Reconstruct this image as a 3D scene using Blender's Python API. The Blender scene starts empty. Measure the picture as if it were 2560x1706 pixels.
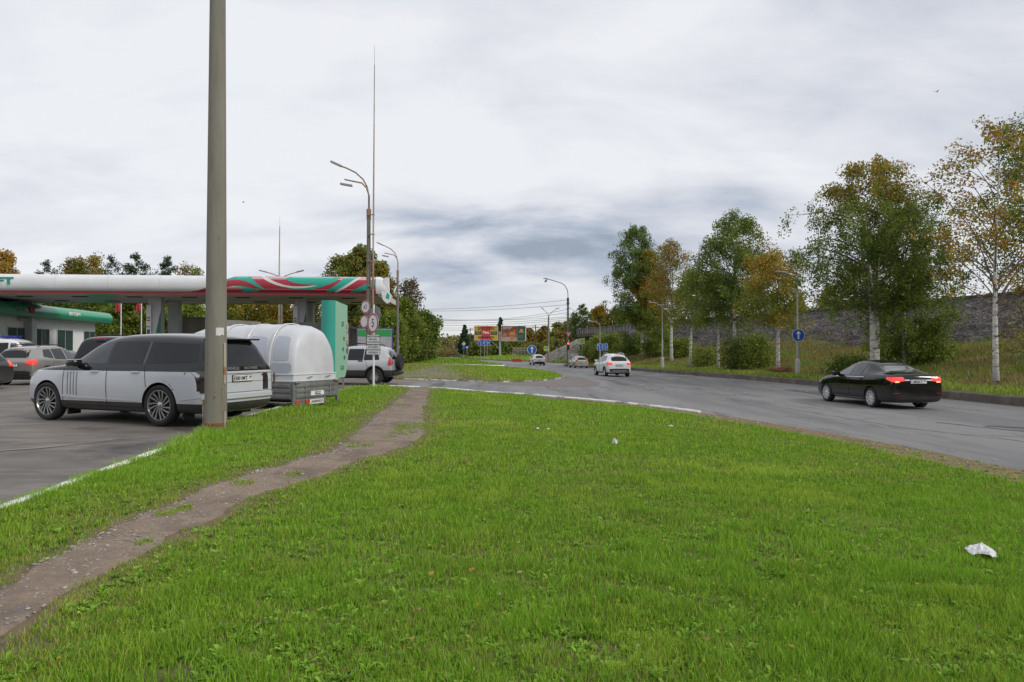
import bpy, bmesh, math, random
import numpy as np
from mathutils import Vector, Matrix
from mathutils.bvhtree import BVHTree
from math import radians, sin, cos, pi, atan2, sqrt, hypot

SC = bpy.context.scene
COL = SC.collection
rnd = random.Random(7)

# ------------------------------------------------------------------ camera
cam = bpy.data.cameras.new('camera')
camo = bpy.data.objects.new('camera', cam)
COL.objects.link(camo)
cam.sensor_width = 36.0
cam.lens = 24.0
cam.clip_end = 6000
cam.clip_start = 0.05
camo.location = (0, 0, 1.6)
camo.rotation_euler = (radians(90 + 0.64), 0, 0)
SC.camera = camo

# ------------------------------------------------------------------ world
SUN_EL, SUN_AZ = 36.0, 122.0      # azimuth clockwise from +Y: behind and to the right of the camera
wd = bpy.data.worlds.new('World')
SC.world = wd
wd.use_nodes = True
nt = wd.node_tree
nt.nodes.clear()
N = nt.nodes.new
Lk = nt.links.new
def wmath(op, a, b=None, c=None, clamp=False):
    n = N('ShaderNodeMath'); n.operation = op; n.use_clamp = clamp
    for i, v in enumerate((a, b, c)):
        if v is None: continue
        if isinstance(v, (int, float)): n.inputs[i].default_value = v
        else: Lk(v, n.inputs[i])
    return n.outputs[0]
tc = N('ShaderNodeTexCoord')
sp = N('ShaderNodeSeparateXYZ'); Lk(tc.outputs['Generated'], sp.inputs[0])
zz = wmath('ADD', wmath('MAXIMUM', sp.outputs['Z'], 0.0), 0.30)
u = wmath('DIVIDE', sp.outputs['X'], zz)
v = wmath('DIVIDE', sp.outputs['Y'], zz)
cb = N('ShaderNodeCombineXYZ'); Lk(u, cb.inputs[0]); Lk(v, cb.inputs[1])
def wnoise(scale, detail, rough, off, dist=0.0, sx=1.0, sy=1.0):
    mp = N('ShaderNodeMapping'); Lk(cb.outputs[0], mp.inputs[0])
    mp.inputs['Location'].default_value = off
    mp.inputs['Scale'].default_value = (sx, sy, 1)
    n = N('ShaderNodeTexNoise'); Lk(mp.outputs[0], n.inputs[0])
    n.inputs['Scale'].default_value = scale
    n.inputs['Detail'].default_value = detail
    n.inputs['Roughness'].default_value = rough
    n.inputs['Distortion'].default_value = dist
    return n.outputs[0]
n1 = wnoise(0.95, 7, 0.50, (3.1, 1.7, 0), 0.15, 0.8, 1.25)
n2 = wnoise(2.6, 8, 0.55, (9.1, 4.2, 0), 0.25, 0.8, 1.3)
# a bank of heavier cloud low over the road, as a region of the sky dome
def blob(x, z, rx, rz):
    dx = wmath('DIVIDE', wmath('SUBTRACT', sp.outputs['X'], x), rx)
    dz = wmath('DIVIDE', wmath('SUBTRACT', sp.outputs['Z'], z), rz)
    d = wmath('ADD', wmath('MULTIPLY', dx, dx), wmath('MULTIPLY', dz, dz))
    d = wmath('ADD', d, wmath('MULTIPLY', wmath('SUBTRACT', n1, 0.5), 1.5))
    f = wmath('POWER', 2.718, wmath('MULTIPLY', wmath('MAXIMUM', d, 0.0), -1.25))
    f = wmath('MULTIPLY', f, wmath('ADD', 0.82, wmath('MULTIPLY', wmath('SUBTRACT', n2, 0.5), 2.6)), clamp=True)
    return wmath('MULTIPLY', f, wmath('GREATER_THAN', sp.outputs['Y'], 0.0))
b1 = blob(-0.02, 0.150, 0.22, 0.055)
b1b = blob(0.08, 0.195, 0.18, 0.03)
b1c = blob(-0.10, 0.105, 0.10, 0.025)
b2 = blob(0.31, 0.20, 0.06, 0.04)
b3 = blob(0.62, 0.36, 0.30, 0.16)
b4 = blob(-0.68, 0.20, 0.16, 0.09)
dark = wmath('MULTIPLY_ADD', b1, 0.85, wmath('ADD', wmath('MULTIPLY', b2, 0.30), wmath('MULTIPLY', b3, 0.25)))
dark = wmath('ADD', dark, wmath('ADD', wmath('MULTIPLY', b4, 0.22), wmath('ADD', wmath('MULTIPLY', b1b, 0.34), wmath('MULTIPLY', b1c, 0.30))))
s1 = wmath('SUBTRACT', n1, 0.5)
s2 = wmath('SUBTRACT', n2, 0.5)
shade = wmath('ADD', wmath('MULTIPLY', s1, 1.35), wmath('MULTIPLY', s2, 1.25))
shade = wmath('ADD', shade, 0.14)
shade = wmath('ADD', shade, dark, clamp=True)
cr = N('ShaderNodeValToRGB'); Lk(shade, cr.inputs[0])
e = cr.color_ramp.elements
e[0].position = 0.0; e[0].color = (0.75, 0.765, 0.80, 1)
e[1].position = 1.0; e[1].color = (0.29, 0.335, 0.41, 1)
for p, c in ((0.25, (0.66, 0.675, 0.725, 1)), (0.5, (0.53, 0.56, 0.63, 1)), (0.75, (0.40, 0.45, 0.54, 1))):
    k = cr.color_ramp.elements.new(p); k.color = c
sky = N('ShaderNodeTexSky')
sky.sky_type = 'NISHITA'
sky.sun_disc = False
sky.sun_elevation = radians(SUN_EL)
sky.sun_rotation = radians(SUN_AZ)
bgs = N('ShaderNodeBackground'); Lk(sky.outputs[0], bgs.inputs[0]); bgs.inputs[1].default_value = 0.11
bgc = N('ShaderNodeBackground'); Lk(cr.outputs[0], bgc.inputs[0]); bgc.inputs[1].default_value = 1.0
# thin cloud near the horizon lets some blue through
cov = wmath('SUBTRACT', 0.97, wmath('MULTIPLY', wmath('SUBTRACT', 0.10, sp.outputs['Z'], clamp=True), 3.2), clamp=True)
mx = N('ShaderNodeMixShader'); Lk(cov, mx.inputs[0]); Lk(bgs.outputs[0], mx.inputs[1]); Lk(bgc.outputs[0], mx.inputs[2])
wo = N('ShaderNodeOutputWorld'); Lk(mx.outputs[0], wo.inputs[0])

# ------------------------------------------------------------------ sun
sl = bpy.data.lights.new('sun', 'SUN')
sl.energy = 1.5
sl.angle = radians(14)
sl.color = (1.0, 0.95, 0.87)
so = bpy.data.objects.new('sun', sl)
COL.objects.link(so)
a = radians(SUN_AZ); el = radians(SUN_EL)
sdir = Vector((sin(a) * cos(el), cos(a) * cos(el), sin(el)))
so.rotation_euler = sdir.to_track_quat('Z', 'Y').to_euler()
so.location = (-10, -20, 30)

SC.view_settings.view_transform = 'Standard'
SC.view_settings.look = 'None'
SC.view_settings.exposure = 0.2
SC.view_settings.gamma = 1.0
SC.cycles.max_bounces = 6
SC.cycles.transparent_max_bounces = 6

# ------------------------------------------------------------------ materials
MATS = {}
def mat(name, col, rough=0.7, metal=0.0, var=None, vscale=3.0, vdet=6, bump=0.0, bscale=40.0, coat=0.0,
        emit=0.0, ecol=None, vlo=0.35, vhi=0.65, spec=0.5, stretch=None, trans=0.0):
    if name in MATS: return MATS[name]
    m = bpy.data.materials.new(name); m.use_nodes = True
    t = m.node_tree; b = t.nodes['Principled BSDF']
    b.inputs['Base Color'].default_value = (*col, 1)
    b.inputs['Roughness'].default_value = rough
    b.inputs['Metallic'].default_value = metal
    b.inputs['Specular IOR Level'].default_value = spec
    b.inputs['Coat Weight'].default_value = coat
    b.inputs['Coat Roughness'].default_value = 0.04
    if emit: 
        b.inputs['Emission Color'].default_value = (*(ecol or col), 1)
        b.inputs['Emission Strength'].default_value = emit
    if var is not None or bump:
        c = t.nodes.new('ShaderNodeTexCoord')
        src = c.outputs['Object']
        if stretch:
            mp = t.nodes.new('ShaderNodeMapping'); mp.inputs['Scale'].default_value = stretch
            t.links.new(src, mp.inputs[0]); src = mp.outputs[0]
    if var is not None:
        n = t.nodes.new('ShaderNodeTexNoise'); n.inputs['Scale'].default_value = vscale; n.inputs['Detail'].default_value = vdet
        n.inputs['Roughness'].default_value = 0.62
        t.links.new(src, n.inputs[0])
        r = t.nodes.new('ShaderNodeValToRGB'); t.links.new(n.outputs[0], r.inputs[0])
        r.color_ramp.elements[0].position = vlo; r.color_ramp.elements[0].color = (*col, 1)
        r.color_ramp.elements[1].position = vhi; r.color_ramp.elements[1].color = (*var, 1)
        t.links.new(r.outputs[0], b.inputs['Base Color'])
    if bump:
        n = t.nodes.new('ShaderNodeTexNoise'); n.inputs['Scale'].default_value = bscale; n.inputs['Detail'].default_value = 5
        t.links.new(src, n.inputs[0])
        bm = t.nodes.new('ShaderNodeBump'); bm.inputs['Strength'].default_value = bump; bm.inputs['Distance'].default_value = 0.02
        t.links.new(n.outputs[0], bm.inputs['Height']); t.links.new(bm.outputs[0], b.inputs['Normal'])
    MATS[name] = m
    return m

def leaf_mat(name, trans=0.35, rough=0.55):
    if name in MATS: return MATS[name]
    m = bpy.data.materials.new(name); m.use_nodes = True
    t = m.node_tree; b = t.nodes['Principled BSDF']
    at = t.nodes.new('ShaderNodeAttribute'); at.attribute_name = 'Col'
    t.links.new(at.outputs['Color'], b.inputs['Base Color'])
    b.inputs['Roughness'].default_value = rough
    b.inputs['Specular IOR Level'].default_value = 0.3
    tr = t.nodes.new('ShaderNodeBsdfTranslucent'); t.links.new(at.outputs['Color'], tr.inputs[0])
    mxs = t.nodes.new('ShaderNodeMixShader'); mxs.inputs[0].default_value = trans
    t.links.new(b.outputs[0], mxs.inputs[1]); t.links.new(tr.outputs[0], mxs.inputs[2])
    t.links.new(mxs.outputs[0], t.nodes['Material Output'].inputs[0])
    MATS[name] = m
    return m

def layered(name, layers, rough=0.85, bump=0.3, bscale=60.0, attr=None):
    """ground material: list of (colour, noise scale, lo, hi) laid over the first; attr: (attribute, colour a, colour b)"""
    m = bpy.data.materials.new(name); m.use_nodes = True
    t = m.node_tree; b = t.nodes['Principled BSDF']
    c = t.nodes.new('ShaderNodeTexCoord')
    cur = None
    for i, (col, sc, lo, hi, *st) in enumerate(layers):
        if i == 0:
            rgb = t.nodes.new('ShaderNodeRGB'); rgb.outputs[0].default_value = (*col, 1); cur = rgb.outputs[0]; continue
        src = c.outputs['Object']
        mp = t.nodes.new('ShaderNodeMapping'); mp.inputs['Location'].default_value = (i * 7.3, i * 3.1, 0)
        if st: mp.inputs['Scale'].default_value = st[0]; mp.inputs['Rotation'].default_value = (0, 0, st[1] if len(st) > 1 else 0)
        t.links.new(src, mp.inputs[0])
        n = t.nodes.new('ShaderNodeTexNoise'); n.inputs['Scale'].default_value = sc; n.inputs['Detail'].default_value = 8
        n.inputs['Roughness'].default_value = 0.65
        t.links.new(mp.outputs[0], n.inputs[0])
        mr = t.nodes.new('ShaderNodeMapRange'); mr.inputs[1].default_value = lo; mr.inputs[2].default_value = hi
        t.links.new(n.outputs[0], mr.inputs[0])
        mxn = t.nodes.new('ShaderNodeMix'); mxn.data_type = 'RGBA'
        t.links.new(mr.outputs[0], mxn.inputs[0]); t.links.new(cur, mxn.inputs[6]); mxn.inputs[7].default_value = (*col, 1)
        cur = mxn.outputs[2]
    t.links.new(cur, b.inputs['Base Color'])
    b.inputs['Roughness'].default_value = rough
    b.inputs['Specular IOR Level'].default_value = 0.3
    n = t.nodes.new('ShaderNodeTexNoise'); n.inputs['Scale'].default_value = bscale; n.inputs['Detail'].default_value = 6
    t.links.new(c.outputs['Object'], n.inputs[0])
    bm = t.nodes.new('ShaderNodeBump'); bm.inputs['Strength'].default_value = bump; bm.inputs['Distance'].default_value = 0.02
    t.links.new(n.outputs[0], bm.inputs['Height']); t.links.new(bm.outputs[0], b.inputs['Normal'])
    return m

# ------------------------------------------------------------------ object helpers
def tag(o, label=None, cat=None, group=None, kind=None):
    if label: o['label'] = label
    if cat: o['category'] = cat
    if group: o['group'] = group
    if kind: o['kind'] = kind
    return o
def empty(name, loc=(0, 0, 0), rz=0.0, label=None, cat=None, group=None):
    o = bpy.data.objects.new(name, None); COL.objects.link(o)
    o.location = loc; o.rotation_euler = (0, 0, rz); o.empty_display_size = 0.3
    return tag(o, label, cat, group)
def link(name, me, parent=None):
    o = bpy.data.objects.new(name, me); COL.objects.link(o)
    if parent is not None: o.parent = parent
    return o
def kids(o): return [c for c in COL.objects if c.parent == o]
def copy_tree(o, parent=None):
    c = o.copy(); COL.objects.link(c)
    c.parent = parent
    for ch in list(o.children): copy_tree(ch, c)
    return c

class MB:
    def __init__(s): s.v = []; s.f = []; s.m = []
    def add(s, vs, fs, mi=0):
        b = len(s.v); s.v += [tuple(p) for p in vs]
        s.f += [tuple(i + b for i in f) for f in fs]; s.m += [mi] * len(fs)
        return s
    def box(s, x0, x1, y0, y1, z0, z1, mi=0, M=None):
        vs = [(x, y, z) for z in (z0, z1) for y in (y0, y1) for x in (x0, x1)]
        if M is not None: vs = [M @ Vector(p) for p in vs]
        return s.add(vs, [(0, 2, 3, 1), (4, 5, 7, 6), (0, 1, 5, 4), (2, 6, 7, 3), (0, 4, 6, 2), (1, 3, 7, 5)], mi)
    def bbox(s, x0, x1, y0, y1, z0, z1, b=0.02, mi=0, M=None):
        """box with chamfered edges"""
        bm = bmesh.new()
        bmesh.ops.create_cube(bm, size=1)
        bmesh.ops.scale(bm, vec=(x1 - x0, y1 - y0, z1 - z0), verts=bm.verts)
        bmesh.ops.bevel(bm, geom=bm.edges[:], offset=b, segments=2, profile=0.6, affect='EDGES')
        bmesh.ops.translate(bm, vec=((x0 + x1) / 2, (y0 + y1) / 2, (z0 + z1) / 2), verts=bm.verts)
        if M is not None: bm.transform(M)
        bm.verts.ensure_lookup_table()
        s.add([v.co[:] for v in bm.verts], [[v.index for v in f.verts] for f in bm.faces], mi)
        bm.free(); return s
    def tube(s, pts, r, n=8, mi=0, cap=True):
        pts = [Vector(p) for p in pts]
        rs = r if isinstance(r, (list, tuple)) else [r] * len(pts)
        vs = []; fs = []
        up = None
        for i, p in enumerate(pts):
            d = (pts[min(i + 1, len(pts) - 1)] - pts[max(i - 1, 0)]).normalized()
            if up is None:
                ref = Vector((0, 0, 1)) if abs(d.z) < 0.9 else Vector((1, 0, 0))
                up = (ref - d * ref.dot(d)).normalized()
            else:
                up = (up - d * up.dot(d)).normalized()
            si = d.cross(up)
            for k in range(n):
                a = 2 * pi * k / n
                vs.append(p + (up * cos(a) + si * sin(a)) * rs[i])
        for i in range(len(pts) - 1):
            for k in range(n):
                fs.append((i * n + k, i * n + (k + 1) % n, (i + 1) * n + (k + 1) % n, (i + 1) * n + k))
        if cap:
            fs.append(tuple(range(n))[::-1]); fs.append(tuple((len(pts) - 1) * n + k for k in range(n)))
        return s.add(vs, fs, mi)
    def lathe(s, prof, n=24, mi=0, M=None, close=False):
        """prof: (radius, height) about local Z"""
        vs = []; fs = []
        for r, z in prof:
            for k in range(n):
                a = 2 * pi * k / n; vs.append((r * cos(a), r * sin(a), z))
        P = len(prof)
        for i in range(P - (0 if close else 1)):
            for k in range(n):
                j = (i + 1) % P
                fs.append((i * n + k, i * n + (k + 1) % n, j * n + (k + 1) % n, j * n + k))
        if M is not None: vs = [M @ Vector(p) for p in vs]
        return s.add(vs, fs, mi)
    def prism(s, poly, y0, y1, mi=0, M=None):
        """poly in (x,z), extruded along y"""
        n = len(poly)
        vs = [(x, y0, z) for x, z in poly] + [(x, y1, z) for x, z in poly]
        fs = [tuple(range(n)), tuple(range(2 * n - 1, n - 1, -1))] + [(i, i + n, (i + 1) % n + n, (i + 1) % n) for i in range(n)]
        if M is not None: vs = [M @ Vector(p) for p in vs]
        return s.add(vs, fs, mi)
    def build(s, name, mats, parent=None, smooth=False, M=None):
        me = bpy.data.meshes.new(name)
        vs = s.v if M is None else [tuple(M @ Vector(p)) for p in s.v]
        me.from_pydata(vs, [], s.f)
        if not isinstance(mats, (list, tuple)): mats = [mats]
        for m_ in mats: me.materials.append(m_)
        if len(mats) > 1: me.polygons.foreach_set('material_index', s.m)
        bm = bmesh.new(); bm.from_mesh(me)
        bmesh.ops.recalc_face_normals(bm, faces=bm.faces)
        bm.to_mesh(me); bm.free()
        if smooth: autosmooth(me, smooth if smooth is not True else 40)
        me.update()
        return link(name, me, parent)

def autosmooth(me, deg=40):
    me.polygons.foreach_set('use_smooth', [True] * len(me.polygons))
    me.set_sharp_from_angle(angle=radians(deg))

def fast_mesh(name, V, F, mats, colors=None, parent=None, smooth=False):
    """V (n,3), F (m,k) arrays"""
    me = bpy.data.meshes.new(name)
    V = np.asarray(V, dtype=np.float32); F = np.asarray(F, dtype=np.int32)
    me.vertices.add(len(V)); me.vertices.foreach_set('co', V.ravel())
    me.loops.add(F.size); me.loops.foreach_set('vertex_index', F.ravel())
    me.polygons.add(len(F))
    me.polygons.foreach_set('loop_start', np.arange(0, F.size, F.shape[1], dtype=np.int32))
    if colors is not None:
        ca = me.color_attributes.new('Col', 'FLOAT_COLOR', 'POINT')
        C4 = np.ones((len(V), 4), dtype=np.float32); C4[:, :3] = colors
        ca.data.foreach_set('color', C4.ravel())
    if not isinstance(mats, (list, tuple)): mats = [mats]
    for m_ in mats: me.materials.append(m_)
    me.update(calc_edges=True)
    if smooth: me.polygons.foreach_set('use_smooth', [True] * len(F))
    return link(name, me, parent)

TXT = {}
def text_part(name, s, size, M, m, parent, bold=0.0, extrude=0.004, align='CENTER', sx=1.0):
    """flat raised lettering; local text plane XY mapped by M"""
    cu = bpy.data.curves.new(name, 'FONT')
    cu.body = s; cu.size = size; cu.align_x = align; cu.align_y = 'CENTER'; cu.extrude = extrude; cu.offset = bold * size
    cu.resolution_u = 3
    to = bpy.data.objects.new('tmp', cu); COL.objects.link(to)
    bpy.context.view_layer.update()
    dg = bpy.context.evaluated_depsgraph_get()
    me = bpy.data.meshes.new_from_object(to.evaluated_get(dg))
    bpy.data.objects.remove(to); bpy.data.curves.remove(cu)
    me.transform(M @ Matrix.Diagonal((sx, 1, 1, 1)))
    me.materials.clear(); me.materials.append(m)
    me.name = name
    return link(name, me, parent)
def face_cam(x, y, z, rz=0.0):
    """text frame upright, facing -Y (rotated rz about Z)"""
    return Matrix.Translation((x, y, z)) @ Matrix.Rotation(rz, 4, 'Z') @ Matrix.Rotation(pi / 2, 4, 'X')

# smooth value noise on arrays
_tabs = {}
def vnoise(x, y, scale=1.0, seed=0):
    if seed not in _tabs: _tabs[seed] = np.random.RandomState(seed + 11).rand(256, 256)
    T = _tabs[seed]
    x = np.asarray(x, dtype=float) * scale + 1000.37; y = np.asarray(y, dtype=float) * scale + 1000.91
    xi = np.floor(x).astype(int); yi = np.floor(y).astype(int)
    fx = x - xi; fy = y - yi
    fx = fx * fx * (3 - 2 * fx); fy = fy * fy * (3 - 2 * fy)
    a = T[xi % 256, yi % 256]; b = T[(xi + 1) % 256, yi % 256]; c = T[xi % 256, (yi + 1) % 256]; d = T[(xi + 1) % 256, (yi + 1) % 256]
    return (a * (1 - fx) + b * fx) * (1 - fy) + (c * (1 - fx) + d * fx) * fy
def fbm(x, y, scale=1.0, seed=0, oct=4):
    s = 0; a = 0.5; t = 0
    for i in range(oct):
        s = s + a * vnoise(x, y, scale * 2 ** i, seed + i); t += a; a *= 0.55
    return s / t
# ------------------------------------------------------------------ terrain
def sstep(t): 
    t = np.clip(t, 0, 1); return t * t * (3 - 2 * t)
def G(x, y):
    """road level"""
    x = np.asarray(x, dtype=float); y = np.asarray(y, dtype=float)
    base = np.interp(y, [-20, 0, 22, 50, 82, 100, 150, 400], [-.18, -.2, -.32, -.48, -.75, -1.02, -1.1, -1.1])
    park = np.interp(y, [0, 45, 90, 140], [.13, .10, -.3, -.9])
    t = np.clip((x + 6) / 14, 0, 1)
    return park * (1 - t) + base * t
LAWN = [(-3.6,-4),(-4.1,.5),(-4.69,6.25),(-5.1,10.2),(-5.45,12.2),(-5.6,14),(-5.7,18),(-5.85,23),(-5.9,25.3),(-5.55,26.2),
        (-4.5,26.55),(-2.75,26.2),(-1.21,24.9),(.4,24.1),(1.8,23),(3.1,21.8),(4.2,20.3),(5.1,18.8),(5.85,17.2),(6.5,15),(7.05,12.85),
        (7.46,9.95),(7.7,6),(7.9,0),(8,-4)]
ISL = [(-14,35.5),(-8.2,34.8),(-5.6,33.9),(-3,33.7),(-1.3,34),(.4,35),(1.8,38),(2.9,42),(3.4,46),(3.4,52),(2.9,58),(2,63),(.4,66.5),(-1.6,68),
       (-4.5,68.8),(-7.2,69),(-10,72),(-13,76),(-18,79),(-24,74),(-24,50),(-18,40)]
NISL = [(-13.2,81.5),(-10,77),(-7.4,73.6),(-5,73.4),(-3.2,74.2),(-1.7,75.6),(-.9,78),(-1.6,83),(-3.4,92),(-6,105),(-10,128),(-15,152),(-24,200),(-60,210),(-60,84),(-30,84)]
def pdist(px, py, poly):
    """distance to polygon outline and inside flag (arrays)"""
    px = np.asarray(px, dtype=float); py = np.asarray(py, dtype=float)
    D = np.full(px.shape, 1e9); ins = np.zeros(px.shape, bool)
    n = len(poly)
    for i in range(n):
        x0, y0 = poly[i]; x1, y1 = poly[(i + 1) % n]
        dx, dy = x1 - x0, y1 - y0
        t = np.clip(((px - x0) * dx + (py - y0) * dy) / (dx * dx + dy * dy + 1e-12), 0, 1)
        D = np.minimum(D, np.hypot(px - x0 - t * dx, py - y0 - t * dy))
        c = ((y0 > py) != (y1 > py)) & (px < (x1 - x0) * (py - y0) / ((y1 - y0) if y1 != y0 else 1e-12) + x0)
        ins ^= c
    return D, ins
def Llawn(x, y):
    x = np.asarray(x, dtype=float); y = np.asarray(y, dtype=float)
    d, _ = pdist(x, y, LAWN)
    z0 = np.interp(y, [-4, 0, 12, 28], [0.0, .01, .0, -.08]) + .13 * sstep((-x - 1.5) / 4) - .12 * sstep((x - 2) / 5)
    z0 = z0 + .05 * (fbm(x, y, .35, 3) - .5) + .10 * np.exp(-((x + 5.2) ** 2 + (y - 24.6) ** 2) / 2.5)
    edge = G(x, y) + .05
    w = sstep(d / 1.6)
    return edge * (1 - w) + np.maximum(z0, G(x, y) + .04) * w
def Lisl(x, y):
    d, _ = pdist(x, y, ISL)
    return G(x, y) + .06 + .10 * sstep(d / 3)
def Lnisl(x, y):
    d, _ = pdist(x, y, NISL)
    x = np.asarray(x, dtype=float); y = np.asarray(y, dtype=float)
    return G(x, y) + .07 + .42 * sstep(d / 5)

def tess(poly, step):
    """tessellated polygon -> bmesh in XY"""
    bm = bmesh.new()
    vs = [bm.verts.new((x, y, 0)) for x, y in poly]
    bm.faces.new(vs)
    xs = [p[0] for p in poly]; ys = [p[1] for p in poly]
    sx, sy = step if isinstance(step, tuple) else (step, step)
    x = math.floor(min(xs) / sx) * sx + sx
    def cut(co, no):
        bmesh.ops.bisect_plane(bm, geom=bm.verts[:] + bm.edges[:] + bm.faces[:], plane_co=co, plane_no=no)
    while x < max(xs):
        cut((x + .0013, 0, 0), (1, 0, 0)); x += sx
    y = math.floor(min(ys) / sy) * sy + sy
    while y < max(ys):
        cut((0, y + .0017, 0), (0, 1, 0)); y += sy
    return bm
def sheet(name, poly, step, zf, m, skirt=0.0, label=None, kind='structure', parent=None):
    bm = tess(poly, step)
    P = np.array([v.co[:2] for v in bm.verts])
    Z = zf(P[:, 0], P[:, 1])
    for v_, z in zip(bm.verts, Z): v_.co.z = float(z)
    if skirt:
        be = [e_ for e_ in bm.edges if e_.is_boundary]
        r = bmesh.ops.extrude_edge_only(bm, edges=be)
        for g_ in r['geom']:
            if isinstance(g_, bmesh.types.BMVert): g_.co.z -= skirt
    bmesh.ops.recalc_face_normals(bm, faces=bm.faces)
    if sum(f.normal.z for f in bm.faces) < 0: bmesh.ops.reverse_faces(bm, faces=bm.faces)
    me = bpy.data.meshes.new(name); bm.to_mesh(me); bm.free()
    me.materials.append(m)
    for p in me.polygons: p.use_smooth = True
    if skirt: me.set_sharp_from_angle(angle=radians(35))
    o = link(name, me, parent)
    if kind: o['kind'] = kind
    if label: o['label'] = label
    return o

# base ground to the horizon
def base_ground():
    ys = list(np.concatenate([np.arange(-30, 180, 4), np.arange(180, 700, 30), [800, 1200, 2000, 3500]]))
    xs = [-3500, -1500, -600, -300, -180, -120] + list(range(-100, 101, 4)) + [120, 180, 300, 600, 1500, 3500]
    X, Y = np.meshgrid(xs, ys)
    Z = G(X, Y) - .07
    # the land rises a little far off
    V = np.stack([X, Y, Z], -1).reshape(-1, 3)
    nx = len(xs); F = []
    for j in range(len(ys) - 1):
        for i in range(nx - 1):
            F.append((j * nx + i, j * nx + i + 1, (j + 1) * nx + i + 1, (j + 1) * nx + i))
    m = layered('ground_scrub', [((.055, .095, .02), 0, 0, 0), ((.10, .10, .035), .15, .45, .6), ((.04, .07, .015), .9, .5, .65)], bump=.5, bscale=8)
    o = fast_mesh('ground', V, F, m, smooth=True); o['kind'] = 'structure'
base_ground()

m_asph = layered('asphalt_road', [((.172, .170, .172), 0, 0, 0), ((.225, .222, .220), .40, .42, .56, (1, .12, 1), .1), ((.142, .141, .143), .8, .52, .66, (1, .3, 1), .1),
                                  ((.19, .19, .19), 90, .58, .75), ((.08, .08, .085), 130, .58, .72), ((.10, .10, .105), .22, .58, .64, (3, .3, 1), .12)], rough=.75, bump=.35, bscale=180)
m_park = layered('asphalt_parking', [((.180, .162, .145), 0, 0, 0), ((.125, .112, .102), .5, .45, .62), ((.235, .21, .18), 1.1, .50, .66, (.5, 1.6, 1)),
                                     ((.06, .058, .058), .35, .56, .68), ((.21, .20, .185), 80, .6, .75), ((.05, .048, .046), 110, .58, .7)], rough=.7, bump=.4, bscale=120)
m_lawnsoil = layered('lawn_soil', [((.125, .115, .045), 0, 0, 0), ((.165, .120, .07), 1.4, .42, .58), ((.08, .075, .03), 6, .5, .65), ((.13, .17, .03), 25, .55, .7)], bump=.8, bscale=35)
m_dirt = layered('dirt_path', [((.270, .205, .148), 0, 0, 0), ((.170, .128, .095), 1.1, .44, .60), ((.32, .265, .21), 4, .54, .7), ((.17, .15, .14), 18, .5, .66),
                               ((.33, .29, .27), 60, .62, .72), ((.10, .078, .066), 45, .6, .72)], bump=.9, bscale=55, rough=.95)
m_dirt2 = layered('dirt_edge', [((.20, .140, .095), 0, 0, 0), ((.13, .11, .05), 2, .52, .64), ((.22, .18, .15), 14, .56, .7)], bump=.7, bscale=50, rough=.95)
KERB_R = [(19, -5), (18.0, 8), (17.3, 15), (17, 22.7), (16.75, 29), (16.3, 37), (15.5, 45), (14.3, 53), (12.5, 69), (11, 79), (9.5, 89), (8.1, 97), (7.6, 100.5),
          (7.9, 103.2), (9.3, 105.2), (14, 107), (24, 107.6), (46, 106)]
ROAD = [(7.0, -5)] + KERB_R + [(46, 117), (24, 120), (9, 127), (3, 138), (-3.4, 146), (-9, 158), (-16, 200), (-26, 300), (-45, 500), (-56, 500), (-34, 290), (-24, 205),
        (-18, 150), (-18, 80), (-18, 36), (-4.4, 33.9), (-4.4, 20), (2, 10), (5, 2), (5, -5)]
ROAD = [(19, -5)] + KERB_R[1:] + ROAD[len(KERB_R) + 1:]
road = sheet('main_road', ROAD, 4.0, lambda x, y: G(x, y), m_asph)
park = sheet('parking_lot', [(-3, -5), (-3.4, 2), (-4.4, 12), (-4.4, 33.9), (-18, 36), (-18, 80), (-75, 80), (-75, -5)], 4.0, lambda x, y: G(x, y) + .004, m_park)
lawn = sheet('lawn', LAWN, 0.5, Llawn, m_lawnsoil, skirt=.3)
isl = sheet('grass_island', ISL, 2.0, Lisl, m_lawnsoil, skirt=.3)
nisl = sheet('far_grass_island', NISL, 2.5, Lnisl, m_lawnsoil, skirt=.4)

# worn path across the lawn
PATH_L = [(-3.20,-1.2),(-3.05,1.0),(-3.22,4.4),(-3.33,5.6),(-3.30,7.15),(-3.18,8.1),(-2.70,10.1),(-3.05,14.9),(-3.42,20.5),(-3.95,26.2)]
PATH_R = [(-1.6,-1.2),(-2.0,1.6),(-2.73,3.72),(-2.76,4.57),(-2.66,5.36),(-2.67,6.81),(-2.41,7.65),(-2.02,9.72),(-1.51,11.75),(-1.98,15.5),(-2.6,20.5),(-3.15,26.1)]
def resample(pl, n):
    P = np.array(pl, float); d = np.r_[0, np.cumsum(np.hypot(*np.diff(P, axis=0).T))]
    t = np.linspace(0, d[-1], n)
    # smooth by centripetal-ish cubic through np.interp on densified averaged points
    X = np.interp(t, d, P[:, 0]); Y = np.interp(t, d, P[:, 1])
    for _ in range(6):
        X[1:-1] = (X[:-2] + 2 * X[1:-1] + X[2:]) / 4; Y[1:-1] = (Y[:-2] + 2 * Y[1:-1] + Y[2:]) / 4
    return np.stack([X, Y], 1)
pl_ = resample(PATH_L, 150); pr_ = resample(PATH_R, 150)
pl_[:, 0] += .24 * (fbm(pl_[:, 1] * 1.0, pl_[:, 0], 1.3, 21) - .5) + .14 * (vnoise(pl_[:, 1], pl_[:, 0], 6, 22) - .5)
pr_[:, 0] += .30 * (fbm(pr_[:, 1] * 1.0, pr_[:, 0], 1.2, 25) - .5) + .16 * (vnoise(pr_[:, 1], pr_[:, 0], 5, 26) - .5)
PATH = [tuple(p) for p in pl_] + [tuple(p) for p in pr_[::-1]]
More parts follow.
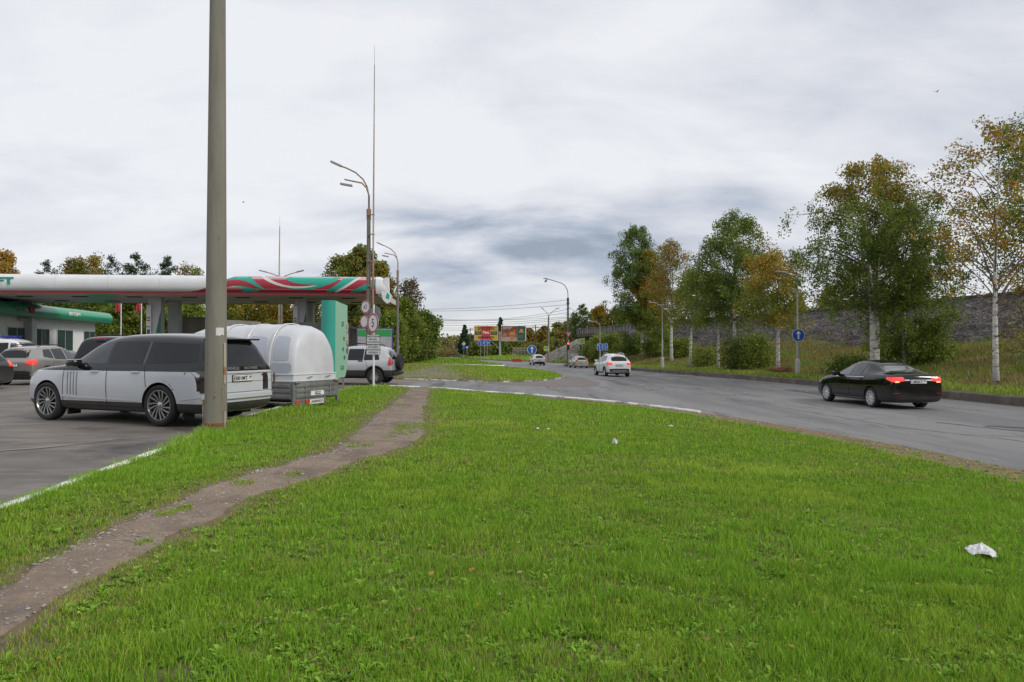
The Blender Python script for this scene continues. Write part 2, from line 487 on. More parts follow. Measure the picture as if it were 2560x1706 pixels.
def path_mesh():
    K = 27; V = []; F = []
    for i in range(150):
        for k in range(K):
            t = k / (K - 1); p = pl_[i] * (1 - t) + pr_[i] * t; V.append((p[0], p[1]))
    V = np.array(V)
    Z = Llawn(V[:, 0], V[:, 1]) + .014 + .014 * (fbm(V[:, 0], V[:, 1], 3, 31) - .5)
    kk = np.arange(len(V)) % K; Z = Z - np.where((kk == 0) | (kk == K - 1), .03, 0)
    for i in range(149):
        for k in range(K - 1):
            a_ = i * K + k; F.append((a_, a_ + 1, a_ + K + 1, a_ + K))
    o = fast_mesh('path', np.column_stack([V, Z]), F, m_dirt, smooth=True); o['kind'] = 'structure'
path_mesh()
PISL = [(-1.98, 13.4, .32, 1.1), (-2.42, 10.9, .22, .38), (-2.12, 11.9, .12, .25), (-3.12, 6.3, .13, .22), (-2.62, 8.2, .10, .22), (-2.85, 5.3, .06, .10), (-3.0, 7.6, .12, .16), (-3.05, 18.5, .14, .5), (-2.35, 17.2, .1, .3)]     # grass tufts left standing in the path
# dirt strip by the road edge of the lawn
def strip(name, pts, w0, w1, zoff, m, lawnz=True, side=1):
    P = resample(pts, 90); V = []; F = []
    T = np.gradient(P, axis=0); T /= np.hypot(T[:, 0], T[:, 1])[:, None]
    Nn = np.stack([-T[:, 1], T[:, 0]], 1) * side
    W = np.interp(np.linspace(0, 1, 90), np.linspace(0, 1, len(w1)), w1) * (.75 + .5 * fbm(P[:, 0], P[:, 1], 2.2, 41))
    K = 5
    for i in range(90):
        for k in range(K):
            p = P[i] + Nn[i] * (w0 + (W[i] - w0) * k / (K - 1)); V.append(p)
    V = np.array(V); Z = (Llawn if lawnz else G)(V[:, 0], V[:, 1]) + zoff
    for i in range(89):
        for k in range(K - 1):
            a_ = i * K + k; F.append((a_, a_ + 1, a_ + K + 1, a_ + K))
    o = fast_mesh(name, np.column_stack([V, Z]), F, m, smooth=True); o['kind'] = 'structure'
    return P, Nn, W
EDGE = [(1.8,23.0),(3.1,21.8),(4.2,20.3),(5.1,18.8),(5.85,17.2),(6.5,15),(7.05,12.85),(7.46,9.95),(7.7,6),(7.9,0)]
STR = strip('dirt_verge', EDGE, -.02, [.3, .95, 1.35, 1.2, 1.05, .95, .8, .7], .014, m_dirt2, side=-1)
# bare gravel patch where cars cut the corner onto the asphalt
gp = [(-1.3,34.05),(-.2,34.1),(.9,35.2),(2.0,37.5),(3.0,41),(3.5,45.5),(4.6,43),(4.9,38),(4.2,33.5),(2.4,31.6),(.2,31.6),(-1.2,32.6)]
sheet('gravel_apron', gp, 1.0, lambda x, y: G(x, y) + .006, layered('apron_gravel', [((.18, .165, .155), 0, 0, 0), ((.22, .19, .165), 1.2, .45, .6), ((.13, .12, .115), 20, .5, .65)], bump=.6, bscale=60))
# trodden strip across the middle island
sheet('worn_track', [(-9.8,72.3),(-8,69.6),(-7.0,60),(-6.9,50),(-6.3,42),(-6.6,34.6),(-2.4,33.9),(-2.9,40),(-4.3,50),(-4.9,60),(-5.6,69)], 1.0, lambda x, y: Lisl(x, y) + .02,
      layered('worn_soil', [((.19, .155, .12), 0, 0, 0), ((.11, .12, .04), .7, .44, .6), ((.24, .20, .17), 5, .5, .65)], bump=.6, bscale=30))
# cracks and patches in the road
mk = mat('tar_crack', (.045, .045, .048), .85)
b = MB()
def crack(b, pts, w, zf, off=.006):
    P = resample(pts, 60)
    P[:, 0] += .18 * (vnoise(P[:, 0], P[:, 1], 2.2, 51) - .5); P[:, 1] += .16 * (vnoise(P[:, 0], P[:, 1], 2.9, 52) - .5)
    T = np.gradient(P, axis=0); T /= np.hypot(T[:, 0], T[:, 1])[:, None]
    W = w * (.3 + .9 * vnoise(P[:, 0] * 1.0, P[:, 1], 3.3, 53))
    vs = []; fs = []
    for i in range(60):
        for s_ in (-1, 1):
            p = P[i] + s_ * np.array([-T[i, 1], T[i, 0]]) * W[i] / 2; vs.append((p[0], p[1], float(zf(p[0], p[1])) + off))
    for i in range(59): fs.append((2 * i, 2 * i + 1, 2 * i + 3, 2 * i + 2))
    b.add(vs, fs)
for pts, w in [([(8.6, 24), (9.0, 20), (9.3, 16.5), (10.4, 13.5)], .035), ([(10.9, 17.5), (11.6, 15.6), (12.6, 15.0), (13.4, 14.6)], .10), ([(9.8, 15), (11.2, 14.4), (12.6, 12.8)], .04),
               ([(13.2, 33), (13.0, 27), (14.2, 23), (14.6, 20)], .035), ([(5.6, 30), (7.6, 34), (8.2, 44)], .04), ([(7.6, 19.0), (8.6, 18.2), (10.2, 18.6), (12.1, 17.9)], .03),
               ([(10.4, 36), (9.9, 52), (8.0, 70)], .05), ([(11.5, 16.6), (12.4, 16.2), (13.4, 16.3)], .16)]:
    crack(b, pts, w, G)
o = b.build('road_cracks', mk); o['kind'] = 'structure'
b = MB()
for pts, w in [([(-9, 8.4), (-7.6, 9.5), (-6.4, 11)], .05), ([(-11, 10.6), (-8.5, 10.1), (-6.0, 11.4)], .03), ([(-5.9, 7.6), (-7.4, 7.7), (-9.4, 7.6)], .05)]:
    crack(b, pts, w, lambda x, y: G(x, y) + .004)
o = b.build('parking_cracks', mat('sand_crack', (.30, .27, .20), .9)); o['kind'] = 'structure'
# worn lane dashes near the junction
b = MB()
for (x, y, lx, ly, r) in [(2.2, 112, .5, 3.0, .9), (4.6, 110, .5, 3.0, .9), (-1.2, 116, .4, 3, .9), (5.6, 60, .14, 3, .12), (6.2, 44, .14, 2.2, .14), (9.2, 60, .14, 2.6, .14), (10.3, 44, .13, 2.4, .14), (7.0, 37, .12, 1.2, .14), (-4, 128, .5, 3.0, .9)]:
    M_ = Matrix.Translation((x, y, float(G(x, y)) + .006)) @ Matrix.Rotation(r, 4, 'Z')
    b.add([M_ @ Vector(p) for p in ((-lx / 2, -ly / 2, 0), (lx / 2, -ly / 2, 0), (lx / 2, ly / 2, 0), (-lx / 2, ly / 2, 0))], [(0, 1, 2, 3)])
o = b.build('road_markings', mat('worn_paint', (.55, .55, .53), .7, var=(.2, .2, .2), vscale=9, vlo=.4, vhi=.56)); o['kind'] = 'structure'

# kerbs
def kerb(name, pts, w, hz, m, n=60, zf=None, side=0, depth=.25, label=None):
    P = resample(pts, n) if len(pts) > 2 else np.array([np.array(pts[0]) * (1 - t) + np.array(pts[1]) * t for t in np.linspace(0, 1, n)])
    T = np.gradient(P, axis=0); T /= np.hypot(T[:, 0], T[:, 1])[:, None]
    Nn = np.stack([-T[:, 1], T[:, 0]], 1)
    vs = []; fs = []
    for i in range(n):
        z = float((zf or G)(P[i, 0], P[i, 1])) + hz
        c = w * .18
        for q, dz in ((-w / 2, -depth), (-w / 2, -c), (-w / 2 + c, 0), (w / 2 - c, 0), (w / 2, -c), (w / 2, -depth)):
            p = P[i] + Nn[i] * (q + side * w / 2); vs.append((p[0], p[1], z + dz + .004 * sin(i * 1.7)))
    for i in range(n - 1):
        for k in range(5): fs.append((i * 6 + k, i * 6 + k + 1, i * 6 + 6 + k + 1, i * 6 + 6 + k))
    fs.append((0, 1, 2, 3, 4, 5)); fs.append(tuple((n - 1) * 6 + k for k in range(6)))
    b = MB().add(vs, fs)
    o = b.build(name, m, smooth=30); o['kind'] = 'structure'
    if label: o['label'] = label
    return o
m_kw = mat('kerb_white', (.78, .78, .77), .8, var=(.42, .40, .37), vscale=4, vlo=.55, vhi=.70, bump=.5, bscale=60)
m_kg = mat('kerb_worn', (.60, .59, .56), .85, var=(.15, .135, .11), vscale=1.1, vlo=.40, vhi=.52, bump=.5, bscale=40)
m_kr = mat('kerb_concrete', (.17, .15, .13), .9, var=(.085, .068, .055), vscale=1.3, vlo=.35, vhi=.65, bump=.6, bscale=25)
kerb('parking_kerb', [(-3.55,-4),(-4.06,.5),(-4.66,6.25),(-5.08,10.2),(-5.46,12.4),(-5.62,14),(-5.72,18),(-5.87,23),(-5.95,25.2),(-5.7,26.2)], .11, .075, m_kw, 120, side=0)
kerb('entry_kerb', [(-5.5,26.35),(-4.5,26.6),(-2.75,26.25),(-1.21,24.95),(.4,24.15),(1.8,23.05),(3.1,21.85),(4.2,20.35),(5.1,18.8)], .15, .11, mat('kerb_chalky', (.70, .70, .68), .85, var=(.22, .21, .19), vscale=1.3, vlo=.50, vhi=.62, bump=.5, bscale=40), 90, side=1)
kerb('road_edge_kerb', [(5.1,18.8),(5.87,17.2),(6.52,15),(7.07,12.85),(7.48,9.95),(7.72,6),(7.92,0)], .07, .035, mat('kerb_dark', (.17, .17, .16), .9, var=(.07, .065, .06), vscale=3, bump=.5), 90)
kerb('island_kerb', [(-14,35.45),(-8.2,34.75),(-5.6,33.85),(-3,33.65),(-1.3,33.95),(.4,34.95),(1.8,37.95),(2.95,42),(3.45,46)], .12, .06, m_kg, 70)
kerb('island_rear_kerb', [(2,63.1),(.4,66.6),(-1.6,68.1),(-4.5,68.9),(-7.2,69.1),(-10,72.1),(-13,76.1)], .14, .09, m_kg, 50)
kerb('far_island_kerb', [(-13.2,81.4),(-10,76.9),(-7.4,73.5),(-5,73.3),(-3.2,74.1),(-1.7,75.5),(-.8,78),(-1.5,83)], .18, .12, m_kw, 50)
kerb('far_white_kerb', [(-19,83.8),(-13.2,81.4)], .2, .13, m_kw, 12)
kerb('right_kerb', KERB_R, .24, .31, m_kr, 260, side=-1, depth=.5)

# ------------------------------------------------------------------ right verge and railway embankment (one terrain)
def kx(y): 
    P = np.array(KERB_R[:13]); return np.interp(y, P[:, 1], P[:, 0])
def tx(y): return np.interp(y, [-10, 47.5, 77, 100, 109, 140, 175], [46, 35.9, 30.6, 21.2, 17.3, 12.9, 8])
def fade(y): return 1 - sstep((np.asarray(y, dtype=float) - 103.2) / 4.2)
def profile(s, y):
    """s: metres from kerb; returns z above road level"""
    y = np.asarray(y, dtype=float)
    W_ = tx(y) - kx(y)
    foot = W_ - 6.2
    zt = 5.5 - G(17, y); zf_ = 2.05 - G(17, y) + 0.25 * np.sin(y * .21) + .2 * np.sin(y * .53)
    verge = np.minimum(2.6, foot * .35)
    z = np.where(s < verge, .29 + .02 * s,
        np.where(s < foot, .33 + (zf_ - .33) * ((s - verge) / np.maximum(foot - verge, .1)) ** 1.15,
        np.where(s < W_, zf_ + (zt - zf_) * (s - foot) / 6.2,
        np.where(s < W_ + 5, zt, zt - (s - W_ - 5) * .65))))
    return np.maximum(z, -.3)
def verge_h(x, y):
    x = np.asarray(x, dtype=float); y = np.asarray(y, dtype=float)
    s = x - kx(y)
    h = profile(s, y)
    f = fade(y)
    return G(17, y) + .0 + np.where(h > .3, .29 + (h - .29) * f, h) 
def embank():
    ys = np.r_[np.arange(-6, 20, 2.0), np.arange(20, 106.6, .8)]
    S = np.r_[np.linspace(.02, .30, 44), np.linspace(.32, .72, 46), np.linspace(.75, 1.0, 5), 1.15, 1.5]
    V = []; MI = []
    for y in ys:
        k = kx(y); W_ = tx(y) - k; foot = W_ - 6.2
        sv = np.interp(np.linspace(0, 1, 96), [0, .42, .82, .88, 1], [.22, max(foot, .3), W_, W_ + 5, W_ + 16])
        for s in sv: V.append((k + s, y, s, foot, W_))
    V = np.array(V); K = 96
    X = V[:, 0]; Y = V[:, 1]
    Z = verge_h(X, Y)
    stone = ((V[:, 2] > V[:, 3] + .6 * (fbm(X, Y, .35, 61) - .5) * 4) & (V[:, 2] < V[:, 4] + 1)).astype(float)
    r1 = fbm(X, Y, 2.4, 62, 3) - .5; r2 = fbm(X, Y, .5, 66) - .5
    Z = Z + stone * (r1 * .62) + (1 - stone) * r2 * .35 * np.clip(V[:, 2] / 3, 0, 1)
    top = (V[:, 2] > V[:, 4] - .3)
    Z = np.where(top, verge_h(X, Y), Z)
    F = []; MI = []
    ny = len(ys)
    for j in range(ny - 1):
        for i in range(K - 1):
            a_ = j * K + i; F.append((a_, a_ + 1, a_ + K + 1, a_ + K)); MI.append(1 if stone[a_] > .5 else 0)
    mg = layered('verge_grass_soil', [((.085, .115, .028), 0, 0, 0), ((.15, .115, .045), .35, .45, .62), ((.05, .08, .018), 1.2, .5, .66), ((.13, .10, .05), 9, .5, .68), ((.17, .15, .06), 25, .6, .72)], bump=1.0, bscale=9)
    # coarse crushed stone facing
    ms = bpy.data.materials.new('crushed_stone'); ms.use_nodes = True
    t = ms.node_tree; bb = t.nodes['Principled BSDF']; c = t.nodes.new('ShaderNodeTexCoord')
    vo = t.nodes.new('ShaderNodeTexVoronoi'); vo.inputs['Scale'].default_value = 4.6; t.links.new(c.outputs['Object'], vo.inputs[0])
    rr = t.nodes.new('ShaderNodeValToRGB'); t.links.new(vo.outputs['Color'], rr.inputs[0])
    rr.color_ramp.elements[0].color = (.055, .051, .05, 1); rr.color_ramp.elements[1].color = (.225, .208, .197, 1)
    k_ = rr.color_ramp.elements.new(.55); k_.color = (.11, .103, .099, 1)
    no = t.nodes.new('ShaderNodeTexNoise'); no.inputs['Scale'].default_value = .35; no.inputs['Detail'].default_value = 6; t.links.new(c.outputs['Object'], no.inputs[0])
    mm = t.nodes.new('ShaderNodeMix'); mm.data_type = 'RGBA'; mm.blend_type = 'MULTIPLY'; mm.inputs[0].default_value = 1
    r2_ = t.nodes.new('ShaderNodeValToRGB'); t.links.new(no.outputs[0], r2_.inputs[0]); r2_.color_ramp.elements[0].position = .35; r2_.color_ramp.elements[1].position = .65
    r2_.color_ramp.elements[0].color = (.6, .58, .58, 1); r2_.color_ramp.elements[1].color = (1.15, 1.1, 1.05, 1)
    t.links.new(rr.outputs[0], mm.inputs[6]); t.links.new(r2_.outputs[0], mm.inputs[7]); t.links.new(mm.outputs[2], bb.inputs['Base Color'])
    bp = t.nodes.new('ShaderNodeBump'); bp.inputs['Strength'].default_value = 1; bp.inputs['Distance'].default_value = .35
    t.links.new(vo.outputs['Distance'], bp.inputs['Height']); t.links.new(bp.outputs[0], bb.inputs['Normal']); bb.inputs['Roughness'].default_value = .95
    MATS['crushed_stone'] = ms
    o = fast_mesh('embankment', np.column_stack([X, Y, Z]), F, [mg, ms], smooth=True)
    o.data.polygons.foreach_set('material_index', MI)
    o['kind'] = 'structure'
    # track bed edge along the top
    b = MB(); P = [(float(tx(y)) + .1, y) for y in np.arange(5, 106, 3)]
    for (x0, y0), (x1, y1) in zip(P[:-1], P[1:]):
        for zz_ in (0,):
            b.add([(x0 - .25, y0, 5.46), (x0 + .1, y0, 5.46), (x0 + .1, y0, 5.66), (x0 - .25, y0, 5.66), (x1 - .25, y1 - .03, 5.46), (x1 + .1, y1 - .03, 5.46), (x1 + .1, y1 - .03, 5.66), (x1 - .25, y1 - .03, 5.66)],
                  [(0, 1, 2, 3), (4, 7, 6, 5), (0, 3, 7, 4), (3, 2, 6, 7), (1, 5, 6, 2), (0, 4, 5, 1)])
    o = b.build('embankment_edge', mat('old_sleeper', (.05, .047, .045), .9, var=(.11, .10, .09), vscale=1.2)); o['kind'] = 'structure'
embank()
# ground beyond the underpass and hill behind the junction
sheet('far_verge', [(9,127.3),(24,120.3),(60,117),(60,240),(-10,240),(-20,232),(-15.6,200),(-8.7,158),(-3.2,146.3),(3.1,138.3)], 6.0,
      lambda x, y: G(x, y) + .12 + .9 * sstep((pdist(x, y, [(9,127.3),(24,120.3),(60,117),(60,240),(-10,240),(-20,232),(-15.6,200),(-8.7,158),(-3.2,146.3),(3.1,138.3)])[0]) / 30), m_lawnsoil, skirt=.4)
# ------------------------------------------------------------------ vehicles
m_black = mat('black_plastic', (.018, .018, .019), .55, bump=.15, bscale=300)
m_under = mat('underbody_black', (.008, .008, .008), .9)
m_tyre = mat('tyre_rubber', (.022, .021, .021), .85, bump=.3, bscale=120)
m_rim = mat('alloy_silver', (.66, .67, .68), .32, metal=.55)
m_rimg = mat('alloy_grey', (.32, .32, .33), .32, metal=.85)
m_disc = mat('brake_dark', (.035, .034, .033), .5, metal=.5)
m_glass = mat('dark_glass', (.007, .008, .010), .05, spec=.42)
m_glass2 = mat('tinted_glass', (.040, .050, .058), .05, spec=.55)
m_chrome = mat('chrome', (.75, .75, .76), .12, metal=1)
m_red = mat('lamp_red', (.40, .012, .012), .12, coat=.8)
m_redlit = mat('lamp_red_lit', (.7, .03, .02), .2, coat=.8, emit=.45, ecol=(1, .05, .03))
m_lit = mat('lamp_hot', (1, .35, .2), .2, emit=1.6, ecol=(1, .28, .12))
m_clear = mat('lamp_clear', (.45, .46, .48), .08, coat=1, spec=.8)
m_plate = mat('plate_white', (.72, .72, .70), .45)
m_ink = mat('ink_black', (.02, .02, .02), .6)
m_gap = mat('panel_gap', (.012, .012, .013), .8)

def paint(name, col, up=None, zu=9, low=None, zl=-1, rough=.28, metal=.0, slope=0.0, coat=.7):
    if name in MATS: return MATS[name]
    m = bpy.data.materials.new(name); m.use_nodes = True
    t = m.node_tree; b = t.nodes['Principled BSDF']
    b.inputs['Roughness'].default_value = rough; b.inputs['Metallic'].default_value = metal
    b.inputs['Coat Weight'].default_value = coat; b.inputs['Coat Roughness'].default_value = .05
    if coat < .4: b.inputs['Specular IOR Level'].default_value = .35
    c = t.nodes.new('ShaderNodeTexCoord'); s = t.nodes.new('ShaderNodeSeparateXYZ'); t.links.new(c.outputs['Object'], s.inputs[0])
    def gt(v, off, sl):
        q = t.nodes.new('ShaderNodeMath'); q.operation = 'MULTIPLY_ADD'; t.links.new(s.outputs['X'], q.inputs[0]); q.inputs[1].default_value = sl; t.links.new(s.outputs['Z'], q.inputs[2])
        g = t.nodes.new('ShaderNodeMath'); g.operation = 'GREATER_THAN'; t.links.new(q.outputs[0], g.inputs[0]); g.inputs[1].default_value = off; return g.outputs[0]
    rgb = t.nodes.new('ShaderNodeRGB'); rgb.outputs[0].default_value = (*col, 1); cur = rgb.outputs[0]
    # road dust low on the body
    n = t.nodes.new('ShaderNodeTexNoise'); n.inputs['Scale'].default_value = 2.5; n.inputs['Detail'].default_value = 5; t.links.new(c.outputs['Object'], n.inputs[0])
    def mixc(fac, colr, cur):
        k = t.nodes.new('ShaderNodeMix'); k.data_type = 'RGBA'; t.links.new(fac, k.inputs[0]); t.links.new(cur, k.inputs[6]); k.inputs[7].default_value = (*colr, 1); return k.outputs[2]
    if up: cur = mixc(gt('z', zu, slope), up, cur)
    if low:
        g = gt('z', zl, 0); inv = t.nodes.new('ShaderNodeMath'); inv.operation = 'SUBTRACT'; inv.inputs[0].default_value = 1; t.links.new(g, inv.inputs[1]); cur = mixc(inv.outputs[0], low, cur)
    mr = t.nodes.new('ShaderNodeMapRange'); t.links.new(s.outputs['Z'], mr.inputs[0]); mr.inputs[1].default_value = .8; mr.inputs[2].default_value = .25
    mr.inputs[3].default_value = 0; mr.inputs[4].default_value = .45
    mu = t.nodes.new('ShaderNodeMath'); mu.operation = 'MULTIPLY'; t.links.new(mr.outputs[0], mu.inputs[0]); t.links.new(n.outputs[0], mu.inputs[1])
    cur = mixc(mu.outputs[0], (.13, .12, .105), cur)
    t.links.new(cur, b.inputs['Base Color'])
    MATS[name] = m; return m

def rpoly(pts, r=.05, n=4):
    out = []
    k = len(pts)
    for i in range(k):
        p = Vector(pts[i]); a_ = Vector(pts[i - 1]); c_ = Vector(pts[(i + 1) % k])
        da = (a_ - p); dc = (c_ - p); q = min(r, da.length * .45, dc.length * .45)
        A = p + da.normalized() * q; C_ = p + dc.normalized() * q
        for j in range(n + 1):
            t = j / n; out.append(tuple(A * (1 - t) ** 2 + p * 2 * t * (1 - t) + C_ * t * t))
    return out

def surf_patch(bvh, poly, axis, side, off=.004, step=.09, inner=.012):
    """skin laid on a body: polygon in a side/rear/top view, mapped onto the body surface"""
    bm = bmesh.new(); bm.faces.new([bm.verts.new((p[0], p[1], 0)) for p in poly])
    xs = [p[0] for p in poly]; ys = [p[1] for p in poly]
    def cuts(lo, hi, no):
        n = int((hi - lo) / step)
        for i in range(1, n + 1):
            c = lo + (hi - lo) * i / (n + 1)
            bmesh.ops.bisect_plane(bm, geom=bm.verts[:] + bm.edges[:] + bm.faces[:], plane_co=(c * no[0], c * no[1], 0), plane_no=no)
    cuts(min(xs), max(xs), (1, 0, 0)); cuts(min(ys), max(ys), (0, 1, 0))
    be = [e_ for e_ in bm.edges if e_.is_boundary]
    r = bmesh.ops.extrude_edge_only(bm, edges=be)
    newv = {g_ for g_ in r['geom'] if isinstance(g_, bmesh.types.BMVert)}
    for v_ in bm.verts:
        a_, c_ = v_.co.x, v_.co.y
        o_ = -inner if v_ in newv else off
        if axis == 'y': org = Vector((a_, side * 5, c_)); d = Vector((0, -side, 0))
        elif axis == 'x': org = Vector((side * 8, a_, c_)); d = Vector((-side, 0, 0))
        else: org = Vector((a_, c_, 6)); d = Vector((0, 0, -1))
        h = bvh.ray_cast(org, d)
        if h[0] is None:
            # slide to the nearest point of the body
            mid = Vector((a_, side * .6, c_)) if axis == 'y' else (Vector((side * 2.0, a_, c_)) if axis == 'x' else Vector((a_, c_, 1.0)))
            h = bvh.find_nearest(mid)
        v_.co = h[0] - d * o_
    bmesh.ops.recalc_face_normals(bm, faces=bm.faces)
    return bm
def patch(name, bvh, polys, axis, side, m, parent, off=.004, step=.09, smooth=True):
    if isinstance(polys[0][0], (int, float)): polys = [polys]
    B = MB()
    for pl in polys:
        bm = surf_patch(bvh, pl, axis, side, off, step)
        bm.verts.index_update()
        B.add([v_.co[:] for v_ in bm.verts], [[v_.index for v_ in f.verts] for f in bm.faces]); bm.free()
    return B.build(name, m, parent, smooth=30)

def loft_body(st):
    rings = []
    for (x, zl, zs, zt, w, wt) in st:
        dz = max(zt - zs, .02)
        half = [(0, zl), (.80 * w, zl), (.95 * w, zl + .05), (w, zl + .28 * (zs - zl)), (w * 1.0, zl + .66 * (zs - zl)), (.975 * w, zs - .03),
                (max(wt, .935 * w - .02), zs + min(.05, .3 * dz)), (wt + .015 if dz > .2 else wt, zs + max(.6 * dz, dz - .10)), (wt * .80, zt - .01), (0, zt + (.025 if dz > .2 else .012))]
        rings.append([(x, y, z) for y, z in half] + [(x, -y, z) for y, z in half[-2:0:-1]])
    n = len(rings[0]); V = [p for r in rings for p in r]; F = []
    for i in range(len(rings) - 1):
        for k in range(n): F.append((i * n + k, (i + 1) * n + k, (i + 1) * n + (k + 1) % n, i * n + (k + 1) % n))
    def cap(base, x, flip):
        # quad strips across the end
        for k in range(n // 2):
            a_, b_, c_, d_ = base + k, base + k + 1, base + (n - k - 1) % n, base + (n - k) % n
            q = [a_, b_, c_, d_]; q = [t for i_, t in enumerate(q) if t not in q[:i_]]
            if len(q) >= 3: F.append(tuple(q if flip else q[::-1]))
    cap(0, 0, True); cap((len(rings) - 1) * n, 0, False)
    return V, F

def eval_mesh(o):
    bpy.context.view_layer.update()
    dg = bpy.context.evaluated_depsgraph_get()
    return bpy.data.meshes.new_from_object(o.evaluated_get(dg))

def make_body(st, wheels, Ra, w, m_paint, root, arch_z, name='body', cut=.30):
    V, F = loft_body(st)
    me = bpy.data.meshes.new('tmp'); me.from_pydata(V, [], F)
    bm = bmesh.new(); bm.from_mesh(me); bmesh.ops.recalc_face_normals(bm, faces=bm.faces); bm.to_mesh(me); bm.free()
    me.materials.append(m_paint); me.materials.append(m_under)
    o = bpy.data.objects.new('tmp', me); COL.objects.link(o)
    md = o.modifiers.new('s', 'SUBSURF'); md.levels = 2; md.render_levels = 2
    full = eval_mesh(o)
    bm = bmesh.new(); bm.from_mesh(full); bvh = BVHTree.FromBMesh(bm); bm.free()
    B = MB()
    for x in wheels:
        for s_ in (-1, 1):
            B.lathe([(0.001, 0), (Ra, 0), (Ra, cut + .3), (0.001, cut + .3)], 40, M=Matrix.Translation((x, s_ * (w + .3) , arch_z)) @ Matrix.Rotation(s_ * pi / 2, 4, 'X'))
    cme = bpy.data.meshes.new('cut'); cme.from_pydata(B.v, [], B.f); 
    bm = bmesh.new(); bm.from_mesh(cme); bmesh.ops.remove_doubles(bm, verts=bm.verts, dist=.002); bmesh.ops.recalc_face_normals(bm, faces=bm.faces); bm.to_mesh(cme); bm.free()
    cme.materials.append(m_paint); cme.materials.append(m_under)
    cme.polygons.foreach_set('material_index', [1] * len(cme.polygons))
    co = bpy.data.objects.new('cut', cme); COL.objects.link(co)
    bo = bpy.data.objects.new('bod', full); COL.objects.link(bo)
    mb = bo.modifiers.new('b', 'BOOLEAN'); mb.object = co; mb.operation = 'DIFFERENCE'; mb.solver = 'EXACT'
    res = eval_mesh(bo)
    for q in (o, co, bo): bpy.data.objects.remove(q)
    autosmooth(res, 34)
    res.name = name
    return link(name, res, root), bvh

def wheel(root, x, y, R, rr, wid, spokes, rimm, side, style='std', name='wheel'):
    """wheel > tyre, rim; side +1 = left (outer face towards +y)"""
    wh = bpy.data.objects.new(name, None); COL.objects.link(wh); wh.parent = root; wh.empty_display_size = .2
    M = Matrix.Translation((x, y, R)) @ Matrix.Rotation(-side * pi / 2, 4, 'X')      # local z -> outward
    h = wid / 2
    t = MB().lathe([(rr, -h * .9), (rr + (R - rr) * .6, -h), (R * .985, -h * .8), (R, -h * .45), (R, h * .45), (R * .985, h * .8), (rr + (R - rr) * .55, h * 1.0), (rr * 1.01, h * .88), (rr * .97, h * .6), (rr * .97, -h * .6)], 40, close=True, M=M)
    t.build('tyre', m_tyre, wh, smooth=35)
    b = MB()
    b.lathe([(rr * .975, h * .55), (rr * 1.0, h * .9), (rr * .955, h * .9), (rr * .90, h * .55), (rr * .88, -h * .5), (rr * .97, -h * .5)], 36, close=True, M=M)
    for i in range(spokes):
        if style == 'twist':
            a0 = 2 * pi * i / spokes
            pts_o = []
            for s_, wa in ((-1, .0), (1, .0)):
                pass
            K = 5
            vs = []; 
            for j in range(K + 1):
                t_ = j / K; r_ = rr * (.20 + .75 * t_); aa = a0 + .34 * sin(t_ * pi * .5) + .07 * (1 if i % 2 else -1) * (t_ - .3)
                wv = rr * (.032 + .030 * t_)
                zc = h * (.66 + .12 * t_)
                for dz_ in (0, -.05):
                    for sg in (-1, 1):
                        vs.append((r_ * cos(aa) - sg * wv * sin(aa), r_ * sin(aa) + sg * wv * cos(aa), zc + dz_))
            fs = []
            for j in range(K):
                a_ = j * 4; fs += [(a_, a_ + 1, a_ + 5, a_ + 4), (a_ + 2, a_ + 6, a_ + 7, a_ + 3), (a_, a_ + 4, a_ + 6, a_ + 2), (a_ + 1, a_ + 3, a_ + 7, a_ + 5)]
            b.add([M @ Vector(p) for p in vs], fs)
        else:
            a0 = 2 * pi * i / spokes
            Ms = M @ Matrix.Rotation(a0, 4, 'Z')
            wi, wo_ = rr * .14, rr * (.10 if spokes > 6 else .15)
            b.add([Ms @ Vector(p) for p in ((rr * .15, -wi, h * .62), (rr * .15, wi, h * .62), (rr * .93, wo_, h * .84), (rr * .93, -wo_, h * .84),
                                            (rr * .15, -wi, h * .42), (rr * .15, wi, h * .42), (rr * .93, wo_, h * .5), (rr * .93, -wo_, h * .5))],
                  [(0, 1, 2, 3), (7, 6, 5, 4), (0, 3, 7, 4), (1, 5, 6, 2), (2, 6, 7, 3), (0, 4, 5, 1)])
    b.lathe([(.001, h * .78), (rr * .13, h * .76), (rr * .22, h * .66), (rr * .24, h * .4), (.001, h * .4)], 20, M=M)
    b.build('rim', rimm, wh, smooth=35)
    MB().lathe([(.001, h * .1), (rr * .90, h * .1), (rr * .90, -h * .2), (.001, -h * .2)], 28, M=M).build('brake_disc', m_disc, wh, smooth=35)
    return wh

def plate(root, x, y, z, s, txt, reg, w=.52, h=.115, rz=0.0, tilt=0.0):
    """number plate on the rear (s=-1)"""
    Mr = Matrix.Translation((x, y, z)) @ Matrix.Rotation(rz, 4, 'Z') @ Matrix.Rotation(tilt, 4, 'Y')
    f = MB().bbox(-.012, .012, -w / 2 - .012, w / 2 + .012, -h / 2 - .012, h / 2 + .012, .006, M=Mr).build('plate_holder', m_black, root)
    MB().bbox(-.018, .0, -w / 2, w / 2, -h / 2, h / 2, .004, M=Mr).build('number_plate', m_plate, f)
    Mt = Mr @ Matrix.Translation((-.020, 0, 0)) @ Matrix.Rotation(-pi / 2, 4, 'Z') @ Matrix.Rotation(pi / 2, 4, 'X')
    B = text_part('plate_number', txt, h * .95, Mt @ Matrix.Translation((-w * .13, -.004, 0)), m_ink, f, bold=.01, sx=1.0)
    text_part('plate_region', reg, h * .66, Mt @ Matrix.Translation((w * .37, h * .10, 0)), m_ink, f)
    MB().box(-.0195, -.0185, -w * .235 - .003, -w * .235, -h / 2, h / 2, M=Mr).build('plate_divider', m_ink, f)
    return f

TEMPL = {}
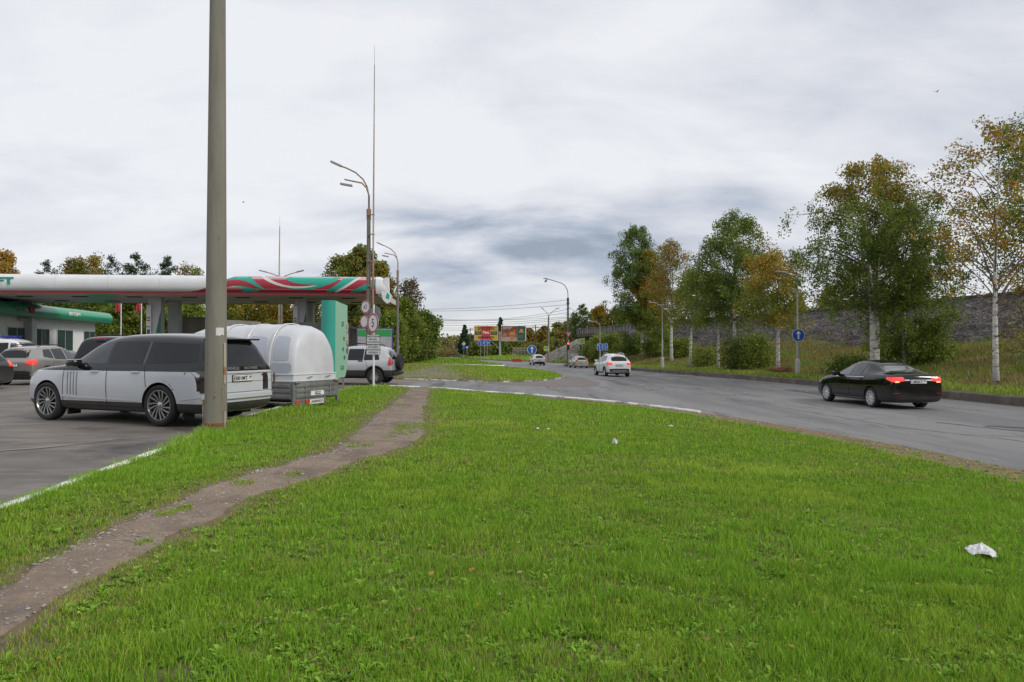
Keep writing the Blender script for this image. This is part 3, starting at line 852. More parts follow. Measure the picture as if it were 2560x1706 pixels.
# x fraction of length (0.5 = nose), heights as fraction of H, widths as fraction of W/2
TEMPL['suv'] = dict(
  st=[(.497,.25,.40,.46,.66,.5),(.485,.15,.46,.53,.86,.7),(.44,.13,.53,.585,.95,.78),(.36,.13,.58,.62,.99,.80),(.27,.13,.60,.655,1,.80),(.19,.13,.605,.79,1,.74),(.085,.13,.61,.955,1,.66),
      (-.03,.13,.615,.995,1,.66),(-.20,.13,.63,.985,1,.655),(-.36,.13,.655,.955,.99,.63),(-.425,.13,.66,.92,.97,.60),(-.46,.14,.655,.77,.95,.62),(-.485,.16,.62,.665,.92,.72),(-.498,.22,.50,.57,.85,.7)],
  glass=[[(.205,.635),(.005,.62),(.005,.915),(.075,.905)],[(-.012,.625),(-.185,.64),(-.175,.905),(-.012,.918)],[(-.20,.65),(-.335,.70),(-.285,.885),(-.19,.90)]],
  rear=[(-.66,.68),(.66,.68),(.56,.90),(-.56,.90)], front=[(-.70,.66),(.70,.66),(.58,.90),(-.58,.90)],
  lamp_r=[(.64,.52),(.97,.51),(.97,.63),(.56,.615)], lamp_s=[(-.44,.53),(-.50,.50),(-.50,.62),(-.44,.635)], brake=[(-.17,.925),(.17,.925),(.15,.945),(-.15,.945)],
  plate_z=.50, handle_z=.585, cladz=.30, wheels=(.30,-.31))
TEMPL['sedan'] = dict(
  st=[(.497,.22,.38,.43,.62,.5),(.487,.13,.42,.50,.84,.68),(.44,.12,.50,.565,.94,.76),(.36,.12,.575,.625,.98,.80),(.26,.12,.61,.67,.99,.80),(.16,.12,.625,.80,1,.72),(.05,.12,.635,.955,1,.64),
      (-.06,.12,.64,.995,1,.64),(-.17,.12,.65,.975,1,.635),(-.26,.12,.665,.90,.99,.64),(-.34,.12,.68,.79,.985,.70),(-.41,.13,.69,.74,.97,.76),(-.465,.14,.69,.735,.94,.76),(-.488,.16,.66,.70,.90,.74),(-.498,.22,.50,.58,.84,.7)],
  glass=[[(.155,.665),(.0,.655),(-.005,.905),(.035,.89)],[(-.015,.655),(-.135,.665),(-.15,.89),(-.02,.912)],[(-.148,.668),(-.20,.69),(-.185,.85),(-.163,.88)]],
  rear=[(-.66,.72),(.66,.72),(.58,.90),(-.58,.90)], front=[(-.70,.66),(.70,.66),(.58,.90),(-.58,.90)],
  lamp_r=[(.46,.585),(.90,.56),(.93,.67),(.50,.665)], lamp_s=[(-.435,.61),(-.50,.565),(-.50,.66),(-.44,.665)], brake=None,
  plate_z=.575, handle_z=.60, cladz=-1, wheels=(.305,-.27))
TEMPL['hatch'] = dict(TEMPL['suv'], 
  lamp_r=[(.62,.55),(.95,.55),(.95,.70),(.62,.70)], lamp_s=[(-.45,.56),(-.50,.55),(-.50,.68),(-.46,.69)], cladz=.17)
TEMPL['box'] = dict(TEMPL['suv'],
  st=[(.497,.25,.44,.48,.75,.6),(.488,.16,.50,.56,.92,.76),(.45,.14,.56,.60,.97,.82),(.36,.14,.58,.62,.99,.82),(.25,.14,.59,.64,1,.82),(.19,.14,.595,.78,1,.78),(.11,.14,.60,.955,1,.74),
      (-.03,.14,.60,.99,1,.74),(-.20,.14,.60,.99,1,.735),(-.38,.14,.60,.975,.99,.73),(-.455,.14,.60,.955,.98,.72),(-.478,.15,.60,.80,.965,.72),(-.49,.16,.58,.64,.95,.76),(-.498,.22,.50,.57,.90,.74)],
  glass=[[(.20,.62),(.005,.61),(.005,.915),(.115,.91)],[(-.012,.61),(-.185,.61),(-.185,.915),(-.012,.918)],[(-.20,.61),(-.40,.62),(-.385,.90),(-.20,.91)]],
  rear=[(-.72,.62),(.72,.62),(.66,.91),(-.66,.91)])
TEMPL['box']['lamp_r'] = [(.86, .42), (.97, .42), (.97, .60), (.86, .60)]; TEMPL['box']['lamp_s'] = [(-.475, .43), (-.50, .43), (-.50, .60), (-.475, .60)]
TEMPL['van'] = dict(TEMPL['box'],
  st=[(.498,.2,.36,.42,.78,.6),(.488,.12,.40,.47,.9,.7),(.44,.12,.46,.55,.96,.76),(.37,.12,.50,.66,.99,.80),(.28,.12,.52,.88,1,.82),(.20,.12,.52,.975,1,.80),
      (.05,.12,.52,.995,1,.80),(-.20,.12,.52,1,1,.80),(-.38,.12,.52,.995,1,.80),(-.46,.12,.52,.975,.98,.78),(-.485,.14,.52,.80,.97,.78),(-.498,.2,.46,.54,.93,.76)],
  glass=[[(.35,.53),(.20,.52),(.20,.86),(.255,.86)],[(.18,.53),(.0,.53),(.0,.86),(.18,.87)],[(-.02,.53),(-.40,.53),(-.40,.86),(-.02,.86)]],
  rear=[(-.70,.55),(.70,.55),(.66,.88),(-.66,.88)], front=[(-.76,.58),(.76,.58),(.66,.88),(-.66,.88)], cladz=-1, wheels=(.33,-.26))

def car(name, label, cat, loc, rz, t, L, W, H, paintm, R=.33, rr=.21, spokes=5, rimm=None, pl=None, lit=False, clad=False, rails=False, far=False, group=None, stz=None, lampm=None, glassm=None, handle_m=None, trim=None, style='std', Ra=None, mirror_m=None, wheels=None, glass_trim=None):
    root = empty(name, loc, rz, label, cat, group)
    T = TEMPL[t]; w = W / 2
    st = [(x * L, a * H, b_ * H, c * H, d * w, e_ * w) for x, a, b_, c, d, e_ in (stz or T['st'])]
    wx = [q * L for q in (wheels or T['wheels'])]
    Ra = Ra or R * 1.13
    body, bvh = make_body(st, wx, Ra, w, paintm, root, R * 1.02)
    gm = glassm or m_glass
    P = lambda poly, r=.05: rpoly([(x * L, z * H) for x, z in poly], r)
    Q = lambda poly, r=.05: rpoly([(y * w, z * H) for y, z in poly], r)
    for s in (1, -1):
        for i, gpoly in enumerate(T['glass']):
            patch('side_window', bvh, P(gpoly), 'y', s, (mat('clear_glass', (.075, .095, .10), .05, spec=.8) if t == 'sedan' and i == 0 else mat('tinted_glass_pale', (.03, .036, .042), .05, spec=.7) if t == 'sedan' else m_glass2 if i == 0 else gm), root)
    patch('rear_window', bvh, Q(T['rear'], .07), 'x', -1, mat('bright_glass', (.02, .022, .025), .03, spec=1.0, coat=1.0) if t == 'sedan' else gm, root)
    patch('windscreen', bvh, Q(T['front'], .07), 'x', 1, m_glass2, root)
    lm = lampm or (m_redlit if lit else m_red)
    for s in (1, -1):
        lo = patch('tail_lamp', bvh, rpoly([(s * y * w, z * H) for y, z in T['lamp_r']], .03), 'x', -1, lm, root, off=.008, step=.05)
        patch('lamp_side', bvh, rpoly([(x * L, z * H) for x, z in T['lamp_s']], .02), 'y', s, lm, lo, off=.008, step=.04)
        patch('headlamp', bvh, rpoly([(s * y * w, z * H) for y, z in ((.45, .44), (.9, .46), (.9, .54), (.5, .51))], .03), 'x', 1, m_clear, root, off=.006)
    if T['brake'] and lit:
        patch('brake_lamp', bvh, Q(T['brake'], .01), 'x', -1, m_redlit, root, off=.012)
    if not far:
        g = []
        def line(pts, wd=.009):
            for (x0, z0), (x1, z1) in zip(pts[:-1], pts[1:]):
                dx, dz = x1 - x0, z1 - z0; l = hypot(dx, dz); nx, nz = -dz / l * wd / 2, dx / l * wd / 2
                g.append([(x0 + nx, z0 + nz), (x1 + nx, z1 + nz), (x1 - nx, z1 - nz), (x0 - nx, z0 - nz)])
        xb = wx[1] + Ra
        line([(.225 * L, .60 * H), (.225 * L, .2 * H)]); line([(-.005 * L, .615 * H), (-.01 * L, .19 * H)]); line([(.22 * L, .19 * H), (xb + .02, .19 * H)])
        line([(-.195 * L, .64 * H), (xb + .01 - .12, .42 * H)])
        for s in (1, -1): patch('door_seam', bvh, g, 'y', s, m_gap, root, off=.006, step=.12)
        for s in (1, -1):
            for x in (.055 * L, -.155 * L):
                h = bvh.ray_cast(Vector((x, s * 5, T['handle_z'] * H)), Vector((0, -s, 0)))
                if h[0]:
                    MB().bbox(x - .10, x + .10, h[0].y - .01 if s > 0 else h[0].y - .035, h[0].y + .035 if s > 0 else h[0].y + .01, h[0].z - .018, h[0].z + .018, .012).build('door_handle', handle_m or paintm, root, smooth=True)
            x = T['glass'][0][0][0] * L - .10
            h = bvh.ray_cast(Vector((x, s * 5, .635 * H)), Vector((0, -s, 0)))
            if h[0]:
                y = h[0].y
                MB().bbox(x - .07, x + .09, min(y - .02 * s, y + s * .24), max(y - .02 * s, y + s * .24), .63 * H, .63 * H + .15, .045).build('wing_mirror', mirror_m or paintm, root, smooth=True)
    if clad:
        for s in (1, -1):
            pls = []
            for x in wx:
                a0 = .05
                arc = [(x + Ra * cos(q), R * 1.02 + Ra * sin(q)) for q in np.linspace(0, pi, 15)]
                arc2 = [(x + (Ra + .055) * cos(q), R * 1.02 + (Ra + .055) * sin(q)) for q in np.linspace(pi, 0, 15)]
                pls.append(arc + arc2)
            patch('arch_cladding', bvh, pls, 'y', s, m_black, root, off=.012, step=.3)
        patch('bumper_cladding', bvh, rpoly([(-.9 * w, .17 * H), (.9 * w, .17 * H), (.93 * w, .32 * H), (.6 * w, .36 * H), (-.6 * w, .36 * H), (-.93 * w, .32 * H)], .05), 'x', -1, m_black, root, off=.01, step=.15)
    for x in wx:
        for s in (1, -1):
            wheel(root, x, s * (w - .115), R, rr, .22, spokes, rimm or m_rim, s, style)
    if rails:
        for s in (1, -1):
            MB().tube([(.06 * L, s * w * .60, H * .955), (.04 * L, s * w * .62, H * 1.005), (-.10 * L, s * w * .62, H * 1.02), (-.28 * L, s * w * .62, H * 1.0), (-.33 * L, s * w * .60, H * .95)], .016, 8).build('roof_rail', m_black if rails == 'b' else m_chrome, root, smooth=True)
    if pl:
        z = T['plate_z'] * H
        h = bvh.ray_cast(Vector((-9, 0, z)), Vector((1, 0, 0)))
        plate(root, h[0].x - .012, 0, z, -1, *pl)
    MB().box(-L * .40, L * .40, -w * .7, w * .7, R * .75, R * 1.1).build('underbody', m_under, root)
    return root, bvh

def gz(x, y, f=G): return float(f(x, y))
def W(px, Y): return (px - 1280) / 1707.0 * Y

# --- long white and black off-road wagon, nearest car
D_ = Vector((-.937, .35)); rz = atan2(.35, -.937)
rear = Vector((-6.68, 13.1)) + Vector((.35, .937)) * .87
cpos = rear + D_ * 1.40
p_rr = paint('two_tone_white_black', (.54, .565, .60), up=(.007, .007, .008), zu=1.03, low=(.022, .022, .024), zl=.43, rough=.10, coat=.35)
st_rr = [(x / 5.2, a / 1.86, b_ / 1.86, c / 1.86, d, e_) for x, a, b_, c, d, e_ in [
 (2.42,.50,.72,.82,.74,.6),(2.36,.32,.90,1.03,.88,.72),(2.15,.24,1.06,1.16,.96,.80),(1.66,.22,1.13,1.205,.99,.82),(1.24,.22,1.15,1.245,1.0,.82),(.98,.22,1.16,1.40,1.0,.78),
 (.60,.22,1.165,1.68,1.0,.735),(.20,.22,1.17,1.84,1.0,.71),(-.4,.22,1.18,1.88,1.0,.71),(-1.3,.22,1.19,1.87,1.0,.705),(-1.95,.22,1.20,1.83,.98,.69),(-2.22,.23,1.20,1.79,.97,.67),(-2.31,.24,1.19,1.68,.95,.67),
 (-2.40,.26,1.18,1.45,.93,.71),(-2.465,.30,1.16,1.24,.91,.77),(-2.50,.40,1.0,1.1,.86,.72)]]
TEMPL['wagon'] = dict(TEMPL['box'],
  glass=[[(.168,.668),(.005,.665),(.012,.915),(.065,.915)],[(-.005,.665),(-.175,.668),(-.175,.915),(.002,.918)],[(-.19,.668),(-.43,.69),(-.41,.88),(-.19,.912)]],
  rear=[(-.84,.66),(.84,.66),(.70,.905),(-.70,.905)], front=[(-.78,.64),(.78,.64),(.66,.92),(-.66,.92)],
  lamp_r=[(.90,.38),(.985,.38),(.985,.58),(.88,.58)], lamp_s=[(-.455,.36),(-.50,.36),(-.50,.565),(-.475,.565),(-.47,.59),(-.435,.60),(-.437,.58),(-.455,.56)], brake=None, plate_z=.505, handle_z=.578, wheels=(1.66/5.2,-1.40/5.2))
m_lampdk = mat('lamp_smoked', (.03, .02, .02), .1, coat=.9)
m_silv = mat('handle_silver', (.6, .62, .64), .3, metal=.3, coat=.5)
rr_, bv = car('parked_car', 'long white off-road wagon with black roof, parked behind the thick pole', 'car', (cpos.x, cpos.y, gz(-7, 13.5) + .01), rz, 'wagon', 5.2, 2.0, 1.76, p_rr,
    R=.39, rr=.292, spokes=14, rimm=mat('alloy_diamond', (.42, .42, .43), .25, metal=.9), pl=('E001MT', '29'), stz=st_rr, style='twist', lampm=m_lampdk, handle_m=m_silv, mirror_m=mat('mirror_black', (.012, .012, .013), .15, coat=.8), Ra=.43)
# vents behind the front arch, silver rub strip, tailgate bar and lettering, mud flaps, spoiler
vents = []
for k in range(4):
    x = 1.02 - k * .085
    vents.append([(x, .54), (x + .016, .54), (x + .03, 1.0), (x + .012, 1.0)])
for s in (1, -1):
    patch('fender_vent', bv, vents, 'y', s, mat('vent_grey', (.16, .17, .18), .35, metal=.5), rr_, off=.006, step=.15)
    patch('rub_strip', bv, [(1.2, .50), (1.2, .55), (.95, .55), (.85, .51), (-.85, .47), (-.85, .452), (.9, .485)], 'y', s, m_silv, rr_, off=.01, step=.2)
    patch('rub_strip', bv, [(-1.92, .49), (-2.4, .55), (-2.4, .565), (-1.92, .51)], 'y', s, m_silv, rr_, off=.01, step=.2)
    for x in (1.66, -1.40):
        MB().bbox(x - .53, x - .49, s * .76 - .14, s * .76 + .14, .13, .55, .012).build('mud_flap', m_black, rr_)
patch('tailgate_bar', bv, rpoly([(-.86, .985), (.86, .985), (.86, 1.01), (-.86, 1.01)], .01), 'x', -1, m_silv, rr_, off=.02)
patch('tailgate_seam', bv, [[(-.88, .62), (.88, .62), (.88, .612), (-.88, .612)], [(-.88, .82), (.88, .82), (.88, .815), (-.88, .815)]], 'x', -1, m_gap, rr_, off=.004)
patch('bumper_step', bv, rpoly([(-.93, .50), (.93, .50), (.93, .58), (-.93, .58)], .02), 'x', -1, paint('white_plain', (.55, .57, .60)), rr_, off=.045)
h = bv.ray_cast(Vector((-9, 0, 1.08)), Vector((1, 0, 0)))
m_letg = mat('letter_grey', (.30, .30, .31), .4, metal=.3)
text_part('tailgate_lettering', 'RANGE', .075, Matrix.Translation((h[0].x - .014, .28, 1.08)) @ Matrix.Rotation(-pi / 2, 4, 'Z') @ Matrix.Rotation(pi / 2, 4, 'X'), m_letg, rr_, bold=.01, sx=1.6)
text_part('tailgate_lettering', 'ROVER', .075, Matrix.Translation((h[0].x - .014, -.24, 1.08)) @ Matrix.Rotation(-pi / 2, 4, 'Z') @ Matrix.Rotation(pi / 2, 4, 'X'), m_letg, rr_, bold=.01, sx=1.6)
h = bv.ray_cast(Vector((-9, -.62, .93)), Vector((1, 0, 0)))
MB().bbox(h[0].x - .012, h[0].x + .01, -.70, -.55, .925, .95, .004).build('badge', m_ink, rr_)
patch('headlamp_side', bv, rpoly([(2.00, 1.015), (2.34, .93), (2.33, .86), (2.18, .90)], .02), 'y', 1, m_lampdk, rr_, off=.006, step=.05)
MB().bbox(-2.40, -2.12, -.62, .62, 1.635, 1.675, .018).build('roof_spoiler', mat('spoiler_black', (.014, .014, .015), .15, coat=.7), rr_, smooth=True)
patch('pillar_trim', bv, [(-.92, 1.18), (-.985, 1.18), (-.985, 1.60), (-.92, 1.60)], 'y', 1, mat('gloss_black', (.008, .008, .009), .12, coat=.9), rr_, off=.003)

# --- black saloon on the road
cx, cy = 12.0 + .85 , 22.5 + 1.35
p_blk = paint('black_paint', (.004, .004, .0045), rough=.06, coat=.3)
cam_, bvc = car('moving_car', 'black saloon with lit red tail lamps driving on the road', 'car', (12.55, 23.75, gz(12.7, 23.7)), radians(93.5), 'sedan', 4.825, 1.82, 1.56, p_blk,
    R=.33, rr=.235, spokes=10, rimm=m_rim, pl=('C482KT', '29'), lit=True, rails=False)
for k in list(cam_.children_recursive):
    pass
patch('boot_strip', bvc, rpoly([(-.42, .925), (.42, .925), (.44, .962), (-.44, .962)], .012), 'x', -1, m_chrome, cam_, off=.018)
for s in (1, -1):
    patch('lamp_glow', bvc, rpoly([(s * .60, .87), (s * .74, .86), (s * .72, .915), (s * .60, .91)], .02), 'x', -1, m_lit, cam_, off=.014)
    patch('sill_strip', bvc, [(.95, .26), (-.85, .26), (-.85, .272), (.95, .272)], 'y', s, m_chrome, cam_, off=.02)
    patch('window_strip', bvc, [(.80, .955), (-.92, .985), (-.92, .997), (.80, .967)], 'y', s, m_chrome, cam_, off=.012)
    patch('bumper_reflector', bvc, rpoly([(s * .60, .52), (s * .78, .525), (s * .78, .545), (s * .60, .54)], .008), 'x', -1, m_red, cam_, off=.012)

# --- white crossover on the road
p_w = paint('white_paint', (.68, .70, .72), low=(.03, .03, .032), zl=.36)
kg, bvk = car('moving_car', 'white crossover with red lamps lit, nearest of the cars queuing for the lights', 'car', (7.55, 51.9, gz(7.5, 52)), radians(97), 'suv', 4.53, 1.86, 1.72, p_w, R=.35, rr=.22, spokes=8, pl=('K417MH', '29'), lit=True, clad=True, rails='s')
patch('skid_plate', bvk, rpoly([(-.62, .42), (.62, .42), (.5, .50), (-.5, .50)], .03), 'x', -1, m_rimg, kg, off=.02)
# --- silver estate and small white crossover waiting at the lights
p_s = paint('silver_beige', (.40, .385, .33), metal=.25, rough=.3)
car('moving_car', 'silver beige hatchback waiting below the red traffic light', 'car', (8.15, 84.2, gz(8, 84)), radians(98), 'hatch', 4.2, 1.70, 1.50, p_s, R=.31, rr=.19, spokes=6, pl=('M905OA', '29'), lit=False, rails='b')
p_w2 = paint('white_paint_far', (.66, .67, .69), low=(.03, .03, .032), zl=.42)
car('moving_car', 'small white crossover with dark lower body, seen behind the round blue island sign', 'car', (W(1343, 98), 99, gz(3.6, 99)), radians(99), 'suv', 4.13, 1.77, 1.60, p_w2, R=.34, rr=.20, spokes=5, pl=('H228KP', '29'), lit=True, clad=True)
# --- distant cars
car('moving_car', 'red car far away on the road to the horizon', 'car', (W(1103.5, 292), 292, gz(-30, 292)), radians(96), 'hatch', 4.1, 1.75, 1.55, paint('red_paint', (.35, .02, .03)), R=.32, far=True, lit=True)
car('moving_car', 'pale van at the far end of the road beside the bushes', 'van', (W(1099, 335), 335, gz(-35, 335)), radians(-84), 'van', 5.0, 2.0, 2.3, paint('van_pale', (.62, .64, .5)), R=.34, far=True)

# --- cars on the filling station side
zp = gz(-12, 24)
p_g = paint('warm_grey', (.30, .29, .27), metal=.45, rough=.32, low=(.03, .03, .03), zl=.38)
car('parked_car', 'warm grey crossover with red tail lamp, on the left in front of the shop', 'car', (-20.25, 29.75, gz(-20, 29)), radians(91.5), 'suv', 4.47, 1.85, 1.64, p_g, R=.345, rr=.225, spokes=5, pl=('E604KE', '29'), lit=True, clad=True, rails='b')
car('parked_car', 'dark car with red tail lamp cut off by the left edge', 'car', (-20.9, 25.0, gz(-20, 25)), radians(178), 'hatch', 4.3, 1.8, 1.5, paint('charcoal', (.02, .02, .024)), R=.32, lit=True)
bs, _ = car('parked_car', 'black boxy off-roader parked behind the white and black wagon', 'car', (-13.55, 24.9, gz(-13, 24)), radians(88), 'box', 4.9, 1.96, 1.95, paint('black_gloss', (.005, .005, .006), rough=.07, coat=.2), R=.38, rr=.24, lit=False, rails='b')
_b = [c for c in bs.children if c.name.startswith('rear_window')]
MB().bbox(-2.37, -2.33, -.22, .22, 1.80, 1.835, .01).build('brake_lamp', m_red, bs)
wc, _ = car('parked_car', 'small white car far back by the shop, mostly hidden', 'car', (W(166, 46), 46, gz(-30, 46)), radians(8), 'sedan', 4.4, 1.75, 1.45, paint('white_sed', (.7, .71, .72)), R=.31, far=True)
pv, bvp = car('police_van', 'white police minibus with a blue light bar on its roof', 'van', (-28.8, 38.5, gz(-30, 38)), radians(4), 'van', 5.0, 1.95, 2.10, paint('white_van', (.70, .71, .73)), R=.34, spokes=6)
MB().bbox(.35, .75, -.62, .62, 2.10, 2.24, .04).build('light_bar', mat('blue_lamp', (.02, .035, .28), .15, coat=.8), pv, smooth=True)
patch('blue_stripe', bvp, rpoly([(-2.3, .95), (2.0, .95), (2.0, 1.06), (-2.3, 1.06)], .02), 'y', -1, mat('stripe_blue', (.02, .04, .30), .4), pv, off=.006)

# --- silver off-roader with spare wheel on its back
p_n = paint('silver_plain', (.47, .48, .50), metal=.3, rough=.3, low=(.035, .036, .04), zl=.60)
nr = Vector((W(936, 28.2), 28.2)); dn = Vector((cos(radians(174)), sin(radians(174)))); nc = nr + Vector((-dn.y, dn.x)) * -.73 * -1 * -1 + dn * 1.16
nc = nr + Vector((dn.y, -dn.x)) * .74 + dn * 1.16
TEMPL['niva'] = dict(TEMPL['box'], wheels=(.30, -.31), lamp_r=[(.74,.50),(.97,.50),(.97,.70),(.80,.70)], lamp_s=[(-.455,.47),(-.50,.47),(-.50,.66),(-.46,.68)],
  glass=[[(.16,.60),(-.002,.60),(-.002,.88),(.06,.88)],[(-.010,.60),(-.18,.60),(-.18,.88),(-.010,.88)],[(-.188,.60),(-.36,.61),(-.325,.87),(-.188,.88)]],
  st=[(.497,.28,.42,.46,.75,.6),(.488,.18,.46,.52,.9,.74),(.44,.17,.53,.565,.96,.80),(.34,.17,.56,.60,.99,.80),(.22,.17,.575,.64,1,.80),(.15,.17,.58,.78,1,.74),(.06,.17,.585,.93,1,.66),
      (-.05,.17,.59,.96,1,.66),(-.20,.17,.60,.96,1,.655),(-.36,.17,.60,.94,.99,.65),(-.43,.18,.60,.88,.98,.66),(-.47,.19,.60,.72,.96,.70),(-.49,.20,.58,.62,.94,.76),(-.498,.25,.46,.52,.88,.72)])
nv, bvn = car('parked_car', 'silver off-roader with a spare wheel on its back, waiting at the exit behind the signs', 'car', (nc.x, nc.y, gz(-6, 28.5)), atan2(dn.y, dn.x), 'niva', 3.86, 1.72, 1.68, p_n, R=.345, rr=.20, spokes=12, rimm=m_rimg, clad=True, rails='b', handle_m=m_black, Ra=.40, mirror_m=m_black)
sw = MB().lathe([(.001, .09), (.20, .09), (.30, .10), (.335, .07), (.345, 0), (.335, -.08), (.25, -.1), (.001, -.1)], 36, M=Matrix.Translation((-2.05, .05, .93)) @ Matrix.Rotation(-pi / 2, 4, 'Y')).build('spare_wheel', m_tyre, nv, smooth=35)
MB().bbox(-2.02, -1.80, -.70, .70, .40, .52, .03).build('rear_bumper', m_black, nv, smooth=True)

# --- flatbed trailer with a white moulded top
tA = Vector((-5.28, 16.5)); td = Vector((-.92, .39)).normalized(); tw = Vector((.39, .92)).normalized()
TW, TL = 1.74, 4.45
tr = empty('trailer', (tA.x, tA.y, gz(-6, 17) + .03), atan2(-td.y, -td.x), 'grey flatbed trailer under a tall white moulded cover, parked on the grass edge', 'trailer')
# local frame: x towards the rear is +, y from the near side (0) to the far side (+TW)? rear face at x=0, body to -x
m_galv = mat('galvanised', (.27, .285, .285), .5, metal=.45, var=(.20, .20, .185), vscale=2.5, bump=.1, bscale=50)
m_frp = mat('white_gelcoat', (.62, .635, .67), .48, coat=.08, var=(.52, .53, .55), vscale=1.2)
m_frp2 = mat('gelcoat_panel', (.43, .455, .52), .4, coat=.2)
def yy(y): return y
zb0, zb1 = .22, .64
def board(name, x0, x1, y0, y1, along='x'):
    B = MB()
    if along == 'y':
        B.box(x0, x1, y0, y1, zb0, zb1)
        for z in (zb0 + .02, zb0 + .15, zb0 + .28): B.bbox(x1 - .002, x1 + .018, y0 + .06, y1 - .06, z, z + .095, .012)
    else:
        B.box(x0, x1, y0, y1, zb0, zb1)
        for z in (zb0 + .02, zb0 + .15, zb0 + .28): B.bbox(x0 + .06, x1 - .06, y0 - .018, y0 + .002, z, z + .095, .012)
    return B.build(name, m_galv, tr, smooth=20)
board('side_board', -TL, -.04, 0, .03); board('side_board', -TL, -.04, TW - .03, TW)
board('tail_board', -.04, -.01, .04, TW - .04, 'y'); board('head_board', -TL, -TL + .03, 0, TW, 'y')
for y in (0.0, TW - .05): MB().bbox(-.06, .0, y, y + .05, .08, zb1 + .01, .006).build('corner_post', m_galv, tr)
MB().box(-TL, -.04, .03, TW - .03, zb0 - .03, zb0).build('floor', mat('ply_dark', (.06, .05, .04), .9), tr)
lp = MB().bbox(-.03, -.005, .02, 1.22, .05, zb0 - .005, .008).build('light_board', m_galv, tr)
for y in (.08, .43): MB().bbox(-.005, .02, y, y + .14, .08, .19, .01).build('tail_lamp', mat('lamp_red_plain', (.45, .03, .02), .25, coat=.4, var=(.55, .10, .04), vscale=12), lp)
def rtext(name, s, size, y, z, m, par, x=.022, sx=1): return text_part(name, s, size, Matrix.Translation((x, y, z)) @ Matrix.Rotation(pi / 2, 4, 'Z') @ Matrix.Rotation(pi / 2, 4, 'X'), m, par, sx=sx, extrude=.002)
npl = MB().bbox(-.004, .012, .60, 1.12, .065, .18, .004).build('number_plate', m_plate, lp)
rtext('plate_number', 'AH894029', .10, .86, .123, m_ink, lp, .015)
spl = MB().bbox(.0, .024, .62, 1.12, .28, .39, .004).build('sticker_plate', mat('sticker_white', (.75, .75, .74), .5), tr)
rtext('sticker_text', 'АВТО 29', .055, .87, .355, m_ink, tr, .028); rtext('sticker_text', 'ПРИЦЕПЫ', .045, .87, .308, m_ink, tr, .028)
for y in (.42, 1.36): MB().bbox(.0, .028, y, y + .03, .24, .54, .006).build('latch', mat('steel', (.4, .4, .4), .4, metal=.7), tr)
# moulded cover: arch cross-sections lofted front to back
def arch_ring(x, hh, ww, z0, n=18, p=2.7):
    out = []
    for k in range(n + 1):
        a_ = pi * k / n
        c_, s_ = cos(a_), sin(a_)
        y = TW / 2 - ww / 2 * (abs(c_) ** (2 / p)) * (1 if c_ > 0 else -1)
        z = z0 + hh * (abs(s_) ** (2 / (p * .9)))
        out.append((x, y, z))
    return out
B = MB(); X0, X1 = -.06, -TL + .05
sts = [(X0 - .0, .80, .93), (X0 - .02, 1.04, .96), (X0 - .10, 1.18, .985), (X0 - .30, 1.26, 1.0), (X0 - 1.0, 1.30, 1.0), (X0 - 2.0, 1.30, 1.0), (X0 - 3.3, 1.27, 1.0), (X0 - 3.8, 1.13, .99), (X0 - 4.1, .90, .97), (X0 - 4.27, .60, .95), (X0 - 4.34, .30, .94)]
n_ = 18; vs = []; fs = []
for x, hh, wf in sts: vs += arch_ring(x, hh - .02, (TW - .12) * wf, zb1 + .16)
for i in range(len(sts) - 1):
    for k in range(n_): fs.append((i * (n_ + 1) + k, i * (n_ + 1) + k + 1, (i + 1) * (n_ + 1) + k + 1, (i + 1) * (n_ + 1) + k))
fs.append(tuple(range(n_ + 1))); fs.append(tuple((len(sts) - 1) * (n_ + 1) + k for k in range(n_ + 1))[::-1])
B.add(vs, fs)
B.bbox(X1 - .02, X0 + .03, .035, TW - .035, zb1 + .16, zb1 + .19, .01)
B.bbox(X1 + .0, X0 + .015, .05, TW - .05, zb1 + .02, zb1 + .16, .012)
B.bbox(X1 - .04, X0 + .06, .0, TW, zb1 + .0, zb1 + .03, .008)
cover = B.build('cover', m_frp, tr, smooth=45)
bm = bmesh.new(); bm.from_mesh(cover.data); bvt = BVHTree.FromBMesh(bm); bm.free()
# raised ribs
for x in (-.82, -1.66, -2.5, -3.35):
    Bq = MB(); a1 = arch_ring(x - .04, 1.305 if x > -3 else 1.235, TW - .10, zb1 + .14); a2 = arch_ring(x + .04, 1.305 if x > -3 else 1.23, TW - .10, zb1 + .14)
    vs = []; fs = []
    for p_, q_ in zip(a1, a2):
        c_ = Vector((x, TW / 2, zb1 + .4)); o1 = (Vector(p_) - c_); o1.x = 0; o1.normalize()
        vs += [p_, tuple(Vector(p_) + o1 * .022 + Vector((.015, 0, 0))), tuple(Vector(q_) + o1 * .022 - Vector((.015, 0, 0))), q_]
    for i in range(n_):
        for k in range(3): fs.append((i * 4 + k, i * 4 + k + 1, i * 4 + 4 + k + 1, i * 4 + 4 + k))
    Bq.add(vs, fs); Bq.build('cover_rib', m_frp, tr, smooth=40)
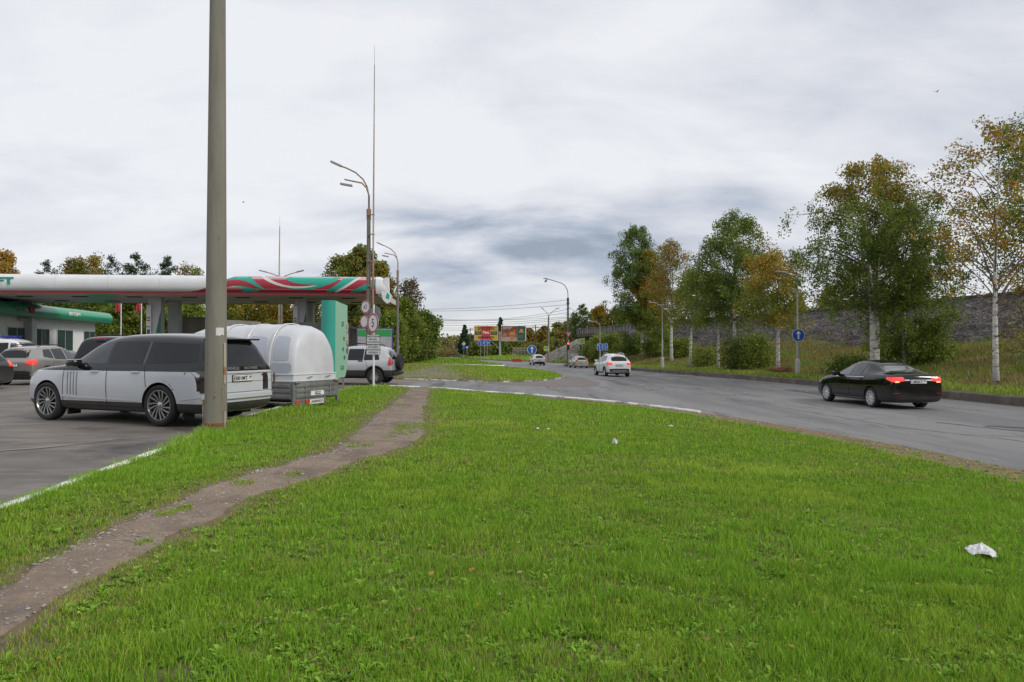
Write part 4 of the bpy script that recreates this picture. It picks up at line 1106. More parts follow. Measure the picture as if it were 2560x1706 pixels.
# recessed side panels seen as greyer moulded fields
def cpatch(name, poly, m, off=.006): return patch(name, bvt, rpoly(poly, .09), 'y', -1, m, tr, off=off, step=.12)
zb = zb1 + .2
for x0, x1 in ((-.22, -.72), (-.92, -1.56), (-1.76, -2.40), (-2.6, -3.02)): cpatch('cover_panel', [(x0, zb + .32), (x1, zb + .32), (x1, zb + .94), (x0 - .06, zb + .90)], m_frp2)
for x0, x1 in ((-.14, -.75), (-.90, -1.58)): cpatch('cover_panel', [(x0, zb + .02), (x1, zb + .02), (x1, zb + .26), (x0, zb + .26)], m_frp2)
for y in (.55, 1.25): MB().tube([(X0 + .02, y, zb1 + .10), (X0 + .06, y, zb1 + .10), (X0 + .06, y + .16, zb1 + .12), (X0 + .02, y + .16, zb1 + .12)], .012, 6).build('handle', m_chrome, tr)
MB().bbox(-.62, -.57, -.012, .012, zb1 - .04, zb1 + .22, .008).build('strap', mat('rusty_strap', (.16, .09, .05), .9), tr)
for y in (.02, TW - .2): MB().bbox(X0 + .04, X0 + .12, y, y + .2, zb1 - .03, zb1 + .02, .01).build('corner_bracket', mat('old_wood', (.24, .22, .18), .9), tr)
for y, s in ((.12, -1), (TW - .12, 1)):
    wheel(tr, -2.2, y, .27, .17, .17, 6, m_rimg, s)
MB().tube([(-TL, TW / 2, .30), (-TL - 1.1, TW / 2, .32)], .035, 8).build('drawbar', m_galv, tr)
MB().box(-2.7, -.4, TW / 2 - .6, TW / 2 + .6, .12, zb0 - .035).build('chassis', m_under, tr)
# ------------------------------------------------------------------ filling station
m_white = mat('canopy_white', (.72, .73, .74), .35, coat=.3, var=(.62, .63, .64), vscale=.4)
m_dred = mat('canopy_dark_red', (.22, .025, .03), .4)
m_sred = mat('swirl_red', (.42, .03, .055), .4, var=(.34, .03, .05), vscale=.6)
m_steal = mat('swirl_teal', (.02, .36, .27), .4)
m_swht = mat('swirl_white', (.66, .62, .58), .4)
m_soff = mat('soffit_grey', (.58, .58, .56), .6, var=(.48, .48, .46), vscale=.7, stretch=(.15, 4, 1))
m_green = mat('station_green', (.01, .30, .15), .35, coat=.3)
Lc = hypot(38.4, 3.3); cang = atan2(3.3, 38.4)
CZ = 4.98
can = empty('fuel_canopy', (-47.0, 39.75, 0), cang, 'long white filling station canopy with red and teal swirls at its right end', 'canopy')
PROF = [(.30, .15), (.16, .22), (.07, .33), (.02, .48), (.0, .66), (.02, .84), (.08, .98), (.20, 1.10), (.38, 1.17), (.9, 1.20)]   # (y, z)
def profy(z):
    zs_ = [p[1] for p in PROF]; ys_ = [p[0] for p in PROF]; return float(np.interp(z, zs_, ys_))
vs = []; fs = []; K = 34; n = len(PROF)
for i in range(K + 1):
    x = Lc * i / K
    vs += [(x, y, CZ + z) for y, z in PROF]
for i in range(K):
    for k in range(n - 1): fs.append((i * n + k, (i + 1) * n + k, (i + 1) * n + k + 1, i * n + k + 1))
MB().add(vs, fs).build('fascia', m_white, can, smooth=60)
MB().box(0, Lc + .1, .28, .34, CZ - .02, CZ + .152).build('fascia_base', m_dred, can)
B = MB(); B.box(0, Lc, .345, 9.2, CZ + .0, CZ + .1); sf = B.build('soffit', m_soff, can)
MB().box(0, Lc, .9, 9.2, CZ + 1.0, CZ + 1.19).build('roof', m_white, can)
MB().box(0, Lc, 9.2, 9.26, CZ - .03, CZ + 1.1).build('rear_fascia', mat('rear_grey', (.10, .10, .10), .6), can)
MB().add([(21.1, .4, CZ - .012), (22.9, .4, CZ - .012), (18.2, 9.1, CZ - .012), (15.6, 9.1, CZ - .012), (21.1, .4, CZ - .004), (22.9, .4, CZ - .004), (18.2, 9.1, CZ - .004), (15.6, 9.1, CZ - .004)], [(0, 1, 2, 3), (7, 6, 5, 4), (0, 4, 5, 1), (1, 5, 6, 2), (2, 6, 7, 3), (3, 7, 4, 0)]).build('soffit_reflection', mat('reflection_green', (.08, .55, .28), .5), can)  # painted sheet standing for the shop fascia's green reflection on the soffit
for x in np.arange(2, Lc, 3.4):
    for y in (2.4, 6.6):
        MB().box(x, x + .9, y, y + .35, CZ - .05, CZ - .013).build('lamp_housing', m_black, sf)
# panel joints in the fascia
for x in np.arange(4, Lc, 3.06):
    B = MB(); vs = []
    for y, z in PROF[:-1]: vs += [(x, y - .003, CZ + z), (x + .012, y - .003, CZ + z)]
    B.add(vs, [(2 * k, 2 * k + 1, 2 * k + 3, 2 * k + 2) for k in range(len(PROF) - 2)]); B.build('panel_joint', mat('joint_grey', (.42, .42, .42), .6), can)
# swirl artwork, given in the photo's own proportions along the fascia
def zx2s(zx):
    px = zx / 4.237 + 460; k = (px - 1280) / 1707.0
    t = tan_ = 3.3 / 38.4
    # X = k*Y ; Y = 39.75 + t*(X+47)
    X = k * (39.75 + t * 47) / (1 - k * t)
    return (X + 47) / cos(cang)
def swirl(name, polys, m, off):
    B = MB()
    for poly in polys:
        bm = bmesh.new()
        bm.faces.new([bm.verts.new((zx2s(x), .16 + max(0, min(1, (308 - y) / 165)) * .98, 0)) for x, y in poly])
        for i in range(0, 70):
            c = zx2s(60) + i * .3
            bmesh.ops.bisect_plane(bm, geom=bm.verts[:] + bm.edges[:] + bm.faces[:], plane_co=(c, 0, 0), plane_no=(1, 0, 0))
        for c in np.linspace(.22, 1.12, 11):
            bmesh.ops.bisect_plane(bm, geom=bm.verts[:] + bm.edges[:] + bm.faces[:], plane_co=(0, c, 0), plane_no=(0, 1, 0))
        bm.verts.index_update()
        V = []
        for v_ in bm.verts:
            z = v_.co.y; y = profy(z); dy = (profy(z + .02) - profy(z - .02)) / .04; nn = Vector((0, -1, dy)).normalized()
            V.append((v_.co.x, y + nn.y * off, CZ + z + nn.z * off))
        B.add(V, [[v_.index for v_ in f.verts] for f in bm.faces]); bm.free()
    return B.build(name, m, can, smooth=60)
def sm(pts, n=3):
    """closed Chaikin smoothing"""
    P = [Vector(p) for p in pts]
    for _ in range(n - 1):
        Q = []
        for i in range(len(P)):
            a_, b_ = P[i], P[(i + 1) % len(P)]
            Q += [a_ * .75 + b_ * .25, a_ * .25 + b_ * .75]
        P = Q
    return [tuple(p) for p in P]
swirl('swirl_red', [[(40, 308), (130, 297), (200, 278), (245, 262), (300, 240), (360, 215), (450, 178), (520, 150), (600, 143), (2055, 143), (2062, 190), (2040, 308)]], m_sred, .006)
swirl('swirl_teal', [sm([(330, 235), (400, 200), (450, 178), (520, 148), (600, 140), (700, 143), (740, 200), (880, 296), (790, 270), (680, 205), (580, 182), (500, 184), (430, 200)], 2),
                     sm([(430, 268), (500, 250), (580, 244), (680, 258), (830, 304), (560, 306), (650, 285), (560, 262), (470, 268)], 2),
                     sm([(1035, 143), (1660, 143), (1620, 180), (1560, 215), (1440, 260), (1300, 283), (1180, 283), (1080, 262), (1150, 270), (1300, 262), (1440, 232), (1250, 226), (1130, 205)], 2),
                     sm([(1700, 143), (1870, 143), (1790, 200), (1700, 250), (1570, 306), (1470, 306), (1600, 240)], 2),
                     sm([(2062, 160), (2062, 230), (1960, 268), (1850, 306), (1730, 306), (1880, 240), (1980, 180)], 2)], m_steal, .011)
swirl('swirl_white', [sm([(790, 143), (850, 143), (960, 205), (1100, 245), (1250, 250), (1445, 230), (1300, 264), (1150, 270), (1000, 247), (880, 200)], 2),
                      sm([(1840, 143), (1885, 143), (1750, 238), (1620, 306), (1570, 306), (1710, 235)], 2),
                      sm([(430, 266), (520, 252), (640, 262), (540, 262)], 1)], m_swht, .016)
text_part('canopy_lettering', 'TATNEFT', .60, Matrix.Translation((zx2s((32 - 460) * 4.237), -.02, CZ + .70)) @ Matrix.Rotation(pi / 2, 4, 'X'), mat('letter_green', (.01, .27, .19), .4), can, bold=.03, align='RIGHT', extrude=.02, sx=1.5)
# folded emblem piece on the right end
ec = MB()
prof2 = [(.02, .10), (-.10, .35), (-.12, .7), (-.02, 1.0), (.25, 1.18), (.5, 1.14), (.32, .95), (.24, .6), (.30, .3), (.5, .12)]
vs = []
for i, (x, sc, dz) in enumerate([(Lc, 1.0, 0), (Lc + .30, 1.05, -.06), (Lc + .55, 1.0, -.16), (Lc + .75, .8, -.25)]):
    vs += [(x, y * sc, CZ + .15 + (z - .15) * sc + dz) for y, z in prof2]
q = len(prof2); fs = []
for i in range(3):
    for k in range(q): fs.append((i * q + k, (i + 1) * q + k, (i + 1) * q + (k + 1) % q, i * q + (k + 1) % q))
fs.append(tuple(range(q))); fs.append(tuple(range(3 * q, 4 * q))[::-1])
ec.add(vs, fs)
ec.prism([(Lc + .55, CZ + 1.1), (Lc + .80, CZ + 1.12), (Lc + .82, CZ + .2), (Lc + 1.0, CZ - .02), (Lc + .92, CZ - .42), (Lc + .72, CZ - .55), (Lc + .45, CZ - .30), (Lc + .35, CZ + .2), (Lc + .52, CZ + .45)], -.10, .55)
em = ec.build('end_emblem', m_white, can, smooth=35)
MB().prism([(Lc + .72, CZ + .15), (Lc + .88, CZ + .0), (Lc + .84, CZ - .28), (Lc + .62, CZ - .18)], -.115, -.09).build('emblem_mark', m_steal, em)
MB().add([(Lc + .1, .2, CZ - .02), (Lc + .5, .1, CZ - .25), (Lc + .5, 9.2, CZ - .05), (Lc + .1, 9.2, CZ + .0), (Lc + .1, .2, CZ + .3), (Lc + .5, .1, CZ + .2), (Lc + .5, 9.2, CZ + .3), (Lc + .1, 9.2, CZ + .3)],
         [(0, 1, 2, 3), (7, 6, 5, 4), (0, 4, 5, 1), (1, 5, 6, 2), (2, 6, 7, 3), (3, 7, 4, 0)]).build('end_wall', m_soff, can)
# columns
m_col = mat('column_grey', (.50, .52, .53), .5, var=(.42, .44, .45), vscale=1)
def column(px, Y, w, panel):
    Xw = W(px, Y); co_ = cos(-cang); 
    lx = (Xw + 47) * cos(cang) + (Y - 39.75) * sin(cang); ly = -(Xw + 47) * sin(cang) + (Y - 39.75) * cos(cang)
    B = MB().bbox(lx - w / 2, lx + w / 2, ly, ly + .6, 0, CZ, .04).box(lx - .01, lx + .01, ly - .006, ly, 0, CZ - .02)
    c_ = B.build('column', m_col, can)
    if panel:
        x0 = lx - w / 2 - .05
        p_ = MB().bbox(x0 - .02, x0 + .28, ly - .14, ly - .05, 0, CZ - .55, .015).build('price_panel', m_white, c_)
        MB().prism([(lx - .12, .2), (lx + .40, .2), (lx + .40, CZ - .9), (lx + .30, CZ - 1.3), (lx + .05, CZ - 2.6)], ly - .022, ly - .008).build('green_wedge', mat('wedge_green', (.015, .14, .09), .5), c_)
        it = MB(); 
        for z, h_ in ((3.55, .10), (3.38, .10)): it.box(x0 + .03, x0 + .22, ly - .152, ly - .14, z, z + h_)
        it.build('panel_label_red', mat('panel_red', (.45, .10, .08), .6), p_)
        MB().bbox(x0 + .05, x0 + .22, ly - .153, ly - .14, 2.05, 2.85, .02).build('panel_label_dark', mat('panel_dark_green', (.03, .10, .09), .5), p_)
        MB().box(x0 + .06, x0 + .22, ly - .153, ly - .14, 1.80, 2.0).build('panel_label_yellow', mat('panel_yellow', (.5, .38, .12), .6), p_)
        for z in (1.55, 1.28):
            MB().lathe([(.09, 0), (.09, .012), (.115, .012), (.115, 0)], 20, M=Matrix.Translation((x0 + .13, ly - .14, z)) @ Matrix.Rotation(pi / 2, 4, 'X')).build('panel_ring', mat('ring_red', (.4, .06, .07), .6), p_)
        text_part('panel_text', 'АИ-95', .13, Matrix.Translation((x0 + .13, ly - .15, 3.02)) @ Matrix.Rotation(pi / 2, 4, 'X'), m_ink, p_, sx=.8)
column(386, 44.5, .80, True); column(432, 48.5, .75, False); column(65, 48.8, .80, False)
column(750, 45.5, .72, True); column(771, 49.5, .66, False)

# shop
g0 = Vector((-38.0, 49.0)); g1 = Vector((-41.3, 71.0))
shop = empty('station_shop', (g0.x, g0.y, .38), 0, 'white filling station shop with a green rounded fascia', 'shop')
sv = Vector((g1.x - g0.x, g1.y - g0.y)); sl_ = sv.length; sa = atan2(sv.y, sv.x)
sl_ = 18.8; shop.scale = (.9, .9, .9); shop.location = (g0.x * .9, g0.y * .9, .50); shop.rotation_euler = (0, 0, sa)     # local x along the front, building lies on local +y
m_clad = mat('ribbed_cladding', (.86, .87, .86), .5, var=(.80, .81, .80), vscale=1.5)
B = MB().box(-10, sl_ - 1.1, 0, 9, 0, 3.75)
for x in np.arange(-9.9, sl_ - 1.2, .22): B.box(x, x + .035, -.014, 0, .35, 3.74)
B.build('wall', m_clad, shop)
pf = [(-1.0, 3.72), (-1.12, 3.85), (-1.18, 4.05), (-1.15, 4.3), (-1.05, 4.5), (-.9, 4.66), (-.6, 4.76), (3, 4.8), (3, 3.72)]
vs = []; 
for x in (-12, sl_): vs += [(x, y, z) for y, z in pf]
q = len(pf); fs = [(k, q + k, q + (k + 1) % q, (k + 1) % q) for k in range(q)] + [tuple(range(q)), tuple(range(2 * q - 1, q - 1, -1))]
MB().add(vs, fs).build('green_fascia', m_green, shop, smooth=30)
for x0, x1 in ((-3.2, -.4), (2.9, 5.5), (6.6, 9.1), (10.3, 13.2), (15.2, 17.6)):
    fr = MB().bbox(x0, x1, -.06, -.005, .95, 2.95, .02)
    f_ = fr.build('window', mat('frame_white', (.66, .67, .67), .5), shop)
    for k in range(2):
        a_ = x0 + .1 + k * (x1 - x0 - .1) / 2; MB().box(a_, a_ + (x1 - x0) / 2 - .12, -.068, -.05, 1.05, 2.85).build('pane', mat('shop_glass', (.05, .09, .085), .08, spec=.7), f_)
def stext(s, size, x, z, m): return text_part('fascia_lettering', s, size, Matrix.Translation((x, -1.2, z)) @ Matrix.Rotation(pi / 2, 4, 'X'), m, shop, bold=.02, extrude=.02)
m_letter = mat('letter_white', (.72, .74, .72), .5)
stext('МАГАЗИН', .42, 10.9, 4.22, m_letter)
stext('КАССА', .40, 2.5, 4.22, mat('letter_dim', (.20, .36, .27), .5))
MB().bbox(3.75, 4.35, -1.22, -1.17, 3.98, 4.5, .08).build('fascia_icon', mat('icon_red', (.42, .03, .04), .5), shop)
for x in (-1, 4.2): MB().bbox(x, x + .7, -.35, -.02, 3.4, 3.6, .04).build('wall_lamp', mat('lamp_grey', (.4, .4, .4), .5), shop)

# boundary wall of concrete, grey sheds, flags
m_conc = mat('concrete_wall', (.30, .285, .26), .85, var=(.22, .20, .175), vscale=.9, stretch=(1.5, 1.5, .3), bump=.2, bscale=12)
def at_box(name, px0, Y0, px1, Y1, z1, depth, m, label, cat, z1b=None):
    a_ = Vector((W(px0, Y0), Y0)); b_ = Vector((W(px1, Y1), Y1)); d_ = (b_ - a_).normalized(); n_2 = Vector((-d_.y, d_.x)) * depth
    z1b = z1b or z1
    B = MB().add([(a_.x, a_.y, -1), (b_.x, b_.y, -1), (b_.x + n_2.x, b_.y + n_2.y, -1), (a_.x + n_2.x, a_.y + n_2.y, -1), (a_.x, a_.y, z1), (b_.x, b_.y, z1b), (b_.x + n_2.x, b_.y + n_2.y, z1b), (a_.x + n_2.x, a_.y + n_2.y, z1)],
                 [(3, 2, 1, 0), (4, 5, 6, 7), (0, 1, 5, 4), (1, 2, 6, 5), (2, 3, 7, 6), (3, 0, 4, 7)])
    return B, a_, b_, d_
B, a_, b_, d_ = at_box('w', 456, 50, 560, 51.5, 3.95, 4.5, m_conc, '', '')
ml = (b_ - a_).length
for k in range(0, int(ml / 1.2) + 1):
    p = a_ + d_ * (k * 1.2); B.box(-.03, .03, -.03, .0, -.5, 3.9, M=Matrix.Translation((p.x, p.y, 0)) @ Matrix.Rotation(atan2(d_.y, d_.x), 4, 'Z'))
o = B.build('storage_building', m_conc); tag(o, 'low grey concrete storage building behind the pumps, left of the trailer cover', 'building')
B, a_, b_, d_ = at_box('w', 552, 57, 652, 58.5, 4.05, 3.2, m_conc, '', '', 3.9)
o = B.build('storage_building', m_conc); tag(o, 'second pale concrete block just above the white trailer cover', 'building')
m_shed = mat('shed_sheet', (.085, .08, .078), .6, metal=.2, var=(.06, .058, .055), vscale=1.0, stretch=(2, 2, .2))
B, a_, b_, d_ = at_box('w', 866, 43, 893, 49, 3.25, 3, m_shed, '', '', 3.0)
ml = (b_ - a_).length
for k in range(0, int(ml / .6) + 1):
    p = a_ + d_ * (k * .6); B.box(-.04, .04, -.05, .0, -.5, 2.95, M=Matrix.Translation((p.x, p.y, 0)) @ Matrix.Rotation(atan2(d_.y, d_.x), 4, 'Z'))
o = B.build('metal_shed', m_shed); tag(o, 'dark grey sheet metal shed behind the teal price board', 'shed')
B, a_, b_, d_ = at_box('w', 778, 43, 862, 45, 3.25, 3, m_shed, '', '')
B.box(-.6, .9, -.06, -.0, 2.55, 2.62, M=Matrix.Translation((a_.x + .8, a_.y, 0)))
o = B.build('parked_truck_body', mat('truck_dark', (.05, .048, .05), .6)); o.name = 'truck_box'; tag(o, 'dark truck box body partly hidden behind the trailer cover', 'truck body')

def flag(px, Y, ztop, first=None):
    loc = (W(px, Y), Y, gz(W(px, Y), Y))
    if first is not None:
        r = copy_tree(first); r.location = loc; return r
    r = empty('flagpole', loc, 0)
    MB().tube([(0, 0, 0), (0, 0, ztop)], [.05, .035], 10).build('pole', mat('pole_white', (.75, .76, .74), .4), r, smooth=True)
    P_ = []; fs = []; m_, n_3 = 8, 10
    for j in range(n_3 + 1):
        for i in range(m_ + 1):
            t = i / m_; q = j / n_3
            P_.append((-.06 - t * .40 + .04 * sin(q * 5), .06 * sin(t * 9 + q * 3), ztop - .86 - q * .72 - t * .16))
    for j in range(n_3):
        for i in range(m_): a_ = j * (m_ + 1) + i; fs.append((a_, a_ + 1, a_ + m_ + 2, a_ + m_ + 1))
    me = MB().add(P_, fs).build('flag', mat('flag_red', (.48, .02, .04), .7, var=(.40, .03, .05), vscale=2), r, smooth=True)
    md = me.modifiers.new('t', 'SOLIDIFY'); md.thickness = .008
    return r
f0 = flag(302, 58, 6.4)
tag(f0, 'white flagpole with a red flag, leftmost of the flags seen under the canopy', 'flagpole', 'flags beyond the pumps')
for px, lab in ((353, 'white flagpole with a red flag, second from the left under the canopy'), (400, 'third white flagpole, just right of the pump column with the green wedge'), (449, 'white flagpole with a red flag, rightmost one under the canopy')):
    f_ = flag(px, 58, 6.4, f0); tag(f_, lab, 'flagpole', 'flags beyond the pumps')

# ------------------------------------------------------------------ teal price board
pb = empty('price_board', (W(838, 22.3), 22.3, gz(-6, 22)), 0, 'tall teal and pale green price board seen edge on behind the trailer', 'sign')
m_teal = mat('board_teal', (.03, .34, .27), .45, coat=.1, var=(.025, .30, .24), vscale=.8)
m_pale = mat('board_pale', (.27, .50, .36), .5)
A_ = radians(66)   # the broad face turns away to the right
Mb = Matrix.Rotation(A_, 4, 'Z')
# front edge panel, gently curved, towards the camera; broad face recedes
B = MB(); pr = []
for k in range(9):
    t = k / 8; pr.append((-.46 + .46 * t, -.10 * sin(pi * t)))
vs = [(x, y, z) for z in (.62, 3.06) for x, y in pr + [(0, .45), (-.46, .45)]]
q = len(pr) + 2; fs = [(k, (k + 1) % q, (k + 1) % q + q, k + q) for k in range(q)] + [tuple(range(q))[::-1], tuple(range(q, 2 * q))]
B.add(vs, fs).build('edge_panel', m_teal, pb, smooth=40)
Mf = Matrix.Rotation(radians(87), 4, 'Z')
fc = MB().prism([(0.0, .50), (.02, 3.05), (1.35, 2.98), (1.35, .85), (1.1, .52)], .0, .10, M=Mf).build('broad_face', m_pale, pb)
MB().prism([(1.22, 1.2), (1.36, 1.25), (1.36, 2.4), (1.24, 2.42)], -.03, .0, M=Mf).build('peeling_edge', mat('peel_pink', (.55, .42, .38), .7, var=(.08, .1, .08), vscale=5, vlo=.5, vhi=.6), fc)
for s_, z, x in (('ДТ', 2.36, .8), ('92', 1.86, .95), ('95', 1.50, .85), ('98', 1.22, 1.0), ('ГАЗ', .88, .75)):
    text_part('price_text', s_, .20, Mf @ Matrix.Translation((x, -.006, z - .05)) @ Matrix.Rotation(pi / 2, 4, 'X'), mat('faded_ink', (.04, .14, .10), .6), fc)
for x in (.25, 1.0): MB().box(x, x + .06, .02, .08, 0, .6, M=Mf).build('leg', m_steel if 'm_steel' in globals() else mat('steel', (.4, .4, .4), .4, metal=.7), pb)
# info board with map
ib = empty('info_board', (W(940, 41), 41, gz(-8, 41)), radians(6), 'purple framed information board with a green and white poster', 'sign')
fr = MB().bbox(-1.15, 1.0, -.05, .05, 1.0, 2.75, .03).build('frame', mat('purple_frame', (.06, .05, .17), .5), ib)
MB().box(-1.08, .93, -.062, -.05, 1.06, 2.68).build('poster', mat('poster_grey', (.42, .40, .44), .6, var=(.30, .30, .36), vscale=6), fr)
MB().box(-1.06, .91, -.066, -.062, 2.22, 2.64).build('poster_band', mat('poster_green', (.02, .30, .08), .6), fr)
MB().box(-1.06, .91, -.066, -.062, 1.08, 1.38).build('poster_band', MATS['poster_green'], fr)
text_part('poster_text', 'КАРТА', .16, Matrix.Translation((-.35, -.07, 2.42)) @ Matrix.Rotation(pi / 2, 4, 'X'), m_letter, fr, extrude=.001)
for x in (-1.0, .85): MB().tube([(x, 0, 0), (x, 0, 1.1)], .04, 8).build('leg', mat('steel', (.4, .4, .4), .4, metal=.7), ib)

# ------------------------------------------------------------------ poles, lamps, signs
m_pole = mat('pole_concrete', (.235, .225, .185), .85, var=(.185, .175, .14), vscale=2.2, stretch=(3, 3, .35), bump=.25, bscale=70)
m_pole2 = mat('pole_concrete_far', (.22, .20, .175), .85, var=(.15, .14, .125), vscale=1.5, stretch=(2, 2, .5))
m_rust = mat('rusty_steel', (.23, .125, .07), .85, var=(.36, .27, .20), vscale=6, stretch=(4, 4, .5), bump=.2)
m_galvp = mat('galv_pole', (.36, .37, .37), .5, metal=.3, var=(.28, .28, .28), vscale=3)
m_lampc = mat('lamp_head', (.32, .33, .34), .4, metal=.4)

pole = empty('concrete_pole', (-5.245, 12.1, .08), 0, 'thick round concrete pole on the grass in front of the black and white wagon', 'pole')
MB().lathe([(.001, -.3), (.192, -.3), (.190, 0), (.175, 2), (.145, 6), (.118, 9.6), (.001, 9.6)], 40).build('shaft', m_pole, pole, smooth=40)
MB().lathe([(.190, .16), (.197, .16), (.197, .215), (.190, .215)], 40, close=True).build('rusty_band', mat('band_rust', (.26, .09, .035), .8, var=(.16, .06, .03), vscale=14), pole, smooth=40)
MB().lathe([(.001, -.25), (.194, -.25), (.1905, .10), (.1905, .101), (.001, .101)], 40).build('painted_foot', mat('foot_grey', (.27, .28, .28), .9, var=(.20, .21, .21), vscale=7), pole, smooth=40)
MB().bbox(.168, .192, -.09, -.02, .9, 1.62, .012).build('steel_strip', mat('strip_paint', (.42, .38, .32), .7, var=(.30, .14, .07), vscale=5, vlo=.5, vhi=.62), pole)
MB().bbox(.176, .20, -.08, -.03, -.1, .42, .01).build('earth_strap', MATS['strip_paint'], pole)
MB().bbox(-.215, -.185, -.06, .0, .02, .62, .012).build('earth_strap', MATS['strip_paint'], pole)
def curved_patch(name, a0, a1, z0, z1, r0, m, par, n=8, jag=.0):
    vs = []; fs = []; R_ = random.Random(3)
    for i in range(n + 1):
        a_ = a0 + (a1 - a0) * i / n
        jz0 = z0 + jag * R_.random(); jz1 = z1 - jag * R_.random()
        for r_, z in ((r0, jz0), (r0 + .003, jz0), (r0 + .003, jz1), (r0, jz1)): vs.append((r_ * cos(a_), r_ * sin(a_), z))
    for i in range(n):
        for k in range(4): fs.append((i * 4 + k, i * 4 + 4 + k, i * 4 + 4 + (k + 1) % 4, i * 4 + (k + 1) % 4))
    fs += [(0, 1, 2, 3), (n * 4, n * 4 + 3, n * 4 + 2, n * 4 + 1)]
    return MB().add(vs, fs).build(name, m, par)
curved_patch('paper_scrap', radians(-68), radians(-22), 1.74, 1.90, .1765, mat('paper', (.74, .74, .73), .8, var=(.55, .55, .54), vscale=25), pole, jag=.03)
curved_patch('pale_stain', radians(-178), radians(-150), 1.72, 2.02, .1762, mat('stain', (.36, .40, .38), .9), pole, jag=.09)

for a0_, z0_, dz_, da_ in ((-78, .62, .16, 14), (-60, 3.4, .09, 7), (-115, 1.2, .30, 4), (-35, .35, .5, 3), (-100, 4.6, .35, 3)):
    curved_patch('rust_stain', radians(a0_), radians(a0_ + da_), z0_, z0_ + dz_, .1915 - .0078 * z0_ - .001, mat('stain_rust', (.20, .11, .05), .9, var=(.235, .215, .17), vscale=16, vlo=.45, vhi=.6), pole, jag=.06)
curved_patch('scribble', radians(-112), radians(-96), .02, .10, .1925, mat('scribble_blue', (.10, .13, .30), .9, var=(.26, .27, .27), vscale=30, vlo=.48, vhi=.54), pole, jag=.02)
def lamp_head(M, m=None, name='lamp_head', par=None):
    return MB().bbox(-.34, .34, -.13, .13, -.04, .07, .035, M=M).build(name, m or m_lampc, par, smooth=50)
def street_pole(px, Y, H1, armtop, label, r0=.16, r1=.10, first=None):
    """concrete pole, two bent arms reaching left with flat lamp heads"""
    x = W(px, Y)
    if first is not None:
        r = copy_tree(first); r.location = (x, Y, gz(x, Y)); r['label'] = label; return r
    r = empty('street_lamp', (x, Y, gz(x, Y)), 0, label, 'street lamp')
    MB().lathe([(.001, -.3), (r0, -.3), (r1, H1), (.001, H1)], 20).build('post', m_pole2, r, smooth=40)
    MB().lathe([(r1 * 1.02, H1 - .5), (r1 * 1.25, H1 - .5), (r1 * 1.25, H1 + .08), (.04, H1 + .08)], 20).build('collar', m_rust, r, smooth=40)
    h = armtop - H1
    pts = [(0, 0, H1), (0, 0, H1 + .35 * h), (-.10, 0, H1 + .55 * h), (-.32, 0, H1 + .72 * h), (-.75, 0, H1 + .88 * h), (-1.25, 0, H1 + .98 * h), (-1.7, 0, armtop + .12)]
    MB().tube(pts, .042, 8).build('arm', m_rust, r, smooth=True)
    pts = [(.03, -.03, H1), (.03, -.03, H1 + .33 * h), (-.12, -.05, H1 + .52 * h), (-.38, -.08, H1 + .63 * h), (-.9, -.10, H1 + .67 * h), (-1.35, -.10, H1 + .71 * h)]
    MB().tube(pts, .042, 8).build('arm', m_rust, r, smooth=True)
    a = lamp_head(Matrix.Translation((-1.85, 0, armtop + .18)) @ Matrix.Rotation(radians(24), 4, 'Y'), par=r)
    a = lamp_head(Matrix.Translation((-1.25, -.10, H1 + .58 * h)) @ Matrix.Rotation(radians(10), 4, 'Y'), par=r)
    return r
l1 = street_pole(921, 38.5, 9.3, 11.75, 'concrete street lamp with two bent arms, beside the tall thin mast and the round signs')
l2 = street_pole(994, 60, 8.6, 10.8, 'concrete street lamp with two bent arms, standing in front of the dark green trees', first=l1)
l2.scale = (.86, .86, .91)
# lightning masts
def mast(px, Y, H, label, r=.07, white=True):
    x = W(px, Y); o_ = empty('mast', (x, Y, gz(x, Y)), 0, label, 'mast')
    MB().tube([(0, 0, 0), (.02, 0, H * .35)], [r, r * .85], 10).build('lower_tube', m_rust, o_, smooth=True)
    MB().tube([(.02, 0, H * .35), (.05, 0, H * .7)], [r * .72, r * .55], 10).build('middle_tube', mat('mast_pale', (.42, .38, .32), .7, var=(.30, .18, .11), vscale=3, stretch=(1, 1, .3)), o_, smooth=True)
    MB().tube([(.05, 0, H * .7), (.07, 0, H * .94)], [r * .5, r * .35], 8).build('upper_tube', MATS['mast_pale'], o_, smooth=True)
    MB().tube([(.07, 0, H * .94), (.07, 0, H)], [.012, .008], 6).build('tip', m_galvp, o_)
    return o_
m1 = mast(931.5, 38.3, 18.6, 'very tall thin rusty lightning mast strapped to the concrete street lamp')
for z in (5.0, 6.4, 7.9, 9.0): MB().box(-.33, .10, -.04, .04, z, z + .05).build('clamp', m_rust, m1)
mast(696, 56, 12.4, 'thin lightning mast rising above the canopy roof, right of the thick pole', r=.10)
yp = empty('street_lamp', (W(703, 62), 62, gz(-20, 62)), 0, 'double armed street lamp behind the canopy, only its two arms showing above the roof', 'street lamp')
MB().tube([(0, 0, 0), (0, 0, 8)], [.14, .09], 12).build('post', m_pole2, yp, smooth=True)
for s in (-1, 1):
    MB().tube([(0, 0, 7.9), (s * .3, 0, 8.25), (s * 1.0, 0, 8.5), (s * 1.6, 0, 8.65)], .04, 8).build('arm', m_rust, yp, smooth=True)
    lamp_head(Matrix.Translation((s * 1.7, 0, 8.68)) @ Matrix.Rotation(radians(-14 * s), 4, 'Y'), par=yp)

